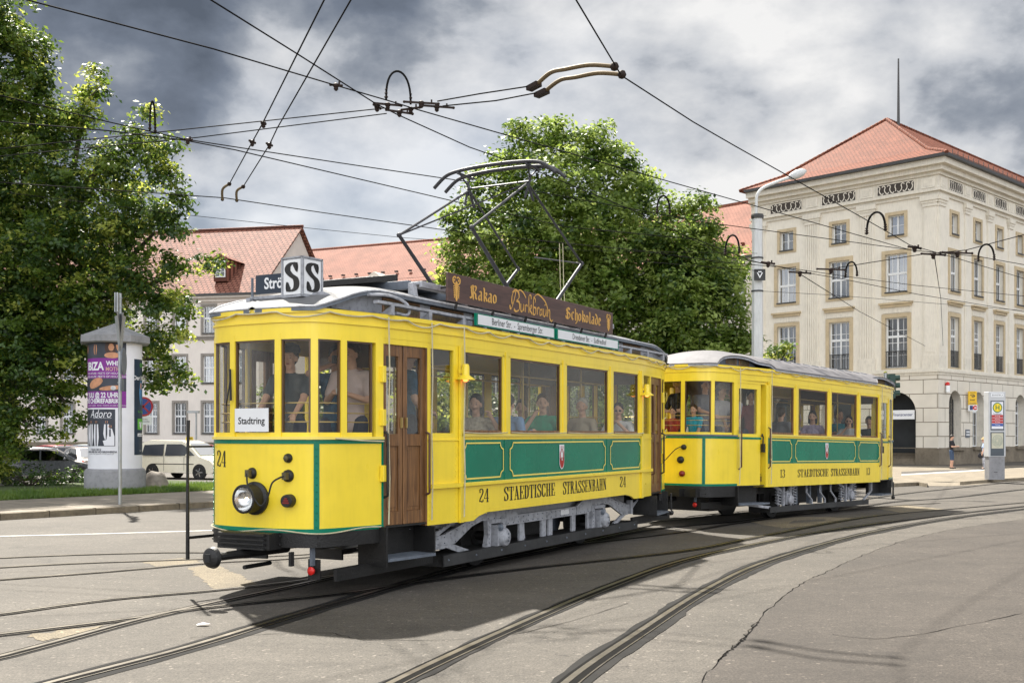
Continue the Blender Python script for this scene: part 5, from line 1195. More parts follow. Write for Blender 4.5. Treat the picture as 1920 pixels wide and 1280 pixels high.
# dark destination sign beside it
NAVY = M('dark_sign_blue', (.018, .03, .05), .4)
mb = MB(); q0 = Vector((-1.75, .37, 3.235)); q1 = Vector((-1.75, -.16, 3.235)); 
mb.bar(q0, q1, .03, .20, NAVY, up=(0, 0, 1)); mb.tube([q0 + Vector((0, .06, -.12)), q0 + Vector((0, .06, .08))], .015, GRYD, 6); mb.bar(q0 + Vector((0, .07, -.14)), q1 + Vector((0, 0, -.14)), .06, .03, GRY); mb.bar(q0 + Vector((0, .05, -.26)), q0 + Vector((0, .05, -.14)), .05, .16, GRY)
dsg = mb.build('destination_sign', t1)
mb = MB(); ax_ = (q1 - q0).normalized(); nn_ = Vector((-1, 0, 0)); put_text(mb, 'Ströbitz', .165, lambda x, y: q0 + ax_ * (.12 + x) + nn_ * .019 + Vector((0, 0, y)), WHT, align='LEFT', sx=.88, bold=.004); mb.build('lettering', dsg)
# window sign
mb = MB(); put_ = [at1(-.245), at1(.20)]
a_, b_ = [Vector((p.x - .012, -p.y, 0)) for p in put_]
mb.bar(a_ + Vector((-.004, 0, 1.80)), b_ + Vector((-.004, 0, 1.80)), .008, .235, WHT); ws = mb.build('window_sign', t1)
mb = MB(); d_ = (b_ - a_).normalized(); put_text(mb, 'Stadtring', .098, lambda x, y: (a_ + b_) / 2 + d_ * x + Vector((-.010, 0, 1.79 + y)), BLKP, bold=.0015); mb.build('lettering', ws)
# number on the dash
mb = MB(); 
def dashpt(a, z, o=.012):
    p = at1(a); q = at1(a + .01); d = (q - p).normalized(); n_ = Vector((d.y, -d.x)); n_ = n_ if n_.x < 0 else -n_; return Vector((p.x + n_.x * o, -(p.y + n_.y * o), z))
serif(mb, '24', -.57, -.40, 1.32, 1.49, lambda a, b: dashpt(a, b, .004), BLKP, T=.12); mb.build('lettering', t1)
# headlight, sockets, cable, red lamp
LENS = M('lamp_glass', (.9, .9, .9), .05)
c0 = dashpt(.03, 1.015, 0); ax = Vector((-1, 0, 0))
mb = MB(); mb.lathe([(.165, 0), (.168, .03), (.14, .05), (.135, .16), (.145, .165), (.145, .19), (.128, .20), (.12, .185), (.12, .10), (.03, .07)], c0, BLK, 32, axis=ax); hl = mb.build('headlight', t1, smooth=40)
mb = MB(); mb.lathe([(.122, .186), (.11, .15), (.08, .11), (.04, .09), (.004, .085)], c0 + ax * .002, CHR, 32, axis=ax, cap=False); mb.build('reflector', hl, smooth=80)
BULB = M('lit_bulb', (1, .85, .6), .3, emit=((1, .62, .30), 4)); mb = MB(); mb.ball(c0 + ax * .14, .017, BULB, 10); mb.build('bulb', hl)
mb = MB(); mb.lathe([(.124, .0), (.11, .012), (.06, .02), (.002, .022)], c0 + ax * .186, GLS, 32, axis=ax, cap=False); mb.build('glass', hl, smooth=80)
def socket(a, z, r=.045, plug=True):
    c = dashpt(a, z, 0); p = dashpt(a, z, .1); n_ = (p - c).normalized(); mb = MB(); mb.lathe([(r * 1.05, 0), (r, .02), (r * .8, .035), (r * .7, .04)], c, BLK, 20, axis=n_)
    DK = M('old_brass', (.13, .11, .06), .45, metal=.6, var=.2)
    if plug: mb.box(c + n_ * .06, (.05, .05, .07), DK); 
    else: mb.lathe([(r * .6, .035), (r * .55, .06), (r * .2, .065)], c, DK, 16, axis=n_)
    mb.build('socket', t1, smooth=40); return c + n_ * .08
s1 = socket(.0 - .02, 1.265, .055); s2 = socket(.42, 1.245, .06); socket(.42, 1.42, .045, False)
mb = MB(); m0 = c0 + ax * .22; mb.tube(crom([s1, s1 + Vector((-.02, -.02, -.08)), m0 + Vector((.02, -.09, .10)), m0 + Vector((.06, -.19, -.06)), m0 + Vector((.09, -.26, .02)), m0 + Vector((.10, -.31, .16)), s2 + Vector((-.02, .05, -.02)), s2], 6), .009, RUB, 8); mb.build('jumper_cable', t1, smooth=60)
c = dashpt(.44, 1.0, 0); mb = MB(); mb.lathe([(.066, 0), (.066, .05), (.062, .085), (.056, .09)], c, BLK, 24, axis=(dashpt(.44, 1.0, .1) - c)); rl = mb.build('tail_lamp', t1, smooth=40)
n_ = (dashpt(.44, 1.0, .1) - c).normalized(); mb = MB(); u_ = Vector((0, 0, 1)).cross(n_).normalized() * -1
DRED = M('dark_red_lens', (.22, .012, .01), .3)
for (w0, z) in ((.036, -.018), (.026, .004), (.014, .024)): mb.box(c + n_ * .092 + Vector((0, 0, z)), (.012, w0 * 2, .014), DRED, Matrix((n_, u_, Vector((0, 0, 1)))).transposed())
mb.build('lens', rl)
# wiper, black pole, coupler, step irons, red disc lamp
mb = MB(); w_ = dashpt(-.30, 2.2, .03); mb.tube([w_, w_ + Vector((-.03, .01, -.18)), dashpt(-.36, 1.95, .03)], .008, BLK, 6); mb.tube([w_ + Vector((0, .0, .12)), w_ + Vector((-.01, -.02, -.2))], .012, RUB, 6); mb.build('wiper', t1)
pb = dashpt(-.60, .6, .30); 
mb = MB(); mb.tube([pb + Vector((.02, .02, -.22)), pb + Vector((0, 0, .3)), pb + Vector((0, 0, .75)), pb + Vector((-.0, -.01, 1.20))], [.02, .018, .014, .018], BLK, 8); mb.bar(pb + Vector((0, 0, .0)), pb + Vector((.32, -.04, .0)), .03, .03, BLK); mb.bar(pb + Vector((0, 0, .93)), pb + Vector((.3, -.04, .93)), .02, .02, BLK); mb.build('marker_pole', t1, smooth=60)
def coupler(root, nose, x, dy=0.0, name='coupler', L=0):
    mb = MB(); mb.bb(nose + .1, nose - .16, -.34, .34, .52, .68, BLK)
    for k in range(4): mb.bar((nose - .05 - .03 * k * 0, -.30, .53 + k * .045), (nose - .05, .30, .53 + k * .045), .30 - .0 * k, .018, BLK)
    mb.tube([(nose + .5, 0, .47), (x + .05, dy, .47)], [.05, .04], BLK, 10); mb.tube([(nose + .3, .05, .33), (x + .4, dy, .33)], .022, BLK, 8)
    mb.lathe([(.03, -.02), (.08, .0), (.108, .03), (.095, .07), (.045, .10), (.035, .10)], (x, dy, .47), BLK, 24, axis=(-1, 0, 0)); mb.box((x - .085, dy, .47), (.05, .06, .08), RUB)
    mb.bar((nose - .02, -.5, .5), (nose - .02, -.5, .36), .03, .05, BLK); return mb.build(name, root, smooth=35)
coupler(t1, -2.2, -2.72, .02); 
mb = MB(); mb.tube([(L1 + 2.1, 0, .45), (L1 + 2.75, -.02, .45)], .05, BLK, 10); mb.bar((L1 + 2.2, -.34, .6), (L1 + 2.2, .34, .6), .2, .14, BLK); mb.tube([(L1 + 2.1, -.8, .62), (L1 + 2.1, -.8, .3)], .02, BLK, 8); mb.ball((L1 + 2.1, -.8, .28), .05, BLK, 10); mb.build('coupler', t1, smooth=40)
def disc_lamp(root, s, n, z=.30):
    mb = MB(); mb.box((s + .03, -n, z + .01), (.012, .15, .20), BLK); mb.bar((s, -n, z + .05), (s, -n, .62), .03, .05, GRYD); mb.build('lamp_plate', root)
    mb = MB(); mb.lathe([(.04, 0), (.042, .02), (.03, .03), (.004, .032)], (s - .01, -n, z), REDP, 20, axis=(-1, 0, 0)); mb.build('red_reflector', root, smooth=40)
disc_lamp(t1, -2.02, .60, .30); disc_lamp(t2, -1.70, .50, .36)
# ---- truck of tram 1
TR = MB()
top = [(-.36, .47), (.06, .50), (.75, .66), (.95, .745), (1.62, .745), (1.86, .62), (3.35, .62), (3.62, .62), (3.95, .735), (4.62, .745), (5.30, .56), (5.56, .47)]
bot = [(5.56, .38), (5.34, .38), (4.80, .58), (4.52, .62), (4.02, .50), (3.36, .50), (1.58, .50), (1.38, .58), (.92, .60), (.68, .55), (.30, .38), (.06, .38), (-.36, .36)]
for sd in (1, -1):
    mb = MB(); mb.prism(top + bot, lambda a, b, d: (a, -d * sd, b), .80, .835, GRY)
    for i in range(len(top) - 1):
        a, b = top[i], top[i + 1]; n = max(1, int((b[0] - a[0]) / .13))
        for k in range(n): t = k / n; mb.ball((a[0] + (b[0] - a[0]) * t, -.838 * sd, a[1] + (b[1] - a[1]) * t - .03), .009, GRYD, 5)
    for i in range(len(bot) - 1):
        b, a = bot[i], bot[i + 1]; n = max(1, int(abs(b[0] - a[0]) / .13))
        for k in range(n): t = k / n; mb.ball((a[0] + (b[0] - a[0]) * t, -.838 * sd, a[1] + (b[1] - a[1]) * t + .025), .009, GRYD, 5)
    mb.bb(1.52, 1.54, -.837 * sd, -.845 * sd, .50, .745, GRY); mb.bb(3.62, 3.64, -.837 * sd, -.845 * sd, .50, .62, GRY)
    mb.build('truck_frame', t1)
    mb = MB(); mb.bb(3.1, 3.36, -.838 * sd, -.842 * sd, .53, .60, WHT); mb.build('data_plate', t1)
    mb = MB()
    for s in (1.27, 4.38):
        for g in (-1, 1):
            mb.prism([(s + g * .15, .60), (s + g * .24, .60), (s + g * .22, .42), (s + g * .30, .17), (s + g * .17, .17), (s + g * .145, .40)], lambda a, b, d: (a, -d * sd, b), .79, .85, GRY)
            for k in range(7): mb.ball((s + g * .2, -.853 * sd, .22 + k * .05), .008, GRYD, 5)
        mb.bb(s - .16, s + .16, -.80 * sd, -.86 * sd, .55, .60, GRY)
    for a, b in ((1.92, 2.05), (2.55, 2.68), (2.76, 2.88), (3.50, 3.62), (4.02, 4.1)): m2 = MB(); m2.bb(a, b, -.79 * sd, -.82 * sd, .18, .52, GRY); m2.build('truck_stanchion', t1)
    mb.bar((.05, -.81 * sd, .40), (.62, -.81 * sd, .24), .03, .07, GRY); mb.bar((5.5, -.81 * sd, .42), (5.0, -.81 * sd, .25), .03, .06, GRY); mb.bar((-.36, -.81 * sd, .40), (.08, -.81 * sd, .40), .04, .12, GRY)
    mb.tube([(2.2, -.7 * sd, .52), (2.25, -.7 * sd, .2)], .03, GRY, 6); mb.bar((2.4, -.6 * sd, .52), (2.3, -.6 * sd, .2), .06, .05, GRYD); mb.ball((2.28, -.8 * sd, .22), .035, GRY, 8)
    mb.build('truck_brackets', t1, bevel=.003)
    for s in (1.27, 4.38):
        mb = MB(); mb.box((s, -.86 * sd, .40), (.20, .12, .26), GRY); mb.lathe([(.115, 0), (.118, .05), (.10, .075), (.04, .09), (.03, .10)], (s + .03, -.90 * sd, .375), GRY, 24, axis=(0, -sd, 0)); mb.ball((s - .05, -.92 * sd, .50), .05, GRYD, 8)
        for k in range(3): mb.ball((s + .03 + .0, -1.0 * sd, .42 - k * .045), .012, GRYD, 6)
        mb.build('axle_box', t1, smooth=40)
    mb = MB()
    for (a, b, c_) in ((-.62, -.2, .42), (L1 + .62, L1 + .2, L1 - .42)):
        for k in range(6):
            w = 1 - k * .13; x0 = b - (b - a) * w; x1 = b + (c_ - b) * w; mb.tube(crom([(x0, -.80 * sd, .62 - k * .018 - .03 * (1 - w)), ((x0 + b) / 2, -.80 * sd, .545 - k * .018), (b, -.80 * sd, .52 - k * .018), ((x1 + b) / 2, -.80 * sd, .56 - k * .018), (x1, -.80 * sd, .66 - k * .02)], 3), .016, GRY, 5)
        mb.bb(b - .04, b + .04, -.76 * sd, -.84 * sd, .38, .60, GRY)
    mb.build('leaf_spring', t1)
    mb = MB(); mb.bb(-.12, 5.72, -.93 * sd, -.90 * sd, .15, .275, M('weathered_board', (.035, .035, .035), .6, var=.3, dirt=.3, scale=3)); mb.bb(-.12, -.09, -.93 * sd, -.5 * sd, .15, .275, BLK); mb.bb(-.12, 5.72, -.90 * sd, -.55 * sd, .26, .272, BLK)
    for s in np.arange(.0, 5.7, .62): mb.ball((s, -.932 * sd, .22), .014, GRYD, 6)
    mb.build('guard_board', t1)
    # pipes and motor cases visible behind
mb = MB(); mb.lathe([(.25, -.3), (.3, -.2), (.3, .2), (.25, .3)], (1.65, 0, .42), GRYD, 20, axis=(0, 1, 0)); mb.lathe([(.25, -.3), (.3, -.2), (.3, .2), (.25, .3)], (3.95, 0, .42), GRYD, 20, axis=(0, 1, 0)); mb.build('traction_motors', t1, smooth=40)
mb = MB(); mb.bb(-.25, 5.7, -.70, -.66, .56, .70, M('pale_grey_solebar', (.42, .42, .43), .6, dirt=.3)); mb.build('sole_bar', t1)
# lifeguard bars under the front platform
mb = MB(); mb.bb(-1.95, -.2, -.85, -.81, .20, .32, BLK); mb.build('lifeguard', t1); mb = MB(); mb.bb(L1 + .2, L1 + 1.9, -.85, -.81, .20, .32, BLK); mb.build('lifeguard', t1)
# warm yellow bells / lamps on side posts
for s in (-.02, L1 + .02):
    mb = MB(); mb.lathe([(.035, .12), (.045, .09), (.045, .0), (.05, -.01), (.11, -.05), (.11, -.06), (.04, -.05)], (s, -1.17, 2.33), YEL, 20); mb.box((s, -1.12, 2.37), (.05, .06, .04), YEL); fl = mb.build('side_lamp', t1, smooth=40)
    mb = MB(); mb.lathe([(.03, 0), (.03, -.02), (.01, -.03)], (s, -1.17, 2.28), M('orange_lamp', (.8, .2, .02), .3, emit=((1, .25, .05), 1.5)), 12); mb.build('lens', fl)
# fairy-light cables swagged along the fascia
def swag(root, L, rg, zt, amp, step, drops, hw=1.09):
    mb = MB(); pts = [Vector((x, y)) for x, y in rg]; near = [p for p in pts if p.y < .3]; ds = [0]
    line = []
    nearp = [p for p in pts if p.y <= 0.9 and p.x < 0] 
    order = [p for p in pts]            # far(0) -> nose -> near(0) -> near(L) ...
    k = len(order) // 2; seq = order[:k] + [Vector((L * t, -1.08)) for t in (.25, .5, .75)] + order[k:]
    for i in range(1, len(seq)): ds.append(ds[-1] + (seq[i] - seq[i - 1]).length)
    T = ds[-1]; n = int(T / step * 8); cen = Vector((L / 2, 0))
    for i in range(n + 1):
        d = T * i / n; j = 0
        while j < len(ds) - 2 and ds[j + 1] < d: j += 1
        t = (d - ds[j]) / max(1e-6, ds[j + 1] - ds[j]); p = seq[j].lerp(seq[j + 1], t); dr = seq[j + 1] - seq[j]; dr.normalize(); nn = Vector((dr.y, -dr.x)) * -1
        if nn.dot(p - Vector((min(max(p.x, 0), L), 0))) < 0: nn = -nn
        ph = (d / step) % 1; amp_ = amp * (.7 + .5 * math.sin(int(d / step) * 2.3)); line.append(Vector((*(p + nn * .035), zt - amp_ * math.sin(math.pi * ph) ** .8)))
    mb.tube(line, .0085, ROPE, 5)
    mb.build('light_cable', root, smooth=60)
    for (x, n_) in drops:
        mb = MB(); mb.tube([(x, -n_ - .03, zt), (x + .01, -n_ - .035, 2.3), (x - .005, -n_ - .03, 1.7), (x + .01, -n_ - .035, 1.2), (x, -n_ - .03, .72)], .008, ROPE, 5); mb.build('light_cable', root, smooth=60)
swag(t1, L1, rg1, 2.875, .055, .52, [(-1.25, .95), (-.55, 1.03), (.0, 1.11)])
swag(t2, L2, rg2, 2.875, .05, .42, [(-.95, .96), (.0, 1.12), (L2, 1.10), (L2 + .9, .98)])
mb = MB()
for z, s in ((1.66, 1), (.69, -1)):
    for t in (t1,):
        pts = [dashpt(a, z + (.02 * math.sin(a * 5) if s > 0 else .018 * math.sin(a * 6)), .03) for a in np.linspace(-1.0, AM1 - .05, 40)]; 
        if s < 0: mb.tube(pts, .007, ROPE, 5)
for s0, s1_ in ((.02, 1.05), (1.15, 2.7), (2.75, 4.3), (4.35, 5.5)): mb.tube([(s0 + (s1_ - s0) * i / 8, -1.125, 1.68 - .012 * math.sin(math.pi * i / 8)) for i in range(9)], .007, ROPE, 5)
mb.tube([dashpt(a, 1.615 - .03 * math.sin((a - .9) * 2.5), .04) for a in np.linspace(.9, AM1 - .02, 14)], .008, ROPE, 5)
mb.build('light_cable', t1, smooth=60)
# ---- tram 2 running gear
for sd in (1, -1):
    for s in (1.27, L2 - 1.25):
        mb = MB(); mb.box((s, -.84 * sd, .40), (.17, .12, .24), GRY); mb.lathe([(.10, 0), (.10, .05), (.08, .07), (.02, .075)], (s + .02, -.9 * sd, .38), GRY, 20, axis=(0, -sd, 0)); mb.build('axle_box', t2, smooth=40)
        for g in (-1, 1):
            mb = MB(); x = s + g * .34
            hel = [(x + .055 * math.cos(a), -(.84 + .055 * math.sin(a)) * sd, .28 + .33 * a / (2 * math.pi * 6)) for a in np.linspace(0, 2 * math.pi * 6, 90)]; mb.tube(hel, .013, GRY, 5); mb.tube([(x, -.84 * sd, .26), (x, -.84 * sd, .64)], .015, GRY, 6); mb.build('coil_spring', t2, smooth=60)
        mb = MB()
        for g in (-1, 1): mb.bar((s + g * .15, -.86 * sd, .66), (s + g * .16, -.86 * sd, .18), .05, .05, GRY); mb.bar((s, -.82 * sd, .50), (s + g * .5, -.82 * sd, .66), .04, .06, GRY)
        mb.build('pedestal', t2, bevel=.003)
    mb = MB(); mb.bb(.35, L2 - .3, -.95 * sd, -.92 * sd, .15, .26, M('weathered_board', (.035, .035, .035), .6)); mb.bb(.35, .38, -.95 * sd, -.5 * sd, .15, .26, BLK); mb.bar((-.45, -.80 * sd, .34), (.4, -.93 * sd, .25), .02, .05, GRY); mb.bar((L2 - .5, -.9 * sd, .25), (L2 - .05, -.9 * sd, .45), .03, .05, GRY); mb.bar((L2 - .05, -.9 * sd, .45), (L2 - .05, -.9 * sd, .66), .05, .05, GRY)
    for s in (2.1, 2.75, 3.3): mb.tube([(s, -.90 * sd, .66), (s, -.90 * sd, .50), (s + .22, -.92 * sd, .34), (s + .22, -.92 * sd, .22)], .02, GRY, 6); mb.bb(s - .22, s - .16, -.7 * sd, -.78 * sd, .25, .66, GRYD)
    mb.build('guard_board', t2)
mb = MB(); mb.tube([(-1.6, 0, .45), (-2.45, 0, .45)], .05, BLK, 10); mb.bar((-1.9, -.34, .58), (-1.9, .34, .58), .2, .14, BLK); mb.bb(-1.7, .2, -.62, -.5, .28, .40, BLK); mb.bb(-1.2, -.2, -.5, .5, .22, .5, BLK); mb.build('coupler', t2, smooth=40)
def dash2(a, z, o): 
    p = at2(a); q = at2(a + .01); d = (q - p).normalized(); n_ = Vector((d.y, -d.x)); n_ = n_ if n_.x < 0 else -n_; return Vector((p.x + n_.x * o, -(p.y + n_.y * o), z))
for (a, z, r, m_) in ((.33, 1.40, .05, BLK), (.27, 1.17, .065, BLK), (.30, .92, .055, DRED)):
    c = dash2(a, z, 0); n_ = (dash2(a, z, .1) - c).normalized(); mb = MB(); mb.lathe([(r, 0), (r, .03), (r * .8, .05), (r * .3, .07)], c, m_, 20, axis=n_); mb.build('socket', t2, smooth=40)
mb = MB(); mb.tube(crom([dash2(.33, 1.42, .06), dash2(.2, 1.35, .1), Vector((-2.0, .02, 1.12)), Vector((-2.35, .02, 1.1))], 6), .008, RUB, 6); mb.build('jumper_cable', t2)
mb = MB(); c = Vector((L2 + 1.75, -.75, .62)); mb.tube([c, c + Vector((0, 0, -.36))], .02, BLK, 8); mb.ball(c + Vector((0, 0, -.38)), .05, BLK, 8); mb.build('coupling_hook', t2)
# ================================================================== TREES
def leaf_mat(name, c1, c2, trans=.5):
    m = bpy.data.materials.new(name); m.use_nodes = True; N = m.node_tree.nodes; L = m.node_tree.links; N.clear()
    o = N.new('ShaderNodeOutputMaterial'); d = N.new('ShaderNodeBsdfPrincipled'); t = N.new('ShaderNodeBsdfTranslucent'); mx = N.new('ShaderNodeMixShader'); mx.inputs[0].default_value = trans
    g = N.new('ShaderNodeNewGeometry'); w = N.new('ShaderNodeTexNoise'); w.inputs['Scale'].default_value = .9; w.inputs['Detail'].default_value = 3; L.new(g.outputs['Position'], w.inputs['Vector'])
    r = N.new('ShaderNodeValToRGB'); r.color_ramp.elements[0].position = .35; r.color_ramp.elements[0].color = (*c1, 1); r.color_ramp.elements[1].position = .65; r.color_ramp.elements[1].color = (*c2, 1)
    L.new(w.outputs[0], r.inputs[0]); L.new(r.outputs[0], d.inputs['Base Color']); d.inputs['Roughness'].default_value = .45
    hs = N.new('ShaderNodeHueSaturation'); hs.inputs['Value'].default_value = 1.7; hs.inputs['Hue'].default_value = .485; L.new(r.outputs[0], hs.inputs['Color']); L.new(hs.outputs[0], t.inputs[0])
    L.new(d.outputs[0], mx.inputs[1]); L.new(t.outputs[0], mx.inputs[2]); L.new(mx.outputs[0], o.inputs[0]); return m
LEAFA = leaf_mat('leaf_green', (.05, .105, .012), (.12, .18, .025)); LEAFB = leaf_mat('leaf_yellow_green', (.20, .26, .04), (.38, .42, .09)); LEAFC = leaf_mat('leaf_dark', (.02, .05, .010), (.05, .10, .018), .35)
LEAFD = leaf_mat('leaf_lime', (.16, .24, .045), (.29, .37, .10), .5)
BARK = M('bark', (.06, .048, .035), .9, var=.3, scale=6, bump=.8, bscale=25)
def leaves_mesh(pos, nrm, size, mats, mid, name, parent=None, **kw):
    n = len(pos); rv = rng.normal(size=(n, 3)); nr = nrm + rv * .5; nr /= np.linalg.norm(nr, axis=1)[:, None]
    t = np.cross(nr, rng.normal(size=(n, 3))); t /= np.linalg.norm(t, axis=1)[:, None]; b = np.cross(nr, t); s = size[:, None]
    v = np.empty((n, 4, 3)); v[:, 0] = pos - t * s * .62; v[:, 1] = pos + b * s * .36 + nr * s * .1; v[:, 2] = pos + t * s * .62; v[:, 3] = pos - b * s * .36 + nr * s * .1
    me = bpy.data.meshes.new(name); me.vertices.add(4 * n); me.vertices.foreach_set('co', v.reshape(-1)); me.loops.add(4 * n); me.loops.foreach_set('vertex_index', np.arange(4 * n, dtype=np.int32))
    me.polygons.add(n); me.polygons.foreach_set('loop_start', np.arange(0, 4 * n, 4, dtype=np.int32)); me.polygons.foreach_set('loop_total', np.full(n, 4, dtype=np.int32)); me.polygons.foreach_set('material_index', mid.astype(np.int32))
    for m in mats: me.materials.append(m)
    me.update(); me.validate(); o = bpy.data.objects.new(name, me); C.objects.link(o)
    if parent: o.parent = parent
    return tag(o, **kw)
def crown(parent, clumps, per, size, sub=.55, mats=None, mixp=(.5, .35, .15), name='crown', shell=.55):
    """clumps: (centre, (rx,ry,rz)) world; leaves grow on many sub-clumps near each clump's shell"""
    P = []; Nn = []; mid = []; mats = mats or [LEAFA, LEAFB, LEAFC]
    for c, r in clumps:
        vol = (r[0] * r[1] * r[2]) ** (2 / 3); k = max(4, int(per * vol)); c = np.array(c); r = np.array(r)
        d = rng.normal(size=(k, 3)); d /= np.linalg.norm(d, axis=1)[:, None]; rad = shell + (1 - shell) * rng.random((k, 1)) ** .6; rad *= 1 + .12 * rng.normal(size=(k, 1)); sc = c + d * rad * r
        for j in range(k):
            nl = int(rng.integers(26, 60)); q = rng.normal(size=(nl, 3)) * np.array([sub, sub, sub * .55]) * .5; q[:, 2] -= .25 * (q[:, 0] ** 2 + q[:, 1] ** 2) / sub
            P.append(sc[j] + q); up = np.array([0, 0, .8]) + d[j] * .6; Nn.append(np.tile(up, (nl, 1))); w = rng.choice(3, p=mixp); mm = np.full(nl, w); fl = rng.random(nl) < .12; mm[fl] = rng.choice(3, size=fl.sum(), p=mixp); mid.append(mm)
    P = np.concatenate(P); Nn = np.concatenate(Nn); mid = np.concatenate(mid); sz = size * (.7 + .6 * rng.random(len(P)))
    org = np.array(parent.location) if parent else np.zeros(3)
    return leaves_mesh(P - org, Nn, sz, mats, mid, name, parent)
def limbs(parent, base, fork, tips, r0, rt=.03, name='trunk'):
    mb = MB(); org = Vector(parent.location); base = Vector(base); fork = Vector(fork)
    j = lambda p, a: p + Vector([random.uniform(-a, a) for _ in range(3)])
    mb.tube([base - org, base.lerp(fork, .15) - org, j(base.lerp(fork, .6), .08) - org, fork - org], [r0 * 1.35, r0, r0 * .85, r0 * .75], BARK, 12)
    for t in tips:
        t = fork.lerp(Vector(t), .88); st = base.lerp(fork, random.uniform(.55, 1)); m1 = st.lerp(t, .35) + Vector((0, 0, .4)); m2 = st.lerp(t, .7) + Vector((0, 0, .3)); pts = [st, j(m1, .25), j(m2, .3), t]
        mb.tube([p - org for p in crom(pts, 4)], [r0 * .5 * (1 - i / 13) + rt for i in range(13)], BARK, 7)
        for _ in range(4):
            a = m1.lerp(t, random.random()); b = a + Vector((random.gauss(0, 1), random.gauss(0, 1), random.gauss(.3, .7))) * .45; mb.tube([p - org for p in (a, j(a.lerp(b, .5), .12), b)], [.04, .025, .01], BARK, 5)
    mb.build(name, parent, smooth=60)
def wp(u, v, Y): return tuple(atY(u, v, Y))
# left tree, close to the camera, sun behind it
lt = empty('linden_tree', gp(0, 893, .1), label='large leafy green tree overhanging the pavement at the left edge', cat='tree')
cl = []
def C_(u, v, Y, r, rz=None): Y *= 1.22; r *= 1.2; cl.append((wp(u, v, Y), (r, r, rz or r * .8)))
for u, v, Y, r in ((-140, -60, 27, 2.6), (-20, 40, 26, 1.1), (35, 90, 26, .8), (20, 170, 26, 1.0), (70, 150, 26, .55), (-60, 220, 27, 2.0), (40, 265, 26.5, 1.1), (110, 230, 26, .7), (165, 175, 25.6, .42), (178, 135, 25.4, .28), (150, 215, 25.6, .5),
    (20, 380, 27, 1.6), (130, 330, 26, 1.1), (215, 310, 25.6, .8), (250, 250, 25.4, .42), (275, 205, 25.2, .3), (290, 290, 25.4, .5), (315, 330, 25.4, .45), (320, 270, 25.3, .3), (120, 450, 26, 1.3), (230, 420, 25.8, 1.0), (305, 400, 25.5, .6), (335, 370, 25.3, .33), (330, 430, 25.3, .3),
    (-90, 480, 27.5, 2.2), (30, 540, 26.5, 1.5), (150, 560, 26, 1.1), (245, 520, 25.8, .9), (300, 560, 25.6, .7), (320, 500, 25.4, .4), (370, 500, 25.3, .3), (410, 488, 25.2, .2), (345, 580, 25.3, .3),
    (-60, 680, 27, 1.9), (60, 670, 26.5, 1.2), (150, 660, 26.8, .8), (290, 640, 25.8, .6), (320, 690, 25.6, .4), (350, 710, 25.4, .25), (290, 710, 25.7, .4), (0, 770, 26.3, 1.1), (95, 745, 26.3, .6), (-80, 820, 26.5, 1.2), (35, 835, 26, .42), (130, 720, 27.5, .5), (100, 812, 26, .28), (-20, 870, 26, .6), (150, 785, 26.2, .22), (335, 620, 25.6, .3),
    (100, 590, 27.4, 1.3), (0, 620, 28.2, 1.9), (-70, 340, 28, 2.2), (60, 440, 28, 1.7), (200, 610, 27.6, .9), (170, 480, 27.4, 1.2), (240, 360, 26.8, .7)): C_(u, v, Y, r)
crown(lt, cl, 50, .12, sub=.34, mixp=(.52, .16, .32), shell=.15)
limbs(lt, gp(0, 893, .1), wp(0, 560, 33), [wp(270, 210, 31), wp(180, 140, 31), wp(330, 420, 31), wp(400, 490, 31), wp(330, 690, 31.2), wp(80, 100, 31.5), wp(60, 830, 31.5), wp(140, 780, 32), wp(-150, 300, 33), wp(220, 430, 31.5), wp(260, 560, 31.5)], .38)
# large centre tree
ct = empty('maple_tree', (1.8, 41, -.05), label='tall full maple with bright yellow-green leaves rising behind the tram', cat='tree')
cl = []
for u, v, Y, r in ((1000, 260, 40, .9), (1090, 275, 40, 1.1), (1150, 310, 40, 1.0), (950, 300, 39.6, .7), (930, 350, 39.4, .9), (1030, 340, 39, 1.5), (1130, 380, 39, 1.4), (1190, 360, 40, .8), (880, 400, 39.6, .9), (870, 450, 39.6, .8), (950, 430, 38.6, 1.3), (1060, 450, 38.4, 1.6), (1160, 460, 38.6, 1.4), (1205, 430, 40, .9),
    (860, 510, 39.6, .75), (930, 530, 38.6, 1.2), (1030, 560, 38.2, 1.5), (1130, 560, 38.4, 1.5), (1200, 540, 39.5, 1.1), (1000, 640, 38.6, 1.5), (1120, 640, 38.6, 1.6), (1210, 630, 39, 1.2), (910, 590, 39, 1.1), (1040, 500, 41.5, 3.2), (850, 470, 40, .4), (900, 330, 40, .4), (965, 240, 40, .4), (1040, 240, 40, .45), (1120, 245, 40, .45), (1205, 330, 40, .4), (1215, 400, 40, .4), (1030, 720, 39, 1.5), (1130, 730, 39, 1.5), (880, 640, 40, .9)):
    cl.append((wp(u, v, Y), (r * 1.05, r, r * .85)))
crown(ct, cl, 40, .145, mats=[LEAFA, LEAFD, LEAFC], sub=.46, mixp=(.34, .56, .10), shell=.35)
limbs(ct, (1.8, 41, -.05), wp(1050, 640, 41), [wp(1000, 280, 40), wp(1130, 330, 40), wp(900, 420, 40), wp(1190, 470, 40), wp(930, 560, 39.6), wp(1180, 600, 39.6), wp(1060, 400, 39.4)], .42)
ct2 = empty('maple_tree', (6.6, 39, -.1), label='shorter spreading maple between the tall tree and the grey mast', cat='tree')
cl = []
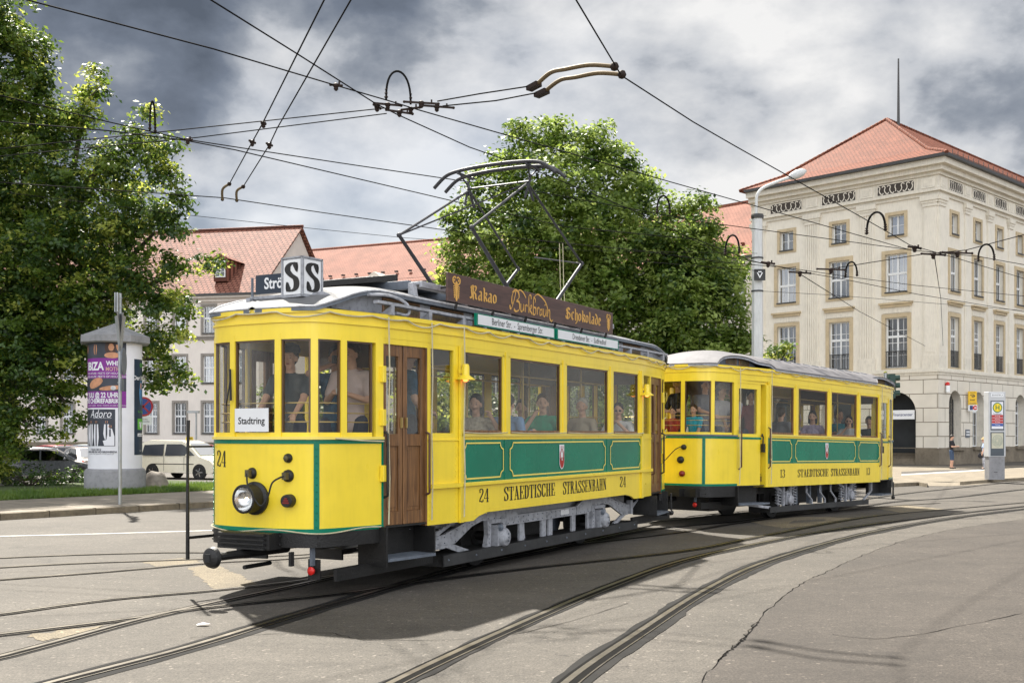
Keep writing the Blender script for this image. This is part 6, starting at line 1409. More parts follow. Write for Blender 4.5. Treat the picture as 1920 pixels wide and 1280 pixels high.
for u, v, Y, r in ((1300, 385, 38.5, .55), (1255, 390, 38.5, .6), (1315, 425, 38, .7), (1250, 450, 38, 1.1), (1320, 480, 38, .9), (1270, 520, 37.5, 1.2), (1350, 530, 38, .9), (1300, 590, 37.4, 1.3), (1375, 570, 37.6, .6), (1370, 630, 37.4, .8), (1260, 640, 37.5, 1.2), (1240, 570, 38.6, 1.1), (1340, 660, 37.2, .9), (1395, 640, 37.2, .5), (1300, 500, 39.6, 1.9), (1310, 380, 38.5, .3), (1300, 720, 37.8, 1.6), (1380, 700, 37.5, 1.0), (1230, 350, 39, .3), (1222, 455, 39.4, .6)):
    cl.append((wp(u, v, Y), (r * 1.05, r, r * .85)))
crown(ct2, cl, 50, .14, mats=[LEAFA, LEAFD, LEAFC], sub=.44, mixp=(.42, .42, .16), shell=.35)
limbs(ct2, (6.6, 39, -.1), wp(1300, 690, 39), [wp(1300, 400, 38.5), wp(1255, 450, 38.5), wp(1350, 520, 38.3), wp(1375, 620, 37.8), wp(1260, 600, 38)], .26)
st3 = empty('young_tree', (12.3, 50.5, -.16), label='small young tree beside the mast above the trailer roof', cat='tree')
crown(st3, [(wp(1455, 655, 50), (.45, .45, .35)), (wp(1445, 700, 50), (.7, .7, .6)), (wp(1475, 650, 50), (.28, .28, .22)), (wp(1430, 680, 50), (.5, .5, .5))], 34, .16, sub=.4, mixp=(.5, .35, .15), shell=.2)
limbs(st3, (12.3, 50.5, -.16), wp(1447, 720, 50), [wp(1455, 660, 50), wp(1475, 655, 50)], .08)
sb = empty('shrub', (-.9, 38.5, 0), label='low bright shrub at the foot of the big tree beyond the tram roof', cat='shrub')
crown(sb, [(wp(835, 520, 38.5), (.45, .45, .4)), (wp(820, 575, 38.5), (.9, .8, .8)), (wp(850, 640, 38.5), (1.3, 1, 1.3)), (wp(820, 740, 38.5), (1.6, 1.2, 1.3))], 16, .17, sub=.5, mixp=(.4, .5, .1), shell=.2)
# dark mass of trees seen through the cars: background tree row right of the office building
for i, (x, y, h, r, lb) in enumerate(((-12.5, 62, 8.5, 2.6, 'round street tree behind the nose of the tram beyond the car park'), (-3.5, 66, 9, 3.0, 'round street tree directly behind the first tram windows'), (4.5, 70, 8, 2.8, 'round street tree behind the rear windows of the first tram'))):
    bt = empty('street_tree', (x, y, G(x, y)), label=lb, cat='tree', group='street trees beyond the car park')
    h *= .62; crown(bt, [((x, y, h - 1.6), (r, r, 1.9)), ((x - r * .4, y - .6, h - 2.6), (r * .8, r * .8, 1.3)), ((x + r * .5, y, h - 2.4), (r * .7, r * .7, 1.3))], 7, .30, sub=.9, mixp=(.5, .2, .3), shell=.4)
    limbs(bt, (x, y, G(x, y)), (x, y, h - 3.0), [(x + .8, y, h - 1), (x - .9, y, h - 1.4)], .15)
# juniper bushes + grass
jb = []
for i, (u, v, r, lb) in enumerate(((-40, 908, .9, 'dark low juniper bush at the left edge of the lawn'), (55, 912, .85, 'dark low juniper bush in front of the bin and the white car'), (130, 905, .7, 'dark low juniper bush left of the advertising column base'))):
    p = gp(u, v, .1); b = empty('juniper_bush', p, label=lb, cat='bush', group='low dark bushes on the lawn')
    crown(b, [((p.x, p.y, .35), (r * 1.4, r, .42)), ((p.x + .6, p.y + .4, .3), (r, r * .8, .35))], 26, .09, sub=.3, mats=[LEAFC, LEAFA, LEAFC], mixp=(.6, .2, .2), shell=.3)
    mb = MB(); 
    for k in range(7): a = k * .9; mb.tube([(0, 0, .0), (.3 * math.cos(a), .3 * math.sin(a), .2), (.8 * math.cos(a), .6 * math.sin(a), .4)], [.03, .02, .008], BARK, 5)
    mb.build('stem', b)
GRASSM = leaf_mat('grass_blade', (.055, .12, .015), (.13, .20, .03), .35)
def grass(name, pts_fn, n, h, label=None):
    P = []; 
    for _ in range(n): P.append(pts_fn())
    P = np.array(P); n = len(P); a = rng.random(n) * 6.283; w = .012; ht = h * (.5 + rng.random(n)); lean = rng.normal(size=(n, 2)) * .35 * ht[:, None]
    v = np.zeros((n, 3, 3)); v[:, 0] = P + np.stack([np.cos(a) * w, np.sin(a) * w, 0 * a], 1); v[:, 1] = P - np.stack([np.cos(a) * w, np.sin(a) * w, 0 * a], 1); v[:, 2] = P + np.stack([lean[:, 0], lean[:, 1], ht], 1)
    me = bpy.data.meshes.new(name); me.from_pydata(v.reshape(-1, 3).tolist(), [], [(3 * i, 3 * i + 1, 3 * i + 2) for i in range(n)]); me.materials.append(GRASSM); o = bpy.data.objects.new(name, me); C.objects.link(o); tag(o, label, 'grass', kind='stuff')
def gfn():
    t = random.uniform(-8, 11); w = PW + abs(random.gauss(0, 1.4)) ; p = KL(t, w); return (p.x, p.y, .13)
grass('grass', gfn, 42000, .11, 'green grass strip along the back of the left pavement')

# ================================================================== STREET FURNITURE
CONC = M('grey_concrete', (.26, .26, .27), .8, var=.12, scale=2, dirt=.25, bump=.3)
PAPER = M('white_paper', (.74, .74, .78), .7, var=.04); PURP = M('poster_purple', (.20, .015, .24), .5, var=.1); PDK = M('poster_dark', (.03, .035, .05), .5, var=.4, scale=2.5)
PNAVY = M('poster_navy', (.012, .03, .06), .45, var=.2); PSKIN = M('poster_skin', (.50, .24, .13), .6, var=.25, scale=8); PHAIR = M('poster_hair', (.05, .025, .02), .6, var=.3); PGRN = M('poster_green', (.12, .45, .05), .5); PGREY = M('poster_pale_grey', (.5, .5, .52), .6, var=.25, scale=9); GLD = M('poster_tan', (.50, .30, .26), .5); PBLU = M('poster_blue', (.08, .25, .50), .5, var=.3, scale=5)
cb = gp(216, 921, .0); CY = 29.6; ccx = (216 - 960) / F * CY; cbz = .1
col = empty('advertising_column', (ccx, CY, cbz), label='round white advertising column with purple party poster and grey cap roof', cat='advertising column')
Rr = .70
mb = MB(); mb.lathe([(.80, 0), (.80, .55), (.76, .62), (.72, .64)], (0, 0, 0), CONC, 48); mb.build('base', col, smooth=30)
mb = MB(); mb.lathe([(Rr, .60), (Rr, 4.05)], (0, 0, 0), PAPER, 64); mb.build('drum', col, smooth=30)
mb = MB(); mb.lathe([(.90, 4.02), (.95, 4.05), (.95, 4.22), (.90, 4.24), (.06, 4.58), (.02, 4.60)], (0, 0, 0), CONC, 8); mb.build('cap', col)
phi0 = math.atan2(-CY, -ccx) # towards camera
def cyl(x, z, o=.004): a = phi0 + x / Rr; return Vector(((Rr + o) * math.cos(a), (Rr + o) * math.sin(a), z))
def cpatch(mb, x0, x1, z0, z1, m, o=.004):
    n = max(2, int((x1 - x0) / .05)); mb.grid([[cyl(x0 + (x1 - x0) * i / n, z, o) for i in range(n + 1)] for z in (z0, z1)], m)
def cz(v): return 1.65 + (815 - v) * (CY - .65) / F - cbz
def cpoly(mb, pts, m, o):
    xs_ = [p[0] for p in pts]; n = max(4, int((max(xs_) - min(xs_)) / .02)); n = min(n, 30); X = np.linspace(min(xs_) + 1e-4, max(xs_) - 1e-4, n + 1)
    def cut(x):
        z = []
        for i in range(len(pts)):
            (a, b), (c, d) = pts[i], pts[(i + 1) % len(pts)]
            if (a - x) * (c - x) < 0: z.append(b + (d - b) * (x - a) / (c - a))
        return sorted(z)
    Z = [cut(x) for x in X]
    for i in range(n):
        for k in range(0, min(len(Z[i]), len(Z[i + 1])) - 1, 2): mb.add([cyl(X[i], Z[i][k], o), cyl(X[i + 1], Z[i + 1][k], o), cyl(X[i + 1], Z[i + 1][k + 1], o), cyl(X[i], Z[i][k + 1], o)], [(0, 1, 2, 3)], m)
def blob(mb, x, z, rx, rz, m, o, rot=0): cpoly(mb, [(x + rx * math.cos(t) * math.cos(rot) - rz * math.sin(t) * math.sin(rot), z + rx * math.cos(t) * math.sin(rot) + rz * math.sin(t) * math.cos(rot)) for t in [i * math.pi / 8 for i in range(16)]], m, o)
cu = lambda u: Rr * math.asin(max(-1, min(1, (u - 216) / 48.0)))
def ctext(mb, s, x, z, size, m, o=.012, **k): put_text(mb, s, size, lambda a, b: cyl(x + a, z + b, o), m, **k)
X0 = -1.25; X1 = cu(235)
mb = MB(); cpatch(mb, X0, X1, cz(764), cz(638), PURP); po = mb.build('poster', col, label='purple party poster', smooth=30)
mb = MB(); cpatch(mb, X0, X1, cz(671), cz(639), PDK, .007); cpatch(mb, X0, X1, cz(733), cz(709), PDK, .007)
blob(mb, -.12, cz(652), .15, .20, PHAIR, .009); blob(mb, -.10, cz(651), .075, .10, PSKIN, .011); blob(mb, -.08, cz(666), .20, .08, PSKIN, .010); blob(mb, -.95, cz(654), .06, .13, PSKIN, .010); blob(mb, .10, cz(655), .05, .15, PSKIN, .010, .5); blob(mb, -.55, cz(655), .06, .16, PSKIN, .010)
blob(mb, -.55, cz(718), .25, .12, PSKIN, .010, .4); blob(mb, -.10, cz(727), .33, .06, PSKIN, .010, .1); blob(mb, -.05, cz(727), .07, .06, PGREY, .012)
mb.build('picture', po, smooth=30)
mb = MB(); ctext(mb, 'IBIZA', -.60, cz(687), .30, PAPER, bold=.010, sx=.85); ctext(mb, 'WHITE', -.0, cz(681.5), .17, PAPER, bold=.005, sx=.85); ctext(mb, 'MOTION', -.0, cz(692), .15, GLD, bold=.003, sx=.8)
for r_, w_ in ((700, .075), (706, .075)): ctext(mb, 'RED HOUSE  MEETS OF HOUSE  LIVE', -.3, cz(r_), w_, PAPER)
ctext(mb, '7. JULI @ 22 UHR', -.44, cz(741), .19, PAPER, bold=.005, sx=.72); ctext(mb, 'DIE CHEMIEFABRIK', -.44, cz(752), .17, PAPER, bold=.005, sx=.74); ctext(mb, 'EINTRITT 10 EURO   WWW  TICKETS AN DER ABENDKASSE', -.3, cz(760), .045, PAPER)
mb.build('lettering', po)
mb = MB(); cpatch(mb, X0, cu(216), cz(836), cz(767), PDK); po = mb.build('poster', col, label='dark concert poster with men in white suits', smooth=30)
mb = MB()
for x, h, z in ((-.88, .62, 812), (-.72, .66, 811), (-.52, .70, 812), (-.22, .45, 806)):
    cpoly(mb, [(x - .07, cz(z) + h * .35), (x + .07, cz(z) + h * .35), (x + .085, cz(z) - .1), (x + .05, cz(z) - h * .55), (x + .01, cz(z) - h * .55), (x, cz(z) - .1), (x - .01, cz(z) - h * .55), (x - .05, cz(z) - h * .55), (x - .085, cz(z) - .1)], PAPER, .009); blob(mb, x, cz(z) + h * .35 + .06, .035, .05, PSKIN, .010)
cpoly(mb, [(-.28, cz(835)), (-.02, cz(835)), (-.02, cz(818)), (-.08, cz(803)), (-.18, cz(803)), (-.22, cz(824)), (-.32, cz(826))], PAPER, .010); blob(mb, -.13, cz(799), .04, .06, PSKIN, .011); cpatch(mb, -.15, -.11, cz(818), cz(804), PDK, .012)
mb.build('picture', po)
mb = MB(); ctext(mb, 'Adoro', -.42, cz(776), .30, PAPER, shear=.3, sx=.8); ctext(mb, 'FUR IMMER UND DICH TOUR', -.36, cz(783.5), .04, PAPER)
ctext(mb, '7. JULI 2012', -.55, cz(842.5), .075, PDK, bold=.002); ctext(mb, 'OPEN AIR IN HOYERSWERDA', -.42, cz(847), .07, PDK, bold=.002); ctext(mb, 'KARTEN AN ALLEN BEKANNTEN VORVERKAUFSSTELLEN', -.42, cz(851), .03, PDK); mb.build('lettering', po)
mb = MB(); cpatch(mb, cu(249), 1.25, cz(853), cz(671), PNAVY); po = mb.build('poster', col, label='tall dark blue telephone offer poster', smooth=30)
mb = MB(); blob(mb, .86, cz(735), .12, .35, PBLU, .008); blob(mb, .84, cz(722), .05, .1, PSKIN, .010); cpatch(mb, .66, 1.05, cz(805), cz(784), PGRN, .008); blob(mb, .82, cz(792), .09, .04, PAPER, .010); blob(mb, .82, cz(797), .06, .08, PAPER, .010); cpatch(mb, .66, 1.05, cz(818), cz(812), PAPER, .008); mb.build('picture', po)
mb = MB(); ctext(mb, 'Der Neue', .84, cz(707), .17, PAPER, bold=.004); ctext(mb, 'GUT', .90, cz(682), .14, PGRN, bold=.004); ctext(mb, 'Ihr Vorteil', .86, cz(771), .09, PGRN); ctext(mb, 'Jetzt anrufen', .85, cz(815), .06, PNAVY); ctext(mb, 'Info www', .85, cz(845), .05, PAPER); mb.build('lettering', po)
# sign post with the backs of signs
GALV = M('galvanised_steel', (.40, .42, .43), .45, metal=.7, var=.12, dirt=.15)
sp_ = gp(225, 945, .13); sp = empty('sign_post', sp_, label='grey steel sign post in the pavement with signs seen edge-on in front of the column', cat='sign post')
mb = MB(); mb.tube([(0, 0, 0), (0, 0, 4.62)], .038, GALV, 12); mb.build('post', sp, smooth=60)
mb = MB(); rz_ = Matrix.Rotation(R(99), 3, 'Z')
mb.box((.0, -.06, 4.40), (.40, .02, .42), GALV, rz_); mb.box((-.06, -.03, 4.40), (.40, .02, .42), GALV, rz_); mb.build('sign_plate', sp)
mb = MB(); mb.prism([(-.45, .0), (.45, .0), (0, -.8)], lambda a, b, d: rz_ @ Vector((a, d, 4.15 + b)) + Vector((.05, -.05, 0)), -.01, .01, GALV); mb.prism([(-.45, .0), (.45, .0), (0, -.8)], lambda a, b, d: Matrix.Rotation(R(121), 3, 'Z') @ Vector((a, d, 4.15 + b)) + Vector((.0, -.05, 0)), -.01, .01, GALV); mb.build('sign_plate', sp)
mb = MB(); mb.lathe([(.30, -.01), (.30, .01)], (.09, -.02, 3.12), GRYD, 28, axis=(rz_ @ Vector((0, 1, 0)))); mb.box((.06, -.02, 2.62), (.30, .02, .26), GRYD, rz_); mb.build('sign_plate', sp)
mb = MB()
for z in (4.5, 4.3, 3.9, 3.3, 3.0, 2.65): mb.tube([(0, 0, z), (0, 0, z + .03)], .05, GALV, 10)
mb.build('clamps', sp)
# no-stopping sign
ns = empty('no_stopping_sign', (atY(263, 815, 33).x, 33, .1), label='blue and red no-stopping sign half hidden behind the advertising column', cat='road sign')
RB = M('sign_red', (.45, .02, .02), .4); BB = M('sign_blue', (.02, .07, .32), .4); X_ = atY(269, 762, 33).x - ns.location.x; Z_ = atY(269, 762, 33).z - .1
mb = MB(); mb.tube([(0, .03, 0), (0, .03, Z_ + .3)], .03, GRYD, 10); mb.build('post', ns, smooth=60)
mb = MB(); mb.lathe([(.30, 0), (.30, .015)], (X_, 0, Z_), RB, 32, axis=(0, -1, 0)); mb.lathe([(.24, .0), (.24, .004)], (X_, -.015, Z_), BB, 32, axis=(0, -1, 0))
for a in (45, 135): mb.box((X_, -.021, Z_), (.46, .004, .05), RB, Matrix.Rotation(R(a), 3, 'Y'))
mb.build('disc', ns)
mb = MB(); mb.box((X_ + .04, 0, Z_ - .42), (.42, .012, .26), WHT); sx_ = mb.build('supplement_plate', ns); mb = MB(); put_text(mb, 'auf dem\nSeitenstreifen', .07, lambda x, y: (X_ + .04 + x, -.008, Z_ - .42 + y), BLKP, sx=.8); mb.build('lettering', sx_)
# boulder
def rock(name, c, r, label):
    import mathutils.noise as mn
    mb = MB(); mb.ball((0, 0, 0), 1, M('granite', (.24, .21, .18), .9, var=.25, scale=9, bump=.5), 28); mb.v = [tuple(Vector(v) * (1 + .22 * mn.noise(Vector(v) * 1.6)) * 1) for v in mb.v]; mb.v = [(x * r[0], y * r[1], max(-.1, z * r[2])) for x, y, z in mb.v]
    o = mb.build(name, smooth=70, label=label, cat='boulder'); o.location = c
rock('boulder', (atY(290, 815, 30.5).x, 30.5, .2), (.42, .36, .42), 'grey-brown boulder on the grass between the column and the taxi')
# bin
bp_ = gp(107, 893, -.02); bn = empty('litter_bin', bp_, label='beige steel litter bin on a frame beside the dark car', cat='litter bin')
BG = M('bin_beige', (.36, .32, .24), .6, var=.1, dirt=.2); mb = MB(); mb.bb(-.22, .22, -.18, .18, .15, .80, BG); mb.build('body', bn, bevel=.02); mb = MB()
for x in (-.27, .27): mb.bb(x - .025, x + .025, -.03, .03, 0, 1.0, GALV)
mb.bb(-.29, .29, -.2, .2, .98, 1.02, GALV); mb.build('frame', bn, bevel=.01); mb = MB(); mb.lathe([(.08, 0), (.08, .006)], (0, -.181, .6), BB, 20, axis=(0, -1, 0)); mb.build('emblem', bn)
# paper scrap
mb = MB(); q = gp(381, 1173); mb.add([(-.05, -.02, .0), (.03, -.03, .012), (.06, .02, .004), (-.01, .035, .015), (-.06, .015, .002)], [(0, 1, 2, 3, 4)], PAPER); o = mb.build('paper_scrap', label='white paper scrap lying on the asphalt in front of the tram', cat='litter'); o.location = q + Vector((0, 0, .012))
# ---- stop pillar
PY = 41.0; pc = atY(1865, 815, PY); pz = G(pc.x, PY) + .12
pl = empty('stop_pillar', (pc.x, PY, pz), R(6), label='grey tram stop pillar with green and yellow H roundel and route map', cat='stop pillar')
ALU = M('light_grey_enamel', (.50, .51, .52), .4, var=.05); SLATE = M('slate_panel', (.06, .075, .09), .4); 
mb = MB(); mb.bb(-.31, .31, -.16, .16, 0, .86, CONC); mb.bb(-.12, .02, -.165, -.16, .28, .30, BLKP); mb.bb(.05, .28, -.163, -.16, .08, .78, CONC); mb.build('pedestal', pl, bevel=.01)
mb = MB(); mb.bb(-.34, .34, -.18, .18, .865, 3.32, ALU); mb.build('case', pl, bevel=.015)
mb = MB(); mb.bb(-.27, .27, -.186, -.18, 1.86, 2.98, SLATE); mb.bb(-.27, .27, -.186, -.18, .90, 1.80, SLATE); mb.build('panel', pl)
mb = MB(); mb.bb(-.23, .23, -.19, -.186, 1.92, 2.94, PAPER); mb.bb(-.23, .23, -.19, -.186, 1.18, 1.76, M('map_cream', (.52, .50, .38), .6, var=.1)); 
for z, m_ in ((2.40, RB), (2.29, RB), (2.18, RB), (2.07, BB)): mb.bb(-.225, .225, -.193, -.19, z - .05, z + .045, m_)
mb.bb(-.25, .25, -.19, -.18, 3.12, 3.26, WHT); mb.build('timetable', pl)
mb = MB(); HG = M('stop_green', (.01, .16, .05), .4); HY = M('stop_yellow', (.85, .62, .02), .4); mb.lathe([(.19, 0), (.19, .003)], (0, -.190, 2.72), HG, 32, axis=(0, -1, 0)); mb.lathe([(.155, 0), (.155, .003)], (0, -.193, 2.72), HY, 32, axis=(0, -1, 0))
mb.bb(-.075, -.045, -.199, -.196, 2.63, 2.81, HG); mb.bb(.045, .075, -.199, -.196, 2.63, 2.81, HG); mb.bb(-.045, .045, -.199, -.196, 2.705, 2.735, HG); mb.build('stop_roundel', pl)
mb = MB(); put_text(mb, 'BAHNSTEIG 4', .085, lambda x, y: (x, -.192, 3.19 + y), BLKP, sx=.85); put_text(mb, 'Stadthalle', .085, lambda x, y: (x, -.192, 2.48 + y), BLKP)
for z in (2.40, 2.29, 2.18, 2.07): put_text(mb, 'Richtung', .055, lambda x, y: (x, -.195, z + y), WHT)
rngm = random.Random(4)
for k in range(5): r_ = .06 + k * .035; stroke(mb, [Vector(((r_ + rngm.uniform(-.012, .012)) * math.cos(t), 1.47 + (r_ + rngm.uniform(-.012, .012)) * 1.1 * math.sin(t))) for t in np.linspace(0, 6.28, 24)], lambda d: .012, lambda a, b: (a, -.192, b), M('map_lines', (.25, .30, .25), .6))
mb.build('lettering', pl)
# ---- grey mast with lamp and V sign
MY = 36.0; mx_ = atY(1420, 815, MY).x; mz = G(mx_, MY); ms = empty('catenary_mast', (mx_, MY, mz), label='tall pale grey octagonal mast with curved street lamp arm and black V sign', cat='mast')
def mzv(v): return atY(0, v, MY).z - mz
MG = M('mast_grey', (.60, .61, .60), .5, var=.06, streak=.12)
mb = MB(); mb.lathe([(.22, 0), (.19, mzv(640)), (.17, mzv(410))], (0, 0, 0), MG, 8); mb.lathe([(.205, mzv(410)), (.215, mzv(405)), (.2, mzv(402))], (0, 0, 0), GUT, 8); mb.build('post', ms)
LAx = lambda u, v: (atY(u, v, MY).x - mx_, 0, mzv(v))
mb = MB(); mb.tube(crom([LAx(1418, 405), LAx(1418, 385), LAx(1420, 365), LAx(1432, 352), LAx(1455, 342), LAx(1480, 333)], 5), .05, MG, 8); lampa = mb.build('lamp_arm', ms, smooth=60)
mb = MB(); a = Vector(LAx(1478, 334)); b = Vector(LAx(1511, 320)); d = (b - a).normalized(); mb.lathe([(.05, 0), (.11, .1), (.15, .3), (.13, .5), (.06, .62), (.01, .66)], a, MG, 14, axis=d); mb.build('lamp_head', ms, smooth=60)
mb = MB(); mb.bb(-.17, .20, -.30, -.27, mzv(528), mzv(507), BLKP); vs_ = mb.build('v_sign', ms); zc_ = (mzv(528) + mzv(507)) / 2
mb = MB(); 
for g in (-1, 1): mb.add([(.015 + g * .10, -.304, zc_ + .07), (.015 + g * .06, -.304, zc_ + .07), (.015 + g * .0, -.304, zc_ - .06), (.015, -.304, zc_ - .12), ], [(0, 1, 2, 3)], WHT)
mb.bb(-.04, .07, -.306, -.303, zc_ + .08, zc_ + .115, WHT); mb.build('symbol', vs_)
mb = MB()
for v in (483, 545): mb.lathe([(.205, mzv(v) - .04), (.205, mzv(v) + .01)], (0, 0, 0), GUT, 8)
mb.build('clamp_band', ms)
# ---- traffic light over trailer roof
TY = 44.0; tx = atY(1660, 815, TY).x; tl = empty('traffic_light', (tx, TY, G(tx, TY)), label='dark green traffic light on a post just right of the trailer roof', cat='traffic light')
TG = M('signal_green', (.012, .045, .035), .5); zt = atY(0, 700, TY).z - tl.location.z
mb = MB(); mb.tube([(0, 0, 0), (0, 0, zt + .02)], .07, GALV, 10); mb.ball((0, 0, zt + .03), .075, M('moss_cap', (.25, .25, .05), .8), 8); mb.build('post', tl, smooth=60)
mb = MB(); mb.bb(.12, .36, -.15, .15, zt - 1.0, zt - .02, TG); mb.bar((0, 0, zt - .2), (.15, 0, zt - .2), .05, .05, TG)
for k in range(3):
    z = zt - .18 - k * .31; mb.lathe([(.11, 0), (.105, .22), (.09, .24)], (.34, -.02, z), TG, 16, axis=(.9, -.35, .05))
mb.build('signal_head', tl, smooth=40)

# ================================================================== CARS
def car(name, loc, rz, L_, W_, prof, glassz, paint, label, cat='car', win=None, roofsign=False, group='cars parked beyond the lawn'):
    """prof: side outline (x forward, z), body widened below the belt line and tucked in above it"""
    root = empty(name, loc, rz, label, cat, group); mb = MB(); hw = W_ / 2; n = len(prof)
    def yw(z): return hw * (1 - .02 * max(0, .5 - z)) if z < glassz else hw * (1 - .20 * (z - glassz) / .6)
    rows = []
    for k in range(9):
        f = 2 * k / 8 - 1
        rows.append([(x * (1 - .015 * abs(f) ** 3), yw(z) * math.copysign(abs(f) ** .75, f) * 1.0, z - .03 * abs(f) ** 4 * (1 if z > .4 else -1)) for x, z in prof])
    mb.grid([r + [r[0]] for r in rows], paint); mb.add(rows[0], [tuple(range(n))], paint); mb.add(rows[-1], [tuple(range(n))], paint); mb.build('body', root, smooth=40)
    xs_ = [p[0] for p in prof]; 
    for w in win:
        kind = w[0]; mb = MB()
        if kind == 'side':
            for g in (-1, 1): mb.prism(w[1], lambda a, b, d: (a, g * (yw(b) + .004 + d), b), 0, .004, GLC)
            nm = 'side_window'
        else:
            (x0, z0), (x1, z1) = w[1]; dx, dz = x1 - x0, z1 - z0; ln = math.hypot(dx, dz); nx, nz = -dz / ln * .012 * w[2], dx / ln * .012 * w[2]
            mb.add([(x0 + nx, -yw(z0) * .86, z0 + nz), (x0 + nx, yw(z0) * .86, z0 + nz), (x1 + nx, yw(z1) * .88, z1 + nz), (x1 + nx, -yw(z1) * .88, z1 + nz)], [(0, 1, 2, 3)], GLC); nm = 'windscreen'
        mb.build(nm, root)
    for x in (L_ * .31, -L_ * .30):
        for g in (-1, 1):
            mb = MB(); mb.lathe([(.30, -.10), (.325, -.06), (.325, .06), (.30, .10), (.22, .10), (.20, .09)], (x, g * (hw - .08), .325), RUB, 24, axis=(0, g, 0)); wh = mb.build('wheel', root, smooth=40)
            mb = MB(); mb.lathe([(.215, .095), (.20, .10), (.06, .085), (.05, .11), (.01, .112)], (x, g * (hw - .08), .325), BLK, 24, axis=(0, g, 0))
            for k in range(5): a = k * 1.2566; c = Vector((x, g * (hw + .03), .325)); mb.bar(c, c + Vector((math.cos(a) * .2, -g * .005, math.sin(a) * .2)), .05, .015, CHR, up=(0, 1, 0))
            mb.build('rim', wh)
            mb = MB(); mb.lathe([(.38, -.02), (.38, .004)], (x, g * (hw - .002), .335), BLK, 24, axis=(0, g, 0)); mb.build('wheel_arch', root)
    xf = max(xs_); xr = min(xs_)
    for g in (-1, 1):
        mb = MB(); mb.ball((xf - .16, g * (hw - .22), .68), .13, M('headlamp_glass', (.6, .62, .65), .1), 10, sq=(1.1, 1.2, .6)); mb.build('headlight', root, smooth=60)
        mb = MB(); mb.box((xr + .05, g * (hw - .14), .82), (.10, .18, .20), REDP); mb.build('tail_light', root, bevel=.02)
        mb = MB(); mb.ball((L_ * .17, g * (hw + .10), glassz + .05), .1, paint, 10, sq=(.6, .9, .7)); mb.build('mirror', root, smooth=60)
    mb = MB(); mb.box((xr - .01, 0, .62), (.02, .52, .12), WHT); mb.box((xf + .005, 0, .45), (.02, .52, .12), WHT); pl_ = mb.build('number_plate', root)
    mb = MB(); mb.box((xf - .02, 0, .60), (.05, .8, .10), BLK); mb.box((xf - .03, 0, .32), (.08, W_ * .8, .12), BLK); mb.box((xr + .03, 0, .32), (.08, W_ * .8, .12), BLK)
    mb.build('bumper_trim', root, bevel=.01)
    return root
TAX = M('taxi_ivory', (.80, .74, .58), .25, var=.03, coat=.8); BRN = M('car_brown', (.035, .028, .028), .2, coat=1); SIL = M('car_silver_beige', (.34, .29, .26), .25, metal=.4, coat=.8, var=.03); CWH = M('car_white', (.62, .63, .65), .25, coat=.8, var=.03); CRD = M('car_red', (.36, .02, .02), .25, coat=.8); CDG = M('car_dark_grey', (.05, .055, .06), .25, coat=.9); CGN = M('car_grey_green', (.10, .14, .13), .3, coat=.8)
van = [(-2.2, .28), (2.1, .25), (2.22, .42), (2.2, .70), (2.0, .88), (1.35, 1.08), (.62, 1.66), (.2, 1.80), (-1.7, 1.82), (-2.12, 1.70), (-2.22, 1.0), (-2.24, .5)]
sedan = [(-2.2, .30), (2.1, .28), (2.2, .50), (2.1, .72), (1.2, .92), (.45, 1.38), (0, 1.46), (-.9, 1.44), (-1.55, 1.08), (-2.15, .98), (-2.22, .6)]
hatch = [(-1.9, .30), (1.95, .28), (2.02, .50), (1.95, .72), (1.2, .94), (.5, 1.42), (0, 1.50), (-1.2, 1.46), (-1.75, 1.02), (-1.95, .92), (-1.98, .5)]
vanw = [('side', [(-1.95, 1.10), (-1.9, 1.58), (-.75, 1.62), (-.70, 1.08)]), ('side', [(-.60, 1.08), (-.62, 1.62), (.25, 1.62), (.42, 1.56), (1.10, 1.10)]), ('front', [(1.33, 1.12), (.62, 1.66)], -1), ('rear', [(-2.2, 1.15), (-2.12, 1.62)], 1)]
sedw = [('side', [(-1.35, 1.0), (-.95, 1.36), (-.25, 1.38), (-.25, .96)]), ('side', [(-.18, .96), (-.18, 1.38), (.2, 1.36), (.95, .96)]), ('front', [(1.15, .97), (.47, 1.38)], -1), ('rear', [(-1.55, 1.10), (-.92, 1.42)], 1)]
hatw = [('side', [(-1.5, 1.0), (-1.2, 1.38), (-.3, 1.42), (-.3, .98)]), ('side', [(-.2, .98), (-.2, 1.42), (.2, 1.40), (1.0, .98)]), ('front', [(1.15, 1.0), (.52, 1.41)], -1), ('rear', [(-1.74, 1.05), (-1.22, 1.44)], 1)]
def lotp(u, Y, v=None): x = (u - 960) / F * Y; return (x, Y, G(x, Y))
tv = car('taxi_van', lotp(352, 51), R(-22), 4.4, 1.8, van, 1.05, TAX, 'ivory taxi van with yellow roof sign parked left of the tram nose', 'taxi', vanw)
mb = MB(); mb.prism([(-.22, 0), (.22, 0), (.17, .14), (-.17, .14)], lambda a, b, d: (.1 + d, a, 1.82 + b), -.06, .06, HY); ts_ = mb.build('roof_sign', tv); mb = MB()
put_text(mb, 'TAXI', .13, lambda x, y: (.165, x, 1.89 + y), BLKP, bold=.004); put_text(mb, 'TAXI', .13, lambda x, y: (.035, -x, 1.89 + y), BLKP, bold=.004); mb.build('lettering', ts_)
mb = MB()
for g in (-1, 1): mb.box((-.66, g * .899, .72), (.014, .006, .68), BLK); mb.box((.50, g * .899, .72), (.014, .006, .62), BLK); mb.box((-.1, g * .90, .70), (2.3, .012, .035), BLK)
mb.build('door_seams', tv)
car('parked_car', lotp(138, 56), R(10), 4.4, 1.75, sedan, .96, BRN, 'dark brown saloon parked behind the litter bin', win=sedw)
car('parked_car', lotp(160, 50), R(128), 4.0, 1.7, hatch, .98, SIL, 'silver-beige hatchback seen from behind, partly hidden by the advertising column', win=hatw)
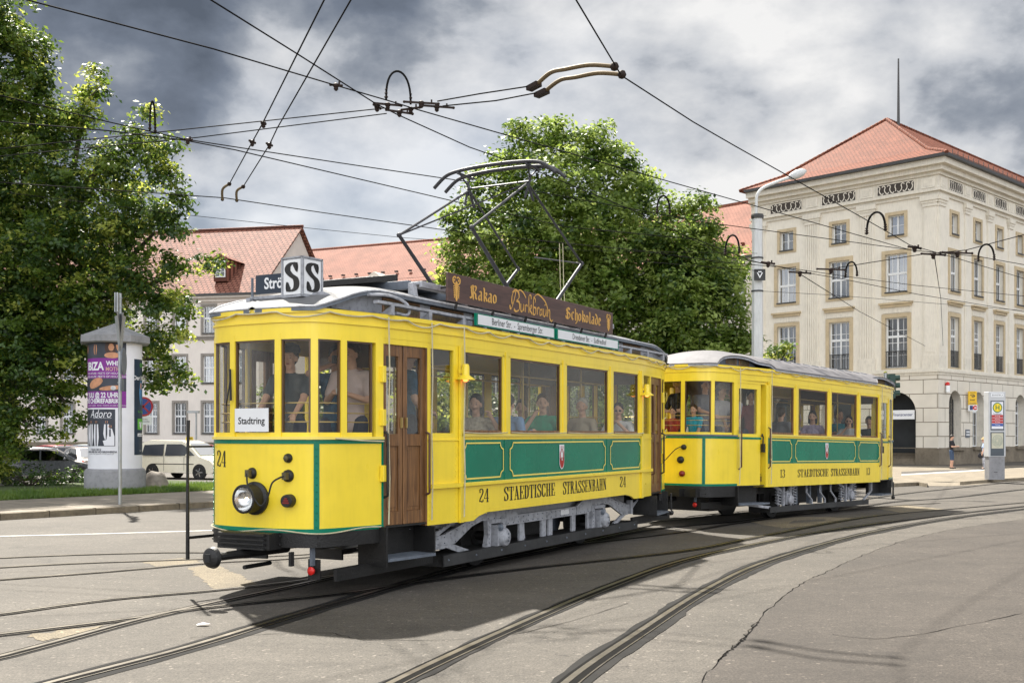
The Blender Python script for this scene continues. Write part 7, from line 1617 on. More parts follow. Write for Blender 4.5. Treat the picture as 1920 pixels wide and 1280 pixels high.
car('parked_car', lotp(50, 50), R(150), 4.2, 1.75, hatch, .98, CWH, 'white hatchback with red tail lights seen through the tree at far left', win=hatw)
car('parked_car', lotp(98, 61), R(150), 4.0, 1.7, hatch, .98, CRD, 'red car parked farther back behind the dark brown saloon', win=hatw)
car('parked_car', lotp(88, 47), R(20), 4.4, 1.75, sedan, .96, CDG, 'dark grey saloon half hidden under the hanging branches', win=sedw)
car('parked_car', lotp(172, 66), R(90), 4.0, 1.7, hatch, .98, CGN, 'grey-green car farthest back just left of the advertising column', win=hatw)
car('parked_car', lotp(395, 62), R(20), 4.0, 1.7, hatch, .98, CRD, 'red hatchback parked behind the bonnet of the taxi', win=hatw)
car('parked_car', lotp(285, 66), R(15), 4.0, 1.7, hatch, .98, CDG, 'dark hatchback parked behind the roof of the taxi', win=hatw)
# ---- lot lamp behind
la_ = empty('street_lamp', lotp(368, 58), label='slim grey street lamp post in the car park left of the tram', cat='street lamp'); mb = MB(); h_ = atY(0, 772, 58).z - la_.location.z; mb.tube([(0, 0, 0), (0, 0, h_)], .05, GALV, 8); mb.build('post', la_); mb = MB(); mb.box((-.15, 0, h_), (.6, .3, .12), GALV); mb.build('lamp_head', la_)

# ================================================================== OVERHEAD WIRES
WIRE = M('wire_black', (.010, .0095, .0095), .9, spec=.1); BRZ = M('worn_bronze_arc', (.16, .115, .06), .6, metal=.3, var=.1)
ZW = 5.52
def wire(name, pts, label, r=.0078, cat='overhead wire', group='overhead tram wires', sag=.0):
    P = []
    for p in pts:
        u, v = p[0], p[1]; z = p[2] if len(p) > 2 else ZW; P.append(atz(u, v, z))
    mb = MB(); out = []
    for i in range(len(P) - 1):
        for k in range(6): out.append(P[i].lerp(P[i + 1], k / 6))
    out.append(P[-1]); mb.tube(out, r, WIRE, 6); return mb.build(name, smooth=60, label=label, cat=cat, group=group)
wire('contact_wire', [(-120, -46), (50, 0), (400, 92), (625, 159), (725, 188), (787, 207), (1200, 325), (1708, 469), (1835, 481), (1930, 498)], 'long contact wire falling from the top left corner to the right building')
wire('contact_wire', [(330, -42), (395, 0), (560, 103), (705, 195), (745, 215), (880, 276), (1000, 318), (1200, 400), (1360, 480), (1455, 499), (1607, 521), (1717, 535), (1930, 556)], 'contact wire from the top left through the hoop crossing and over the pantograph')
wire('contact_wire', [(1062, -42), (1080, 0), (1165, 142), (1300, 229), (1380, 275), (1661, 433), (1705, 459), (1800, 486), (1930, 525)], 'contact wire dropping from the top centre past the brown arcs to the right')
wire('contact_wire', [(-60, 166), (0, 179), (200, 228), (345, 261), (640, 306), (850, 337), (1000, 358), (1317, 416), (1711, 469)], 'contact wire emerging from the left tree, upper of the pair ending at the pantograph')
wire('contact_wire', [(-60, 222), (0, 228), (200, 245), (345, 263), (440, 281), (640, 328), (858, 379), (1060, 425), (1305, 449), (1410, 489), (1505, 510), (1585, 524), (1717, 551), (1930, 586)], 'contact wire emerging from the left tree, lower of the pair passing behind the pantograph')
wire('contact_wire', [(-60, 336), (0, 342), (420, 371), (600, 398), (825, 430), (1000, 450), (1200, 470), (1360, 492), (1455, 500)], 'low contact wire crossing behind the pantograph knee')
wire('span_wire', [(20, 362, 6.5), (340, 402, 6.5), (600, 430, 6.5), (760, 446, 6.5), (1100, 470, 6.5), (1420, 475, 6.5)], 'thin lowest span wire above the left roofs', r=.006)
wire('contact_wire', [(620, -30), (608, 0), (490, 236), (472, 268), (430, 345)], 'left one of the two steep parallel wires above the tram front')
wire('contact_wire', [(672, -30), (658, 0), (520, 240), (505, 272), (456, 350)], 'right one of the two steep parallel wires above the tram front')
wire('contact_wire', [(820, 190), (900, 176), (1005, 160)], 'short upper wire between the hoop crossing and the brown arcs'); wire('contact_wire', [(830, 199), (930, 189), (1018, 172)], 'short lower wire between the hoop crossing and the brown arcs')
wire('span_wire', [(-60, 290, 5.7), (0, 279, 5.7), (345, 243, 5.7), (720, 203, 5.7)], 'upper of two span wires running from the left tree to the hoop crossing', r=.007)
wire('span_wire', [(-60, 305, 5.7), (0, 293, 5.7), (370, 258, 5.7), (725, 213, 5.7)], 'lower of two span wires running from the left tree to the hoop crossing', r=.007)
wall1 = onfront(.75, 7.2, .1); wall2 = onside(.5, 7.2, .1)
def wire3(pts, label, r=.012): mb = MB(); mb.tube(pts, r, WIRE, 6); return mb.build('span_wire', smooth=60, label=label, cat='overhead wire', group='overhead tram wires')
def px3(u, v, wall): return wall
wire3([atz(1502, 515, 6.0), atY(1612, 584, 48), wall1], 'span wire from the double hoop crossing down to a hook left of the building corner'); wire3([atz(1752, 480, 6.0), atY(1764, 560, 52), wall2], 'span wire from the right crossing down to a hook right of the building corner')
wire('span_wire', [(1564, 503, 6.0), (1733, 476, 6.0), (1811, 469, 6.0), (1935, 436, 6.0)], 'thin span wire rising to the right edge in front of the corner building', r=.010)
wire('span_wire', [(1432, 546, 7.0), (1560, 553, 7.0), (1930, 583, 7.0)], 'thin faint span wire from the mast across the window row', r=.008)
wire('span_wire', [(1425, 508, 6.2), (1390, 505, 6.2), (1200, 490, 6.2)], 'thin span wire tying the mast to the left', r=.008)
# hoops
def hoop(u0, v0, u1, v1, top, label, r=.013):
    a = atz(u0, v0, ZW); b = atz(u1, v1, ZW); m = (a + b) / 2; h = (HV - top) * m.y / F + HC - ZW; mb = MB(); pts = []
    for i in range(17): t = math.pi * i / 16; c = (1 - math.cos(t)) / 2; p = a.lerp(b, c); p.z = ZW + h * math.sin(t) ** .75; pts.append(p)
    mb.tube(pts, r, WIRE, 8); o = mb.build('wire_hoop', smooth=60, label=label, cat='wire hoop', group='overhead wire hoops'); mb = MB()
    for p in (a, b):
        for k in range(3): mb.ball(p + Vector((0, 0, .03 + .045 * k)), r * 1.9 - .004 * k, M('insulator_brown', (.030, .019, .015), .6, spec=.2), 8, sq=(1, 1, .6))
    mb.build('insulator', o)
hoop(724, 187, 770, 196, 134, 'large wire hoop over the crossing above the tram front'); hoop(281, 245, 291, 250, 190, 'narrow wire hoop in front of the left tree'); hoop(1360, 478, 1386, 474, 441, 'wire hoop left of the grey mast near the far roof', .021)
hoop(1625, 440, 1660, 433, 398, 'tall wire hoop before the upper windows of the corner building', .021); hoop(1585, 521, 1607, 518, 491, 'small wire hoop before the middle windows of the corner building', .021); hoop(1834, 490, 1864, 488, 458, 'rightmost wire hoop before the street side of the building', .021); hoop(1232, 400, 1256, 402, 367, 'faint wire hoop before the centre trees', .016)
# crossing fittings
INS = M('insulator_brown', (.030, .019, .015), .6, spec=.2)
def fitting(u, v, sz, label, z=ZW, ang=0.0, n=3):
    p = atz(u, v, z); mb = MB(); d = Vector((math.cos(ang), math.sin(ang), 0)); near = p.y < 18; n_ = .62 if near else 1
    mb.bar(p - d * sz, p + d * sz, .03 * n_, .035 * n_, INS); mb.lathe([(a_ * n_, b_ * n_) for a_, b_ in [(.02, .04), (.05, .02), (.055, -.02), (.035, -.05), (.045, -.07), (.02, -.10)]], p, INS, 10)
    mb.ball(p + d * sz, .03 * n_, INS, 8); mb.ball(p - d * sz, .028 * n_, INS, 8); mb.bar(p + d * sz * .6 - Vector((0, 0, 0)), p + d * sz * .6 + Vector((0, 0, .07 * n_)), .03 * n_, .03 * n_, INS)
    mb.build('wire_clamp', smooth=40, label=label, cat='wire clamp', group='wire clamps and insulators')
for u, v, s, a, lb in ((727, 196, .16, .3, 'under the left foot of the large hoop'), (749, 210, .17, .5, 'at the lowest point of the hoop crossing'), (790, 193, .2, .2, 'right of the large hoop'), (819, 200, .2, .25, 'far right of the hoop crossing, lower of two'), (770, 204, .12, -.4, 'in the middle of the hoop crossing'), (707, 200, .08, 1.2, 'left end of the hoop crossing'), (473, 266, .06, 1.2, 'on the left steep wire'), (505, 271, .06, 1.2, 'on the right steep wire'), (494, 231, .04, 1.2, 'upper small one on the left steep wire'), (352, 262, .05, .3, 'where the two left wires join'), (630, 160, .06, .3, 'on the upper left wire before the hoop')):
    fitting(u, v, s, 'brown clamp with insulator ' + lb, ang=a)
for u, v, s, a, lb in ((1500, 511, .3, .4, 'below the mast sign crossing'), (1558, 505, .35, .2, 'left of the small hoop'), (1750, 477, .3, .3, 'at the right crossing centre'), (1795, 474, .35, .2, 'right of the right crossing centre'), (1440, 493, .2, .6, 'right of the mast'), (1715, 464, .2, .6, 'where three wires join at right')):
    fitting(u, v, s, 'dark wire clamp ' + lb, ang=a)
for (a, b, c, lb) in (((1005, 160), (1060, 130), (1152, 125), 'upper brown curved wire guide arc'), ((1020, 173), (1080, 145), (1166, 140), 'lower brown curved wire guide arc')):
    A_, B_, C__ = atz(*a, ZW), atz(*b, ZW + .06), atz(*c, ZW); mb = MB(); mb.tube(crom([A_, A_.lerp(B_, .5) + Vector((0, 0, .05)), B_, B_.lerp(C__, .5) + Vector((0, 0, .03)), C__], 5), .024, BRZ, 8); mb.bar(A_ - (B_ - A_) * .25, A_ + (B_ - A_) * .1, .09, .05, INS); mb.ball(C__, .05, INS, 8); mb.build('wire_guide', smooth=60, label=lb, cat='wire guide', group='curved wire guides')
for (a, b, lb) in (((430, 345), (417, 374), 'left small brown hook joining the steep wire to the low wire'), ((456, 350), (444, 376), 'right small brown hook joining the steep wire to the low wire')):
    A_, B_ = atz(*a, ZW), atz(*b, ZW); mb = MB(); mb.tube(crom([A_, A_.lerp(B_, .4) + Vector((-.06, 0, .02)), B_], 5), .020, BRZ, 8); mb.ball(A_, .035, INS, 8); mb.ball(B_, .03, INS, 8); mb.build('wire_guide', smooth=60, label=lb, cat='wire guide', group='curved wire guides')
# ================================================================== PEOPLE
SK = M('skin', (.62, .37, .26), .5, var=.06, scale=14); SKD = M('skin_tanned', (.46, .25, .16), .5, var=.06); LIP = M('lips', (.34, .12, .09), .5); EYEW = M('eye_white', (.30, .27, .25), .4); EYE = M('eye_dark', (.03, .02, .015), .2)
def cloth(name, c, **k): return M('cloth_' + name, c, .85, var=k.get('var', .08), scale=k.get('scale', 6), bump=.3, bscale=35)
HAIRS = {'dark': M('hair_dark', (.02, .014, .01), .5, var=.3, scale=30), 'brown': M('hair_brown', (.08, .045, .02), .5, var=.3, scale=30), 'white': M('hair_white', (.55, .52, .48), .6, var=.2, scale=30), 'blond': M('hair_blond', (.35, .24, .10), .5, var=.3, scale=30)}
def capsules(items, vox, name, parent, m, smooth=True):
    """items: ((a, ra), (b, rb), flat) tapered capsules; fused into one continuous skin by a voxel remesh"""
    V = []; Fc = []
    for it in items:
        a, ra, b, rb = Vector(it[0]), it[1], Vector(it[2]), it[3]; fl = it[4] if len(it) > 4 else (1, 1, 1)
        d = b - a; L_ = d.length; d = d.normalized() if L_ > 1e-6 else Vector((0, 0, 1)); u = d.orthogonal().normalized(); w = d.cross(u); n = 10; rings = []
        for k in (-90, -60, -30, 0): rings.append((a + d * ra * math.sin(R(k)), ra * math.cos(R(k))))
        for k in (0, 30, 60, 90): rings.append((b + d * rb * math.sin(R(k)), rb * math.cos(R(k))))
        b0 = len(V); mid = (a + b) / 2
        for c, r in rings:
            for j in range(n):
                t = 2 * math.pi * j / n; p = c + (u * math.cos(t) + w * math.sin(t)) * max(r, 1e-4)
                q = p - c; q = Vector((q.x * fl[0], q.y * fl[1], q.z * fl[2])); V.append(tuple(c + q))
        for i in range(len(rings) - 1):
            for j in range(n): Fc.append((b0 + i * n + j, b0 + i * n + (j + 1) % n, b0 + (i + 1) * n + (j + 1) % n, b0 + (i + 1) * n + j))
        Fc.append(tuple(b0 + j for j in range(n))[::-1]); Fc.append(tuple(b0 + (len(rings) - 1) * n + j for j in range(n)))
    me = bpy.data.meshes.new('tmp'); me.from_pydata(V, [], Fc); o = bpy.data.objects.new('tmp', me); C.objects.link(o)
    r = o.modifiers.new('r', 'REMESH'); r.mode = 'VOXEL'; r.voxel_size = vox; s = o.modifiers.new('s', 'SMOOTH'); s.iterations = 3; s.factor = .5
    dg = bpy.context.evaluated_depsgraph_get(); dg.update(); me2 = bpy.data.meshes.new_from_object(o.evaluated_get(dg)); bpy.data.objects.remove(o); bpy.data.meshes.remove(me)
    me2.name = name; me2.materials.clear(); me2.materials.append(m); me2.polygons.foreach_set('use_smooth', [True] * len(me2.polygons)); me2.polygons.foreach_set('material_index', [0] * len(me2.polygons))
    q = bpy.data.objects.new(name, me2); C.objects.link(q); q.parent = parent; return q
def arm_ik(sh, hand, l1=.285, l2=.26, pole=Vector((0, 0, -1))):
    d = hand - sh; D = min(d.length, l1 + l2 - .005); d.normalize(); a = (l1 * l1 - l2 * l2 + D * D) / (2 * D); h = math.sqrt(max(0, l1 * l1 - a * a)); pp = pole - d * pole.dot(d)
    if pp.length < 1e-4: pp = Vector((1, 0, 0)) - d * d.x
    pp.normalize(); return sh + d * a + pp * h, sh + d * D
def person(loc, face, label, H=1.75, sit=False, shirt=None, trousers=None, hair='dark', skin=None, hands=((.12, -.30, .85), (.12, .30, .85)), poles=((-.3, -.6, -1), (-.3, .6, -1)), look=0.0, nod=0.0, hat=None, glasses=False, long_sleeve=False, female=False, lean=0.0, shorts=False, hold=None, group=None, longhair=False):
    """local frame: +x is where the body faces, +y its left; loc is the point between the feet (standing) or under the seat (sitting)"""
    shirt = shirt or cloth('grey', (.2, .2, .22)); trousers = trousers or cloth('navy', (.03, .04, .07)); skin = skin or SK
    root = empty('person', loc, face, label, 'person', group); k = H / 1.75; S = lambda x, y, z: Vector((x, y, z)) * k
    hip = .92 if not sit else .50; x0 = -.0; tl = math.sin(lean)
    def up(z, x=0, y=0): return S(x0 + x + tl * (z), y, hip + z)
    sw = .185 if not female else .165
    neck = up(.56); sh = [up(.50, 0, -sw), up(.50, 0, sw)]
    hd = up(.72, .015); rot = Matrix.Rotation(look, 3, 'Z') @ Matrix.Rotation(nod, 3, 'Y')
    def hp(x, y, z): return hd + rot @ (Vector((x, y, z)) * k)
    body = [(up(.0), .12 * k, up(.12), .115 * k, (.8, 1.15, 1)), (up(.12), .11 * k, up(.38), .125 * k, (.78, 1.15, 1)), (up(.38), .125 * k, up(.46), .10 * k, (.8, 1.3, 1)), (sh[0], .055 * k, sh[1], .055 * k), (up(.48), .06 * k, up(.64), .052 * k),
            (hp(0, 0, .03), .088 * k, hp(.0, 0, .05), .090 * k, (1.02, .84, 1.05)), (hp(.015, 0, -.05), .062 * k, hp(.03, 0, -.085), .042 * k, (1, .9, 1)), (hp(.085, 0, .01), .011 * k, hp(.103, 0, -.022), .015 * k), (hp(.06, -.03, -.02), .03 * k, hp(.06, .03, -.02), .03 * k), (hp(.078, -.03, .028), .012 * k, hp(.078, .03, .028), .012 * k),
            (hp(.0, -.078, -.01), .018 * k, hp(.0, -.080, .022), .016 * k, (1, .5, 1)), (hp(.0, .078, -.01), .018 * k, hp(.0, .080, .022), .016 * k, (1, .5, 1))]
    tor = [(up(-.02), .125 * k, up(.12), .122 * k, (.84, 1.18, 1)), (up(.12), .12 * k, up(.38), .135 * k, (.80, 1.16, 1)), (up(.38), .135 * k, up(.465), .105 * k, (.82, 1.35, 1)), (sh[0], .068 * k, sh[1], .068 * k), (up(.5), .075 * k, up(.55), .062 * k)]
    if female: tor.append((up(.34, .07, -.07), .06 * k, up(.34, .07, .07), .06 * k)); body.append((up(.34, .06, -.06), .05 * k, up(.34, .06, .06), .05 * k))
    # arms and hands
    for i, g in ((0, -1), (1, 1)):
        hx = hands[i]; tgt = Vector((hx[0], hx[1], hx[2])) * k; e, w = arm_ik(sh[i], tgt, .285 * k, .26 * k, Vector(poles[i]))
        body += [(sh[i], .052 * k, e, .040 * k), (e, .040 * k, w, .027 * k)]; fd = (w - e).normalized()
        if long_sleeve: tor += [(sh[i], .066 * k, e, .053 * k), (e, .052 * k, w, .04 * k)]
        else: tor += [(sh[i], .066 * k, sh[i].lerp(e, .72), .058 * k)]
        side = fd.cross(Vector((0, 0, 1))); side = side.normalized() if side.length > .1 else Vector((0, 1, 0)); nrm = side.cross(fd).normalized() * -1
        pc = w + fd * .045 * k; body.append((w, .026 * k, w + fd * .075 * k, .030 * k, (1, 1, 1)))
        for f in range(4):
            o_ = side * (f - 1.5) * .018 * k; l = (.035, .042, .038, .028)[f] * k; a_ = w + fd * .085 * k + o_; b_ = a_ + (fd * .8 + nrm * .35).normalized() * l; c_ = b_ + (fd * .35 + nrm * .9).normalized() * l * .8
            body += [(a_, .010 * k, b_, .0095 * k), (b_, .0095 * k, c_, .008 * k)]
        a_ = w + fd * .03 * k + side * .028 * g * k; body.append((a_, .012 * k, a_ + (fd * .7 + side * .6 * g + nrm * .3).normalized() * .055 * k, .009 * k))
        if i == 1: WR = w + fd * .1 * k
        else: WL = w + fd * .1 * k
    # legs
    leg = []
    for g in (-1, 1):
        h = up(0, 0, g * .09)
        if sit: kn = S(.44, g * .13, .50); an = S(.46, g * .13, .09)
        else: kn = S(.03, g * .10, .49); an = S(-.01, g * .11, .09)
        body += [(h, .085 * k, kn, .055 * k), (kn, .055 * k, an, .036 * k), (an, .04 * k, an + S(.16, g * .02, -.055), .032 * k, (1, 1, .8))]
        leg += [(h, .098 * k, kn, .072 * k)] + ([(kn, .068 * k, an, .054 * k)] if not shorts else [])
    leg += [(up(.02), .115 * k, up(.05), .118 * k, (.86, 1.2, 1))]
    capsules(body, .0095 * k, 'body', root, skin); capsules(tor, .016, 'shirt', root, shirt); capsules(leg, .018, 'trousers', root, trousers)
    shoe = []
    for g in (-1, 1):
        an = S(.46, g * .13, .05) if sit else S(-.01, g * .11, .05); shoe.append((an + S(-.02, 0, 0), .05 * k, an + S(.17, g * .02, -.012), .042 * k, (1, 1, .85)))
    capsules(shoe, .014, 'shoes', root, cloth('shoe', (.03, .028, .03)))
    hr = [(hp(-.034, 0, .05), .092 * k, hp(-.022, 0, .078), .090 * k, (1, .93, .95)), (hp(-.055, 0, .0), .062 * k, hp(-.05, 0, .03), .068 * k), (hp(-.02, -.072, .03), .022 * k, hp(.03, -.06, .075), .024 * k), (hp(-.02, .072, .03), .022 * k, hp(.03, .06, .075), .024 * k), (hp(.045, -.045, .10), .022 * k, hp(.05, .04, .095), .026 * k)]
    if longhair: hr += [(hp(-.05, -.05, .02), .055 * k, hp(-.045, -.06, -.10), .04 * k), (hp(-.05, .05, .02), .055 * k, hp(-.045, .06, -.10), .04 * k), (hp(-.06, 0, .0), .065 * k, hp(-.07, 0, -.10), .05 * k)]
    ho = capsules(hr, .011, 'hair', root, HAIRS[hair]); co = np.empty(len(ho.data.vertices) * 3); ho.data.vertices.foreach_get('co', co); co += rng.normal(size=co.shape) * .0022; ho.data.vertices.foreach_set('co', co); ho.data.update()
    mb = MB()
    for g in (-1, 1): mb.ball(hp(.0825, g * .032, .014), .0095 * k, EYEW, 8, sq=(.8, 1.2, .6)); mb.ball(hp(.0885, g * .032, .014), .0058 * k, EYE, 8)
    mb.build('eyes', root, smooth=80)
    mb = MB(); mb.ball(hp(.083, 0, -.052), .018 * k, LIP, 10, sq=(.5, 1.2, .35))
    for g in (-1, 1): mb.ball(hp(.088, g * .032, .038), .016 * k, HAIRS[hair], 8, sq=(.3, 1, .22))
    mb.build('mouth_and_brows', root, smooth=80)
    if glasses:
        mb = MB()
        for g in (-1, 1): mb.ball(hp(.093, g * .032, .014), .022 * k, BLKP, 10, sq=(.3, 1.1, .8)); mb.tube([hp(.09, g * .05, .018), hp(.0, g * .086, .015)], .003, BLKP, 4)
        mb.build('sunglasses', root)
    if hat:
        mb = MB(); hm = cloth('hat_' + hat, {'cap': (.03, .035, .045), 'beige': (.42, .36, .25), 'straw': (.5, .38, .18)}[hat])
        mb.lathe([(.112 * k, 0), (.112 * k, .04 * k), (.095 * k, .085 * k), (.03 * k, .11 * k), (.001, .112 * k)], hp(-.005, 0, .075), hm, 20, axis=rot @ Vector((0, 0, 1)))
        if hat == 'straw' or hat == 'beige': mb.lathe([(.11 * k, 0), (.17 * k, -.012), (.17 * k, -.004), (.11 * k, .01)], hp(-.005, 0, .08), hm, 24, axis=rot @ Vector((0, 0, 1)))
        else: mb.ball(hp(.11, 0, .08), .075 * k, hm, 12, sq=(1, 1, .15))
        mb.build('hat', root, smooth=50)
    return root, WL, WR
def inw(root_o, root_d, root_n, s, n, z): return root_o + root_d * s + root_n * n + Vector((0, 0, z))
def s_at(u, n, O, D, Nn):
    t = (u - 960) / F; X0 = O.x + Nn.x * n; Y0 = O.y + Nn.y * n; return (t * Y0 - X0) / (D.x - D.y * t)
def tp(k, u, n, z=ZF):
    O, D, Nn = ((O1, D1, N1), (O2, D2, N2))[k]; s = s_at(u, n, O, D, Nn); p = O + D * s + Nn * n; sl = -math.sin(R(.9)) * s if k else 0; return Vector((p.x, p.y, z + sl)), s
def tq(k, u, s, z=ZF):
    O, D, Nn = ((O1, D1, N1), (O2, D2, N2))[k]; t = (u - 960) / F; X0 = O.x + D.x * s; Y0 = O.y + D.y * s; n = (t * Y0 - X0) / (Nn.x - t * Nn.y); p = O + D * s + Nn * n; p.z = z - (math.sin(R(.9)) * s if k else 0); return p, n
CAMD = lambda p: math.atan2(-p.y, -p.x)             # yaw that faces the camera
g1 = 'people riding in the vintage trams'
POLO = cloth('pale_pink_polo', (.62, .50, .48)); STRIPE = cloth('blue_stripe', (.03, .10, .18), var=.5, scale=14); CREAM = cloth('cream_print', (.50, .45, .36), var=.35, scale=26); DENIM = cloth('denim_blue', (.16, .28, .48)); TEAL = cloth('green_tee', (.01, .36, .20)); BEI = cloth('beige', (.45, .38, .28)); GREYT = cloth('mid_grey', (.20, .20, .22)); BLT = cloth('black_tee', (.015, .015, .018)); LAV = cloth('lavender', (.42, .36, .50), var=.2, scale=20); TEA2 = cloth('teal', (.01, .16, .20)); LGR = cloth('pale_grey', (.42, .42, .46)); DGR = cloth('driver_dark', (.07, .08, .085)); JEANS = cloth('jeans', (.05, .08, .14)); TURQ = cloth('turquoise', (.02, .36, .50)); REDS = cloth('red_stripe', (.40, .04, .03), var=.5, scale=16); WH = cloth('white', (.62, .62, .62))
p, _ = tp(0, 545, -.12); person(p, CAMD(p) - .35, 'driver in dark cap and dark shirt behind the tram windscreen', 1.70, shirt=DGR, hat='cap', hands=((.42, -.22, 1.02), (.40, .2, 1.05)), group=g1)
p, _ = tp(0, 660, .40); r_, a, b = person(p, CAMD(p) - .40, 'smiling man in pale pink polo shirt in the front platform window', 1.75, shirt=POLO, hair='brown', look=-.35, nod=.10, hands=((.24, -.12, 1.22), (.26, .06, 1.22)), group=g1)
mb = MB(); rm = Matrix.Rotation(r_.rotation_euler.z, 3, 'Z'); q_ = (a + b) / 2 
mb.ball((0, 0, 0), .06, WHT, 12, sq=(.8, 1.2, .9)); mb.ball((.02, .08, -.05), .045, WHT, 10, sq=(.7, 1, .8)); mb.ball((.0, .12, -.02), .03, WHT, 8, sq=(.6, .7, 1.2)); mb.ball((.05, -.01, -.02), .02, BLKP, 8); o = mb.build('cloth_bag', smooth=60, label='white cloth bag with black spot held by the man in the polo shirt', cat='bag'); o.location = Vector(r_.location) + rm @ (q_ + Vector((.05, .06, .0)))
mb = MB(); o_ = Vector(r_.location)
p, _ = tp(0, 630, .15); r_, a, b = person(p, CAMD(p) + .1, 'photographer in striped shirt raising a camera to the eye between the window posts', 1.72, shirt=STRIPE, hair='dark', skin=SKD, hands=((.14, -.10, 1.56), (.14, .10, 1.56)), poles=((.2, -1, -.6), (.2, 1, -.6)), group=g1)
mb = MB(); rm = Matrix.Rotation(r_.rotation_euler.z, 3, 'Z'); mb.box((0, 0, 0), (.06, .13, .085), BLKP); mb.lathe([(.035, .03), (.035, .09), (.03, .1)], (0, 0, 0), BLKP, 16, axis=(1, 0, 0)); o = mb.build('camera_body', bevel=.005, label='black camera held up by the photographer on the front platform', cat='camera'); o.location = Vector(r_.location) + rm @ Vector((.20, 0, 1.60)); o.rotation_euler = (0, 0, r_.rotation_euler.z)
p, _ = tp(0, 762, .45); person(p, CAMD(p) + 1.9, 'heavy man in dark blue striped shirt seen behind the wooden door glass', 1.80, shirt=STRIPE, hair='white', hands=((.15, -.28, .95), (.34, .22, 1.05)), group=g1)
def seat(k, u, n, yaw, label, **kw):
    p, s = tp(k, u, n, ZF + .0); return person(p, yaw(p) if callable(yaw) else yaw, label, sit=True, group=g1, **kw)
seat(0, 893, .62, lambda p: CAMD(p) + .35, 'seated woman with dark bobbed hair and cream patterned blouse in the first side window', female=True, H=1.62, shirt=CREAM, look=-.1, hands=((.30, -.24, .72), (.22, .28, 1.02)), group=None) if False else None
def seat(k, u, n, dy, label, **kw):
    p, s = tp(k, u, n); D = (D1, D2)[k]; yw = math.atan2(-D.y, -D.x) + max(-.15, min(.15, dy)) if abs(dy) < .8 else math.atan2(-D.y, -D.x) + (math.pi if dy > 0 else 1.2)
    q = p.copy(); kw['look'] = (CAMD(p) - yw if abs(dy) < .8 else 0) * .8 + kw.get('look', 0); return person(q, yw, label, sit=True, group=g1, **kw)
seat(0, 893, .60, .3, 'seated woman with dark bobbed hair and cream patterned blouse in the first side window', female=True, H=1.66, shirt=CREAM, longhair=True, look=-.2, hands=((.30, -.20, .76), (.20, .30, 1.05)))
seat(0, 952, .60, 2.2, 'person in pale denim shirt turned away behind the pillar between first and second window', H=1.70, shirt=DENIM, long_sleeve=True, hair='dark')
seat(0, 978, -.1, .2, 'dark-haired passenger deeper inside the second side window', H=1.68, shirt=cloth('olive', (.14, .13, .06)), skin=SKD)
seat(0, 1018, .62, .25, 'passenger in bright green T-shirt resting chin on hand in the second side window', H=1.74, shirt=TEAL, hair='brown', hands=((.18, -.08, 1.05), (.26, .26, .74)), poles=((.6, -.5, -1), (-.3, .6, -1)), look=.15)
seat(0, 1092, .60, -.2, 'white-haired passenger in beige top in the third side window', H=1.72, shirt=BEI, hair='white', hands=((.2, -.3, .85), (.30, .20, .80)))
seat(0, 1160, .74, .4, 'passenger with dark sunglasses and camera in the fourth side window', H=1.66, shirt=WH, hair='dark', glasses=True, hands=((.20, -.06, 1.0), (.22, .10, .98)), poles=((.6, -.6, -1), (.5, .6, -1)))
# trailer
p, _ = tq(1, 1272, -1.15); person(p, CAMD(p) - .9, 'man in black T-shirt leaning on the rail at the left end of the trailer', 1.84, shirt=BLT, hair='dark', look=.6, hands=((.30, -.30, 1.12), (.36, .15, 1.15)), group=g1)
p, _ = tq(1, 1301, -1.35); person(p, CAMD(p) - .4, 'child in turquoise shirt low behind the trailer window', 1.30, shirt=TURQ, hair='brown', hands=((.3, -.3, .86), (.3, .1, .86)), group=g1)
p, _ = tq(1, 1262, -1.5); person(p, CAMD(p) - .2, 'child in red striped shirt at the leftmost trailer window', 1.26, shirt=REDS, hair='dark', group=g1)
p, _ = tq(1, 1322, -0.95); person(p, CAMD(p) + .5, 'grey-shirted man with hand hanging over the rail in the second trailer window', 1.80, shirt=GREYT, hair='brown', hands=((.42, -.15, 1.14), (.2, .3, .95)), group=g1)
p, _ = tq(1, 1352, -0.7); person(p, CAMD(p) + .9, 'person in beige sun hat and pale grey shirt in the third trailer window', 1.68, shirt=LGR, hair='brown', hat='beige', hands=((.3, -.1, 1.15), (.3, .1, 1.12)), group=g1)
p, _ = tq(1, 1374, -0.45); person(p, CAMD(p) - .8, 'person in lavender grey T-shirt facing the one with the sun hat', 1.66, shirt=cloth('lavender_grey', (.30, .29, .36)), hair='dark', skin=SKD, hands=((.26, -.1, 1.1), (.3, .2, 1.0)), group=g1)
p, _ = tq(1, 1408, -0.05); person(p, CAMD(p) + .2, 'dim figure in dark red top behind the trailer door glass', 1.60, shirt=cloth('dark_red', (.16, .03, .035)), hair='brown', group=g1)
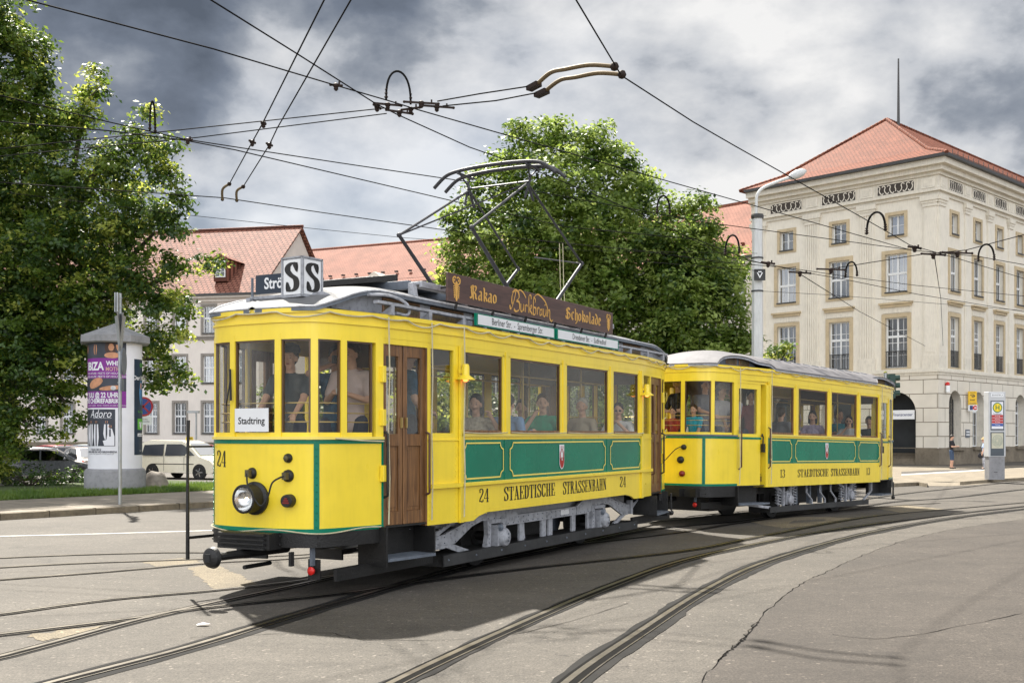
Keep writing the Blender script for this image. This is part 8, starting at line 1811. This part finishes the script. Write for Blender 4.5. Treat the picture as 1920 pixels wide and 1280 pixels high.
seat(1, 1464, .55, 1.2, 'passenger in grey jacket in the first saloon window of the trailer', H=1.78, shirt=GREYT, long_sleeve=True, hair='brown')
seat(1, 1496, .20, -.6, 'older passenger in white top deeper in the trailer', H=1.66, shirt=WH, hair='white')
seat(1, 1524, .68, .1, 'woman with dark curly hair and lavender top leaning out of the second trailer window', female=True, H=1.72, shirt=LAV, longhair=True, hands=((.30, -.25, .80), (.30, .30, .80)))
seat(1, 1572, .30, -1.1, 'passenger in teal top with dark hair in the third saloon window of the trailer', H=1.86, shirt=TEA2, hair='dark', skin=SKD)
seat(1, 1592, .68, .3, 'passenger with sunglasses propping chin in the third saloon window of the trailer', H=1.66, shirt=WH, hair='dark', glasses=True, longhair=True, hands=((.20, -.06, 1.02), (.3, .26, .76)), poles=((.6, -.6, -1), (-.3, .6, -1)))
seat(1, 1630, .55, -.5, 'dark-clothed passenger in the last saloon window of the trailer', H=1.70, shirt=BLT, hair='dark', skin=SKD)
# pedestrians
q = gp(1785, 868); q.z = G(q.x, q.y); q = Vector(((1784 - 960) / F * 58, 58, G(26, 58))); person(q, math.radians(-40), 'man in black T-shirt and denim shorts looking at his phone by the building corner', 1.78, shirt=BLT, trousers=JEANS, shorts=True, hair='dark', nod=.5, hands=((.30, -.08, 1.18), (.28, .10, 1.18)), poles=((0, -.6, -1), (0, .6, -1)))
q = Vector(((1845 - 960) / F * 57, 57, G(26, 58))); person(q, math.radians(160), 'woman in straw hat and pale blue top half hidden by the stop pillar', 1.62, shirt=cloth('pale_blue', (.40, .50, .70), var=.2), trousers=cloth('black_white', (.35, .35, .38), var=.9, scale=9), hair='blond', hat='straw', female=True)
mb = MB(); mb.ball((0, 0, 0), .16, cloth('handbag', (.02, .02, .025)), 12, sq=(1, .5, .9)); mb.tube([(-.1, 0, .1), (0, 0, .5), (.1, 0, .1)], .012, BLKP, 6); o = mb.build('handbag', smooth=60, label='black handbag carried by the woman in the straw hat', cat='bag'); o.location = q + Vector((-.22, -.12, .72))
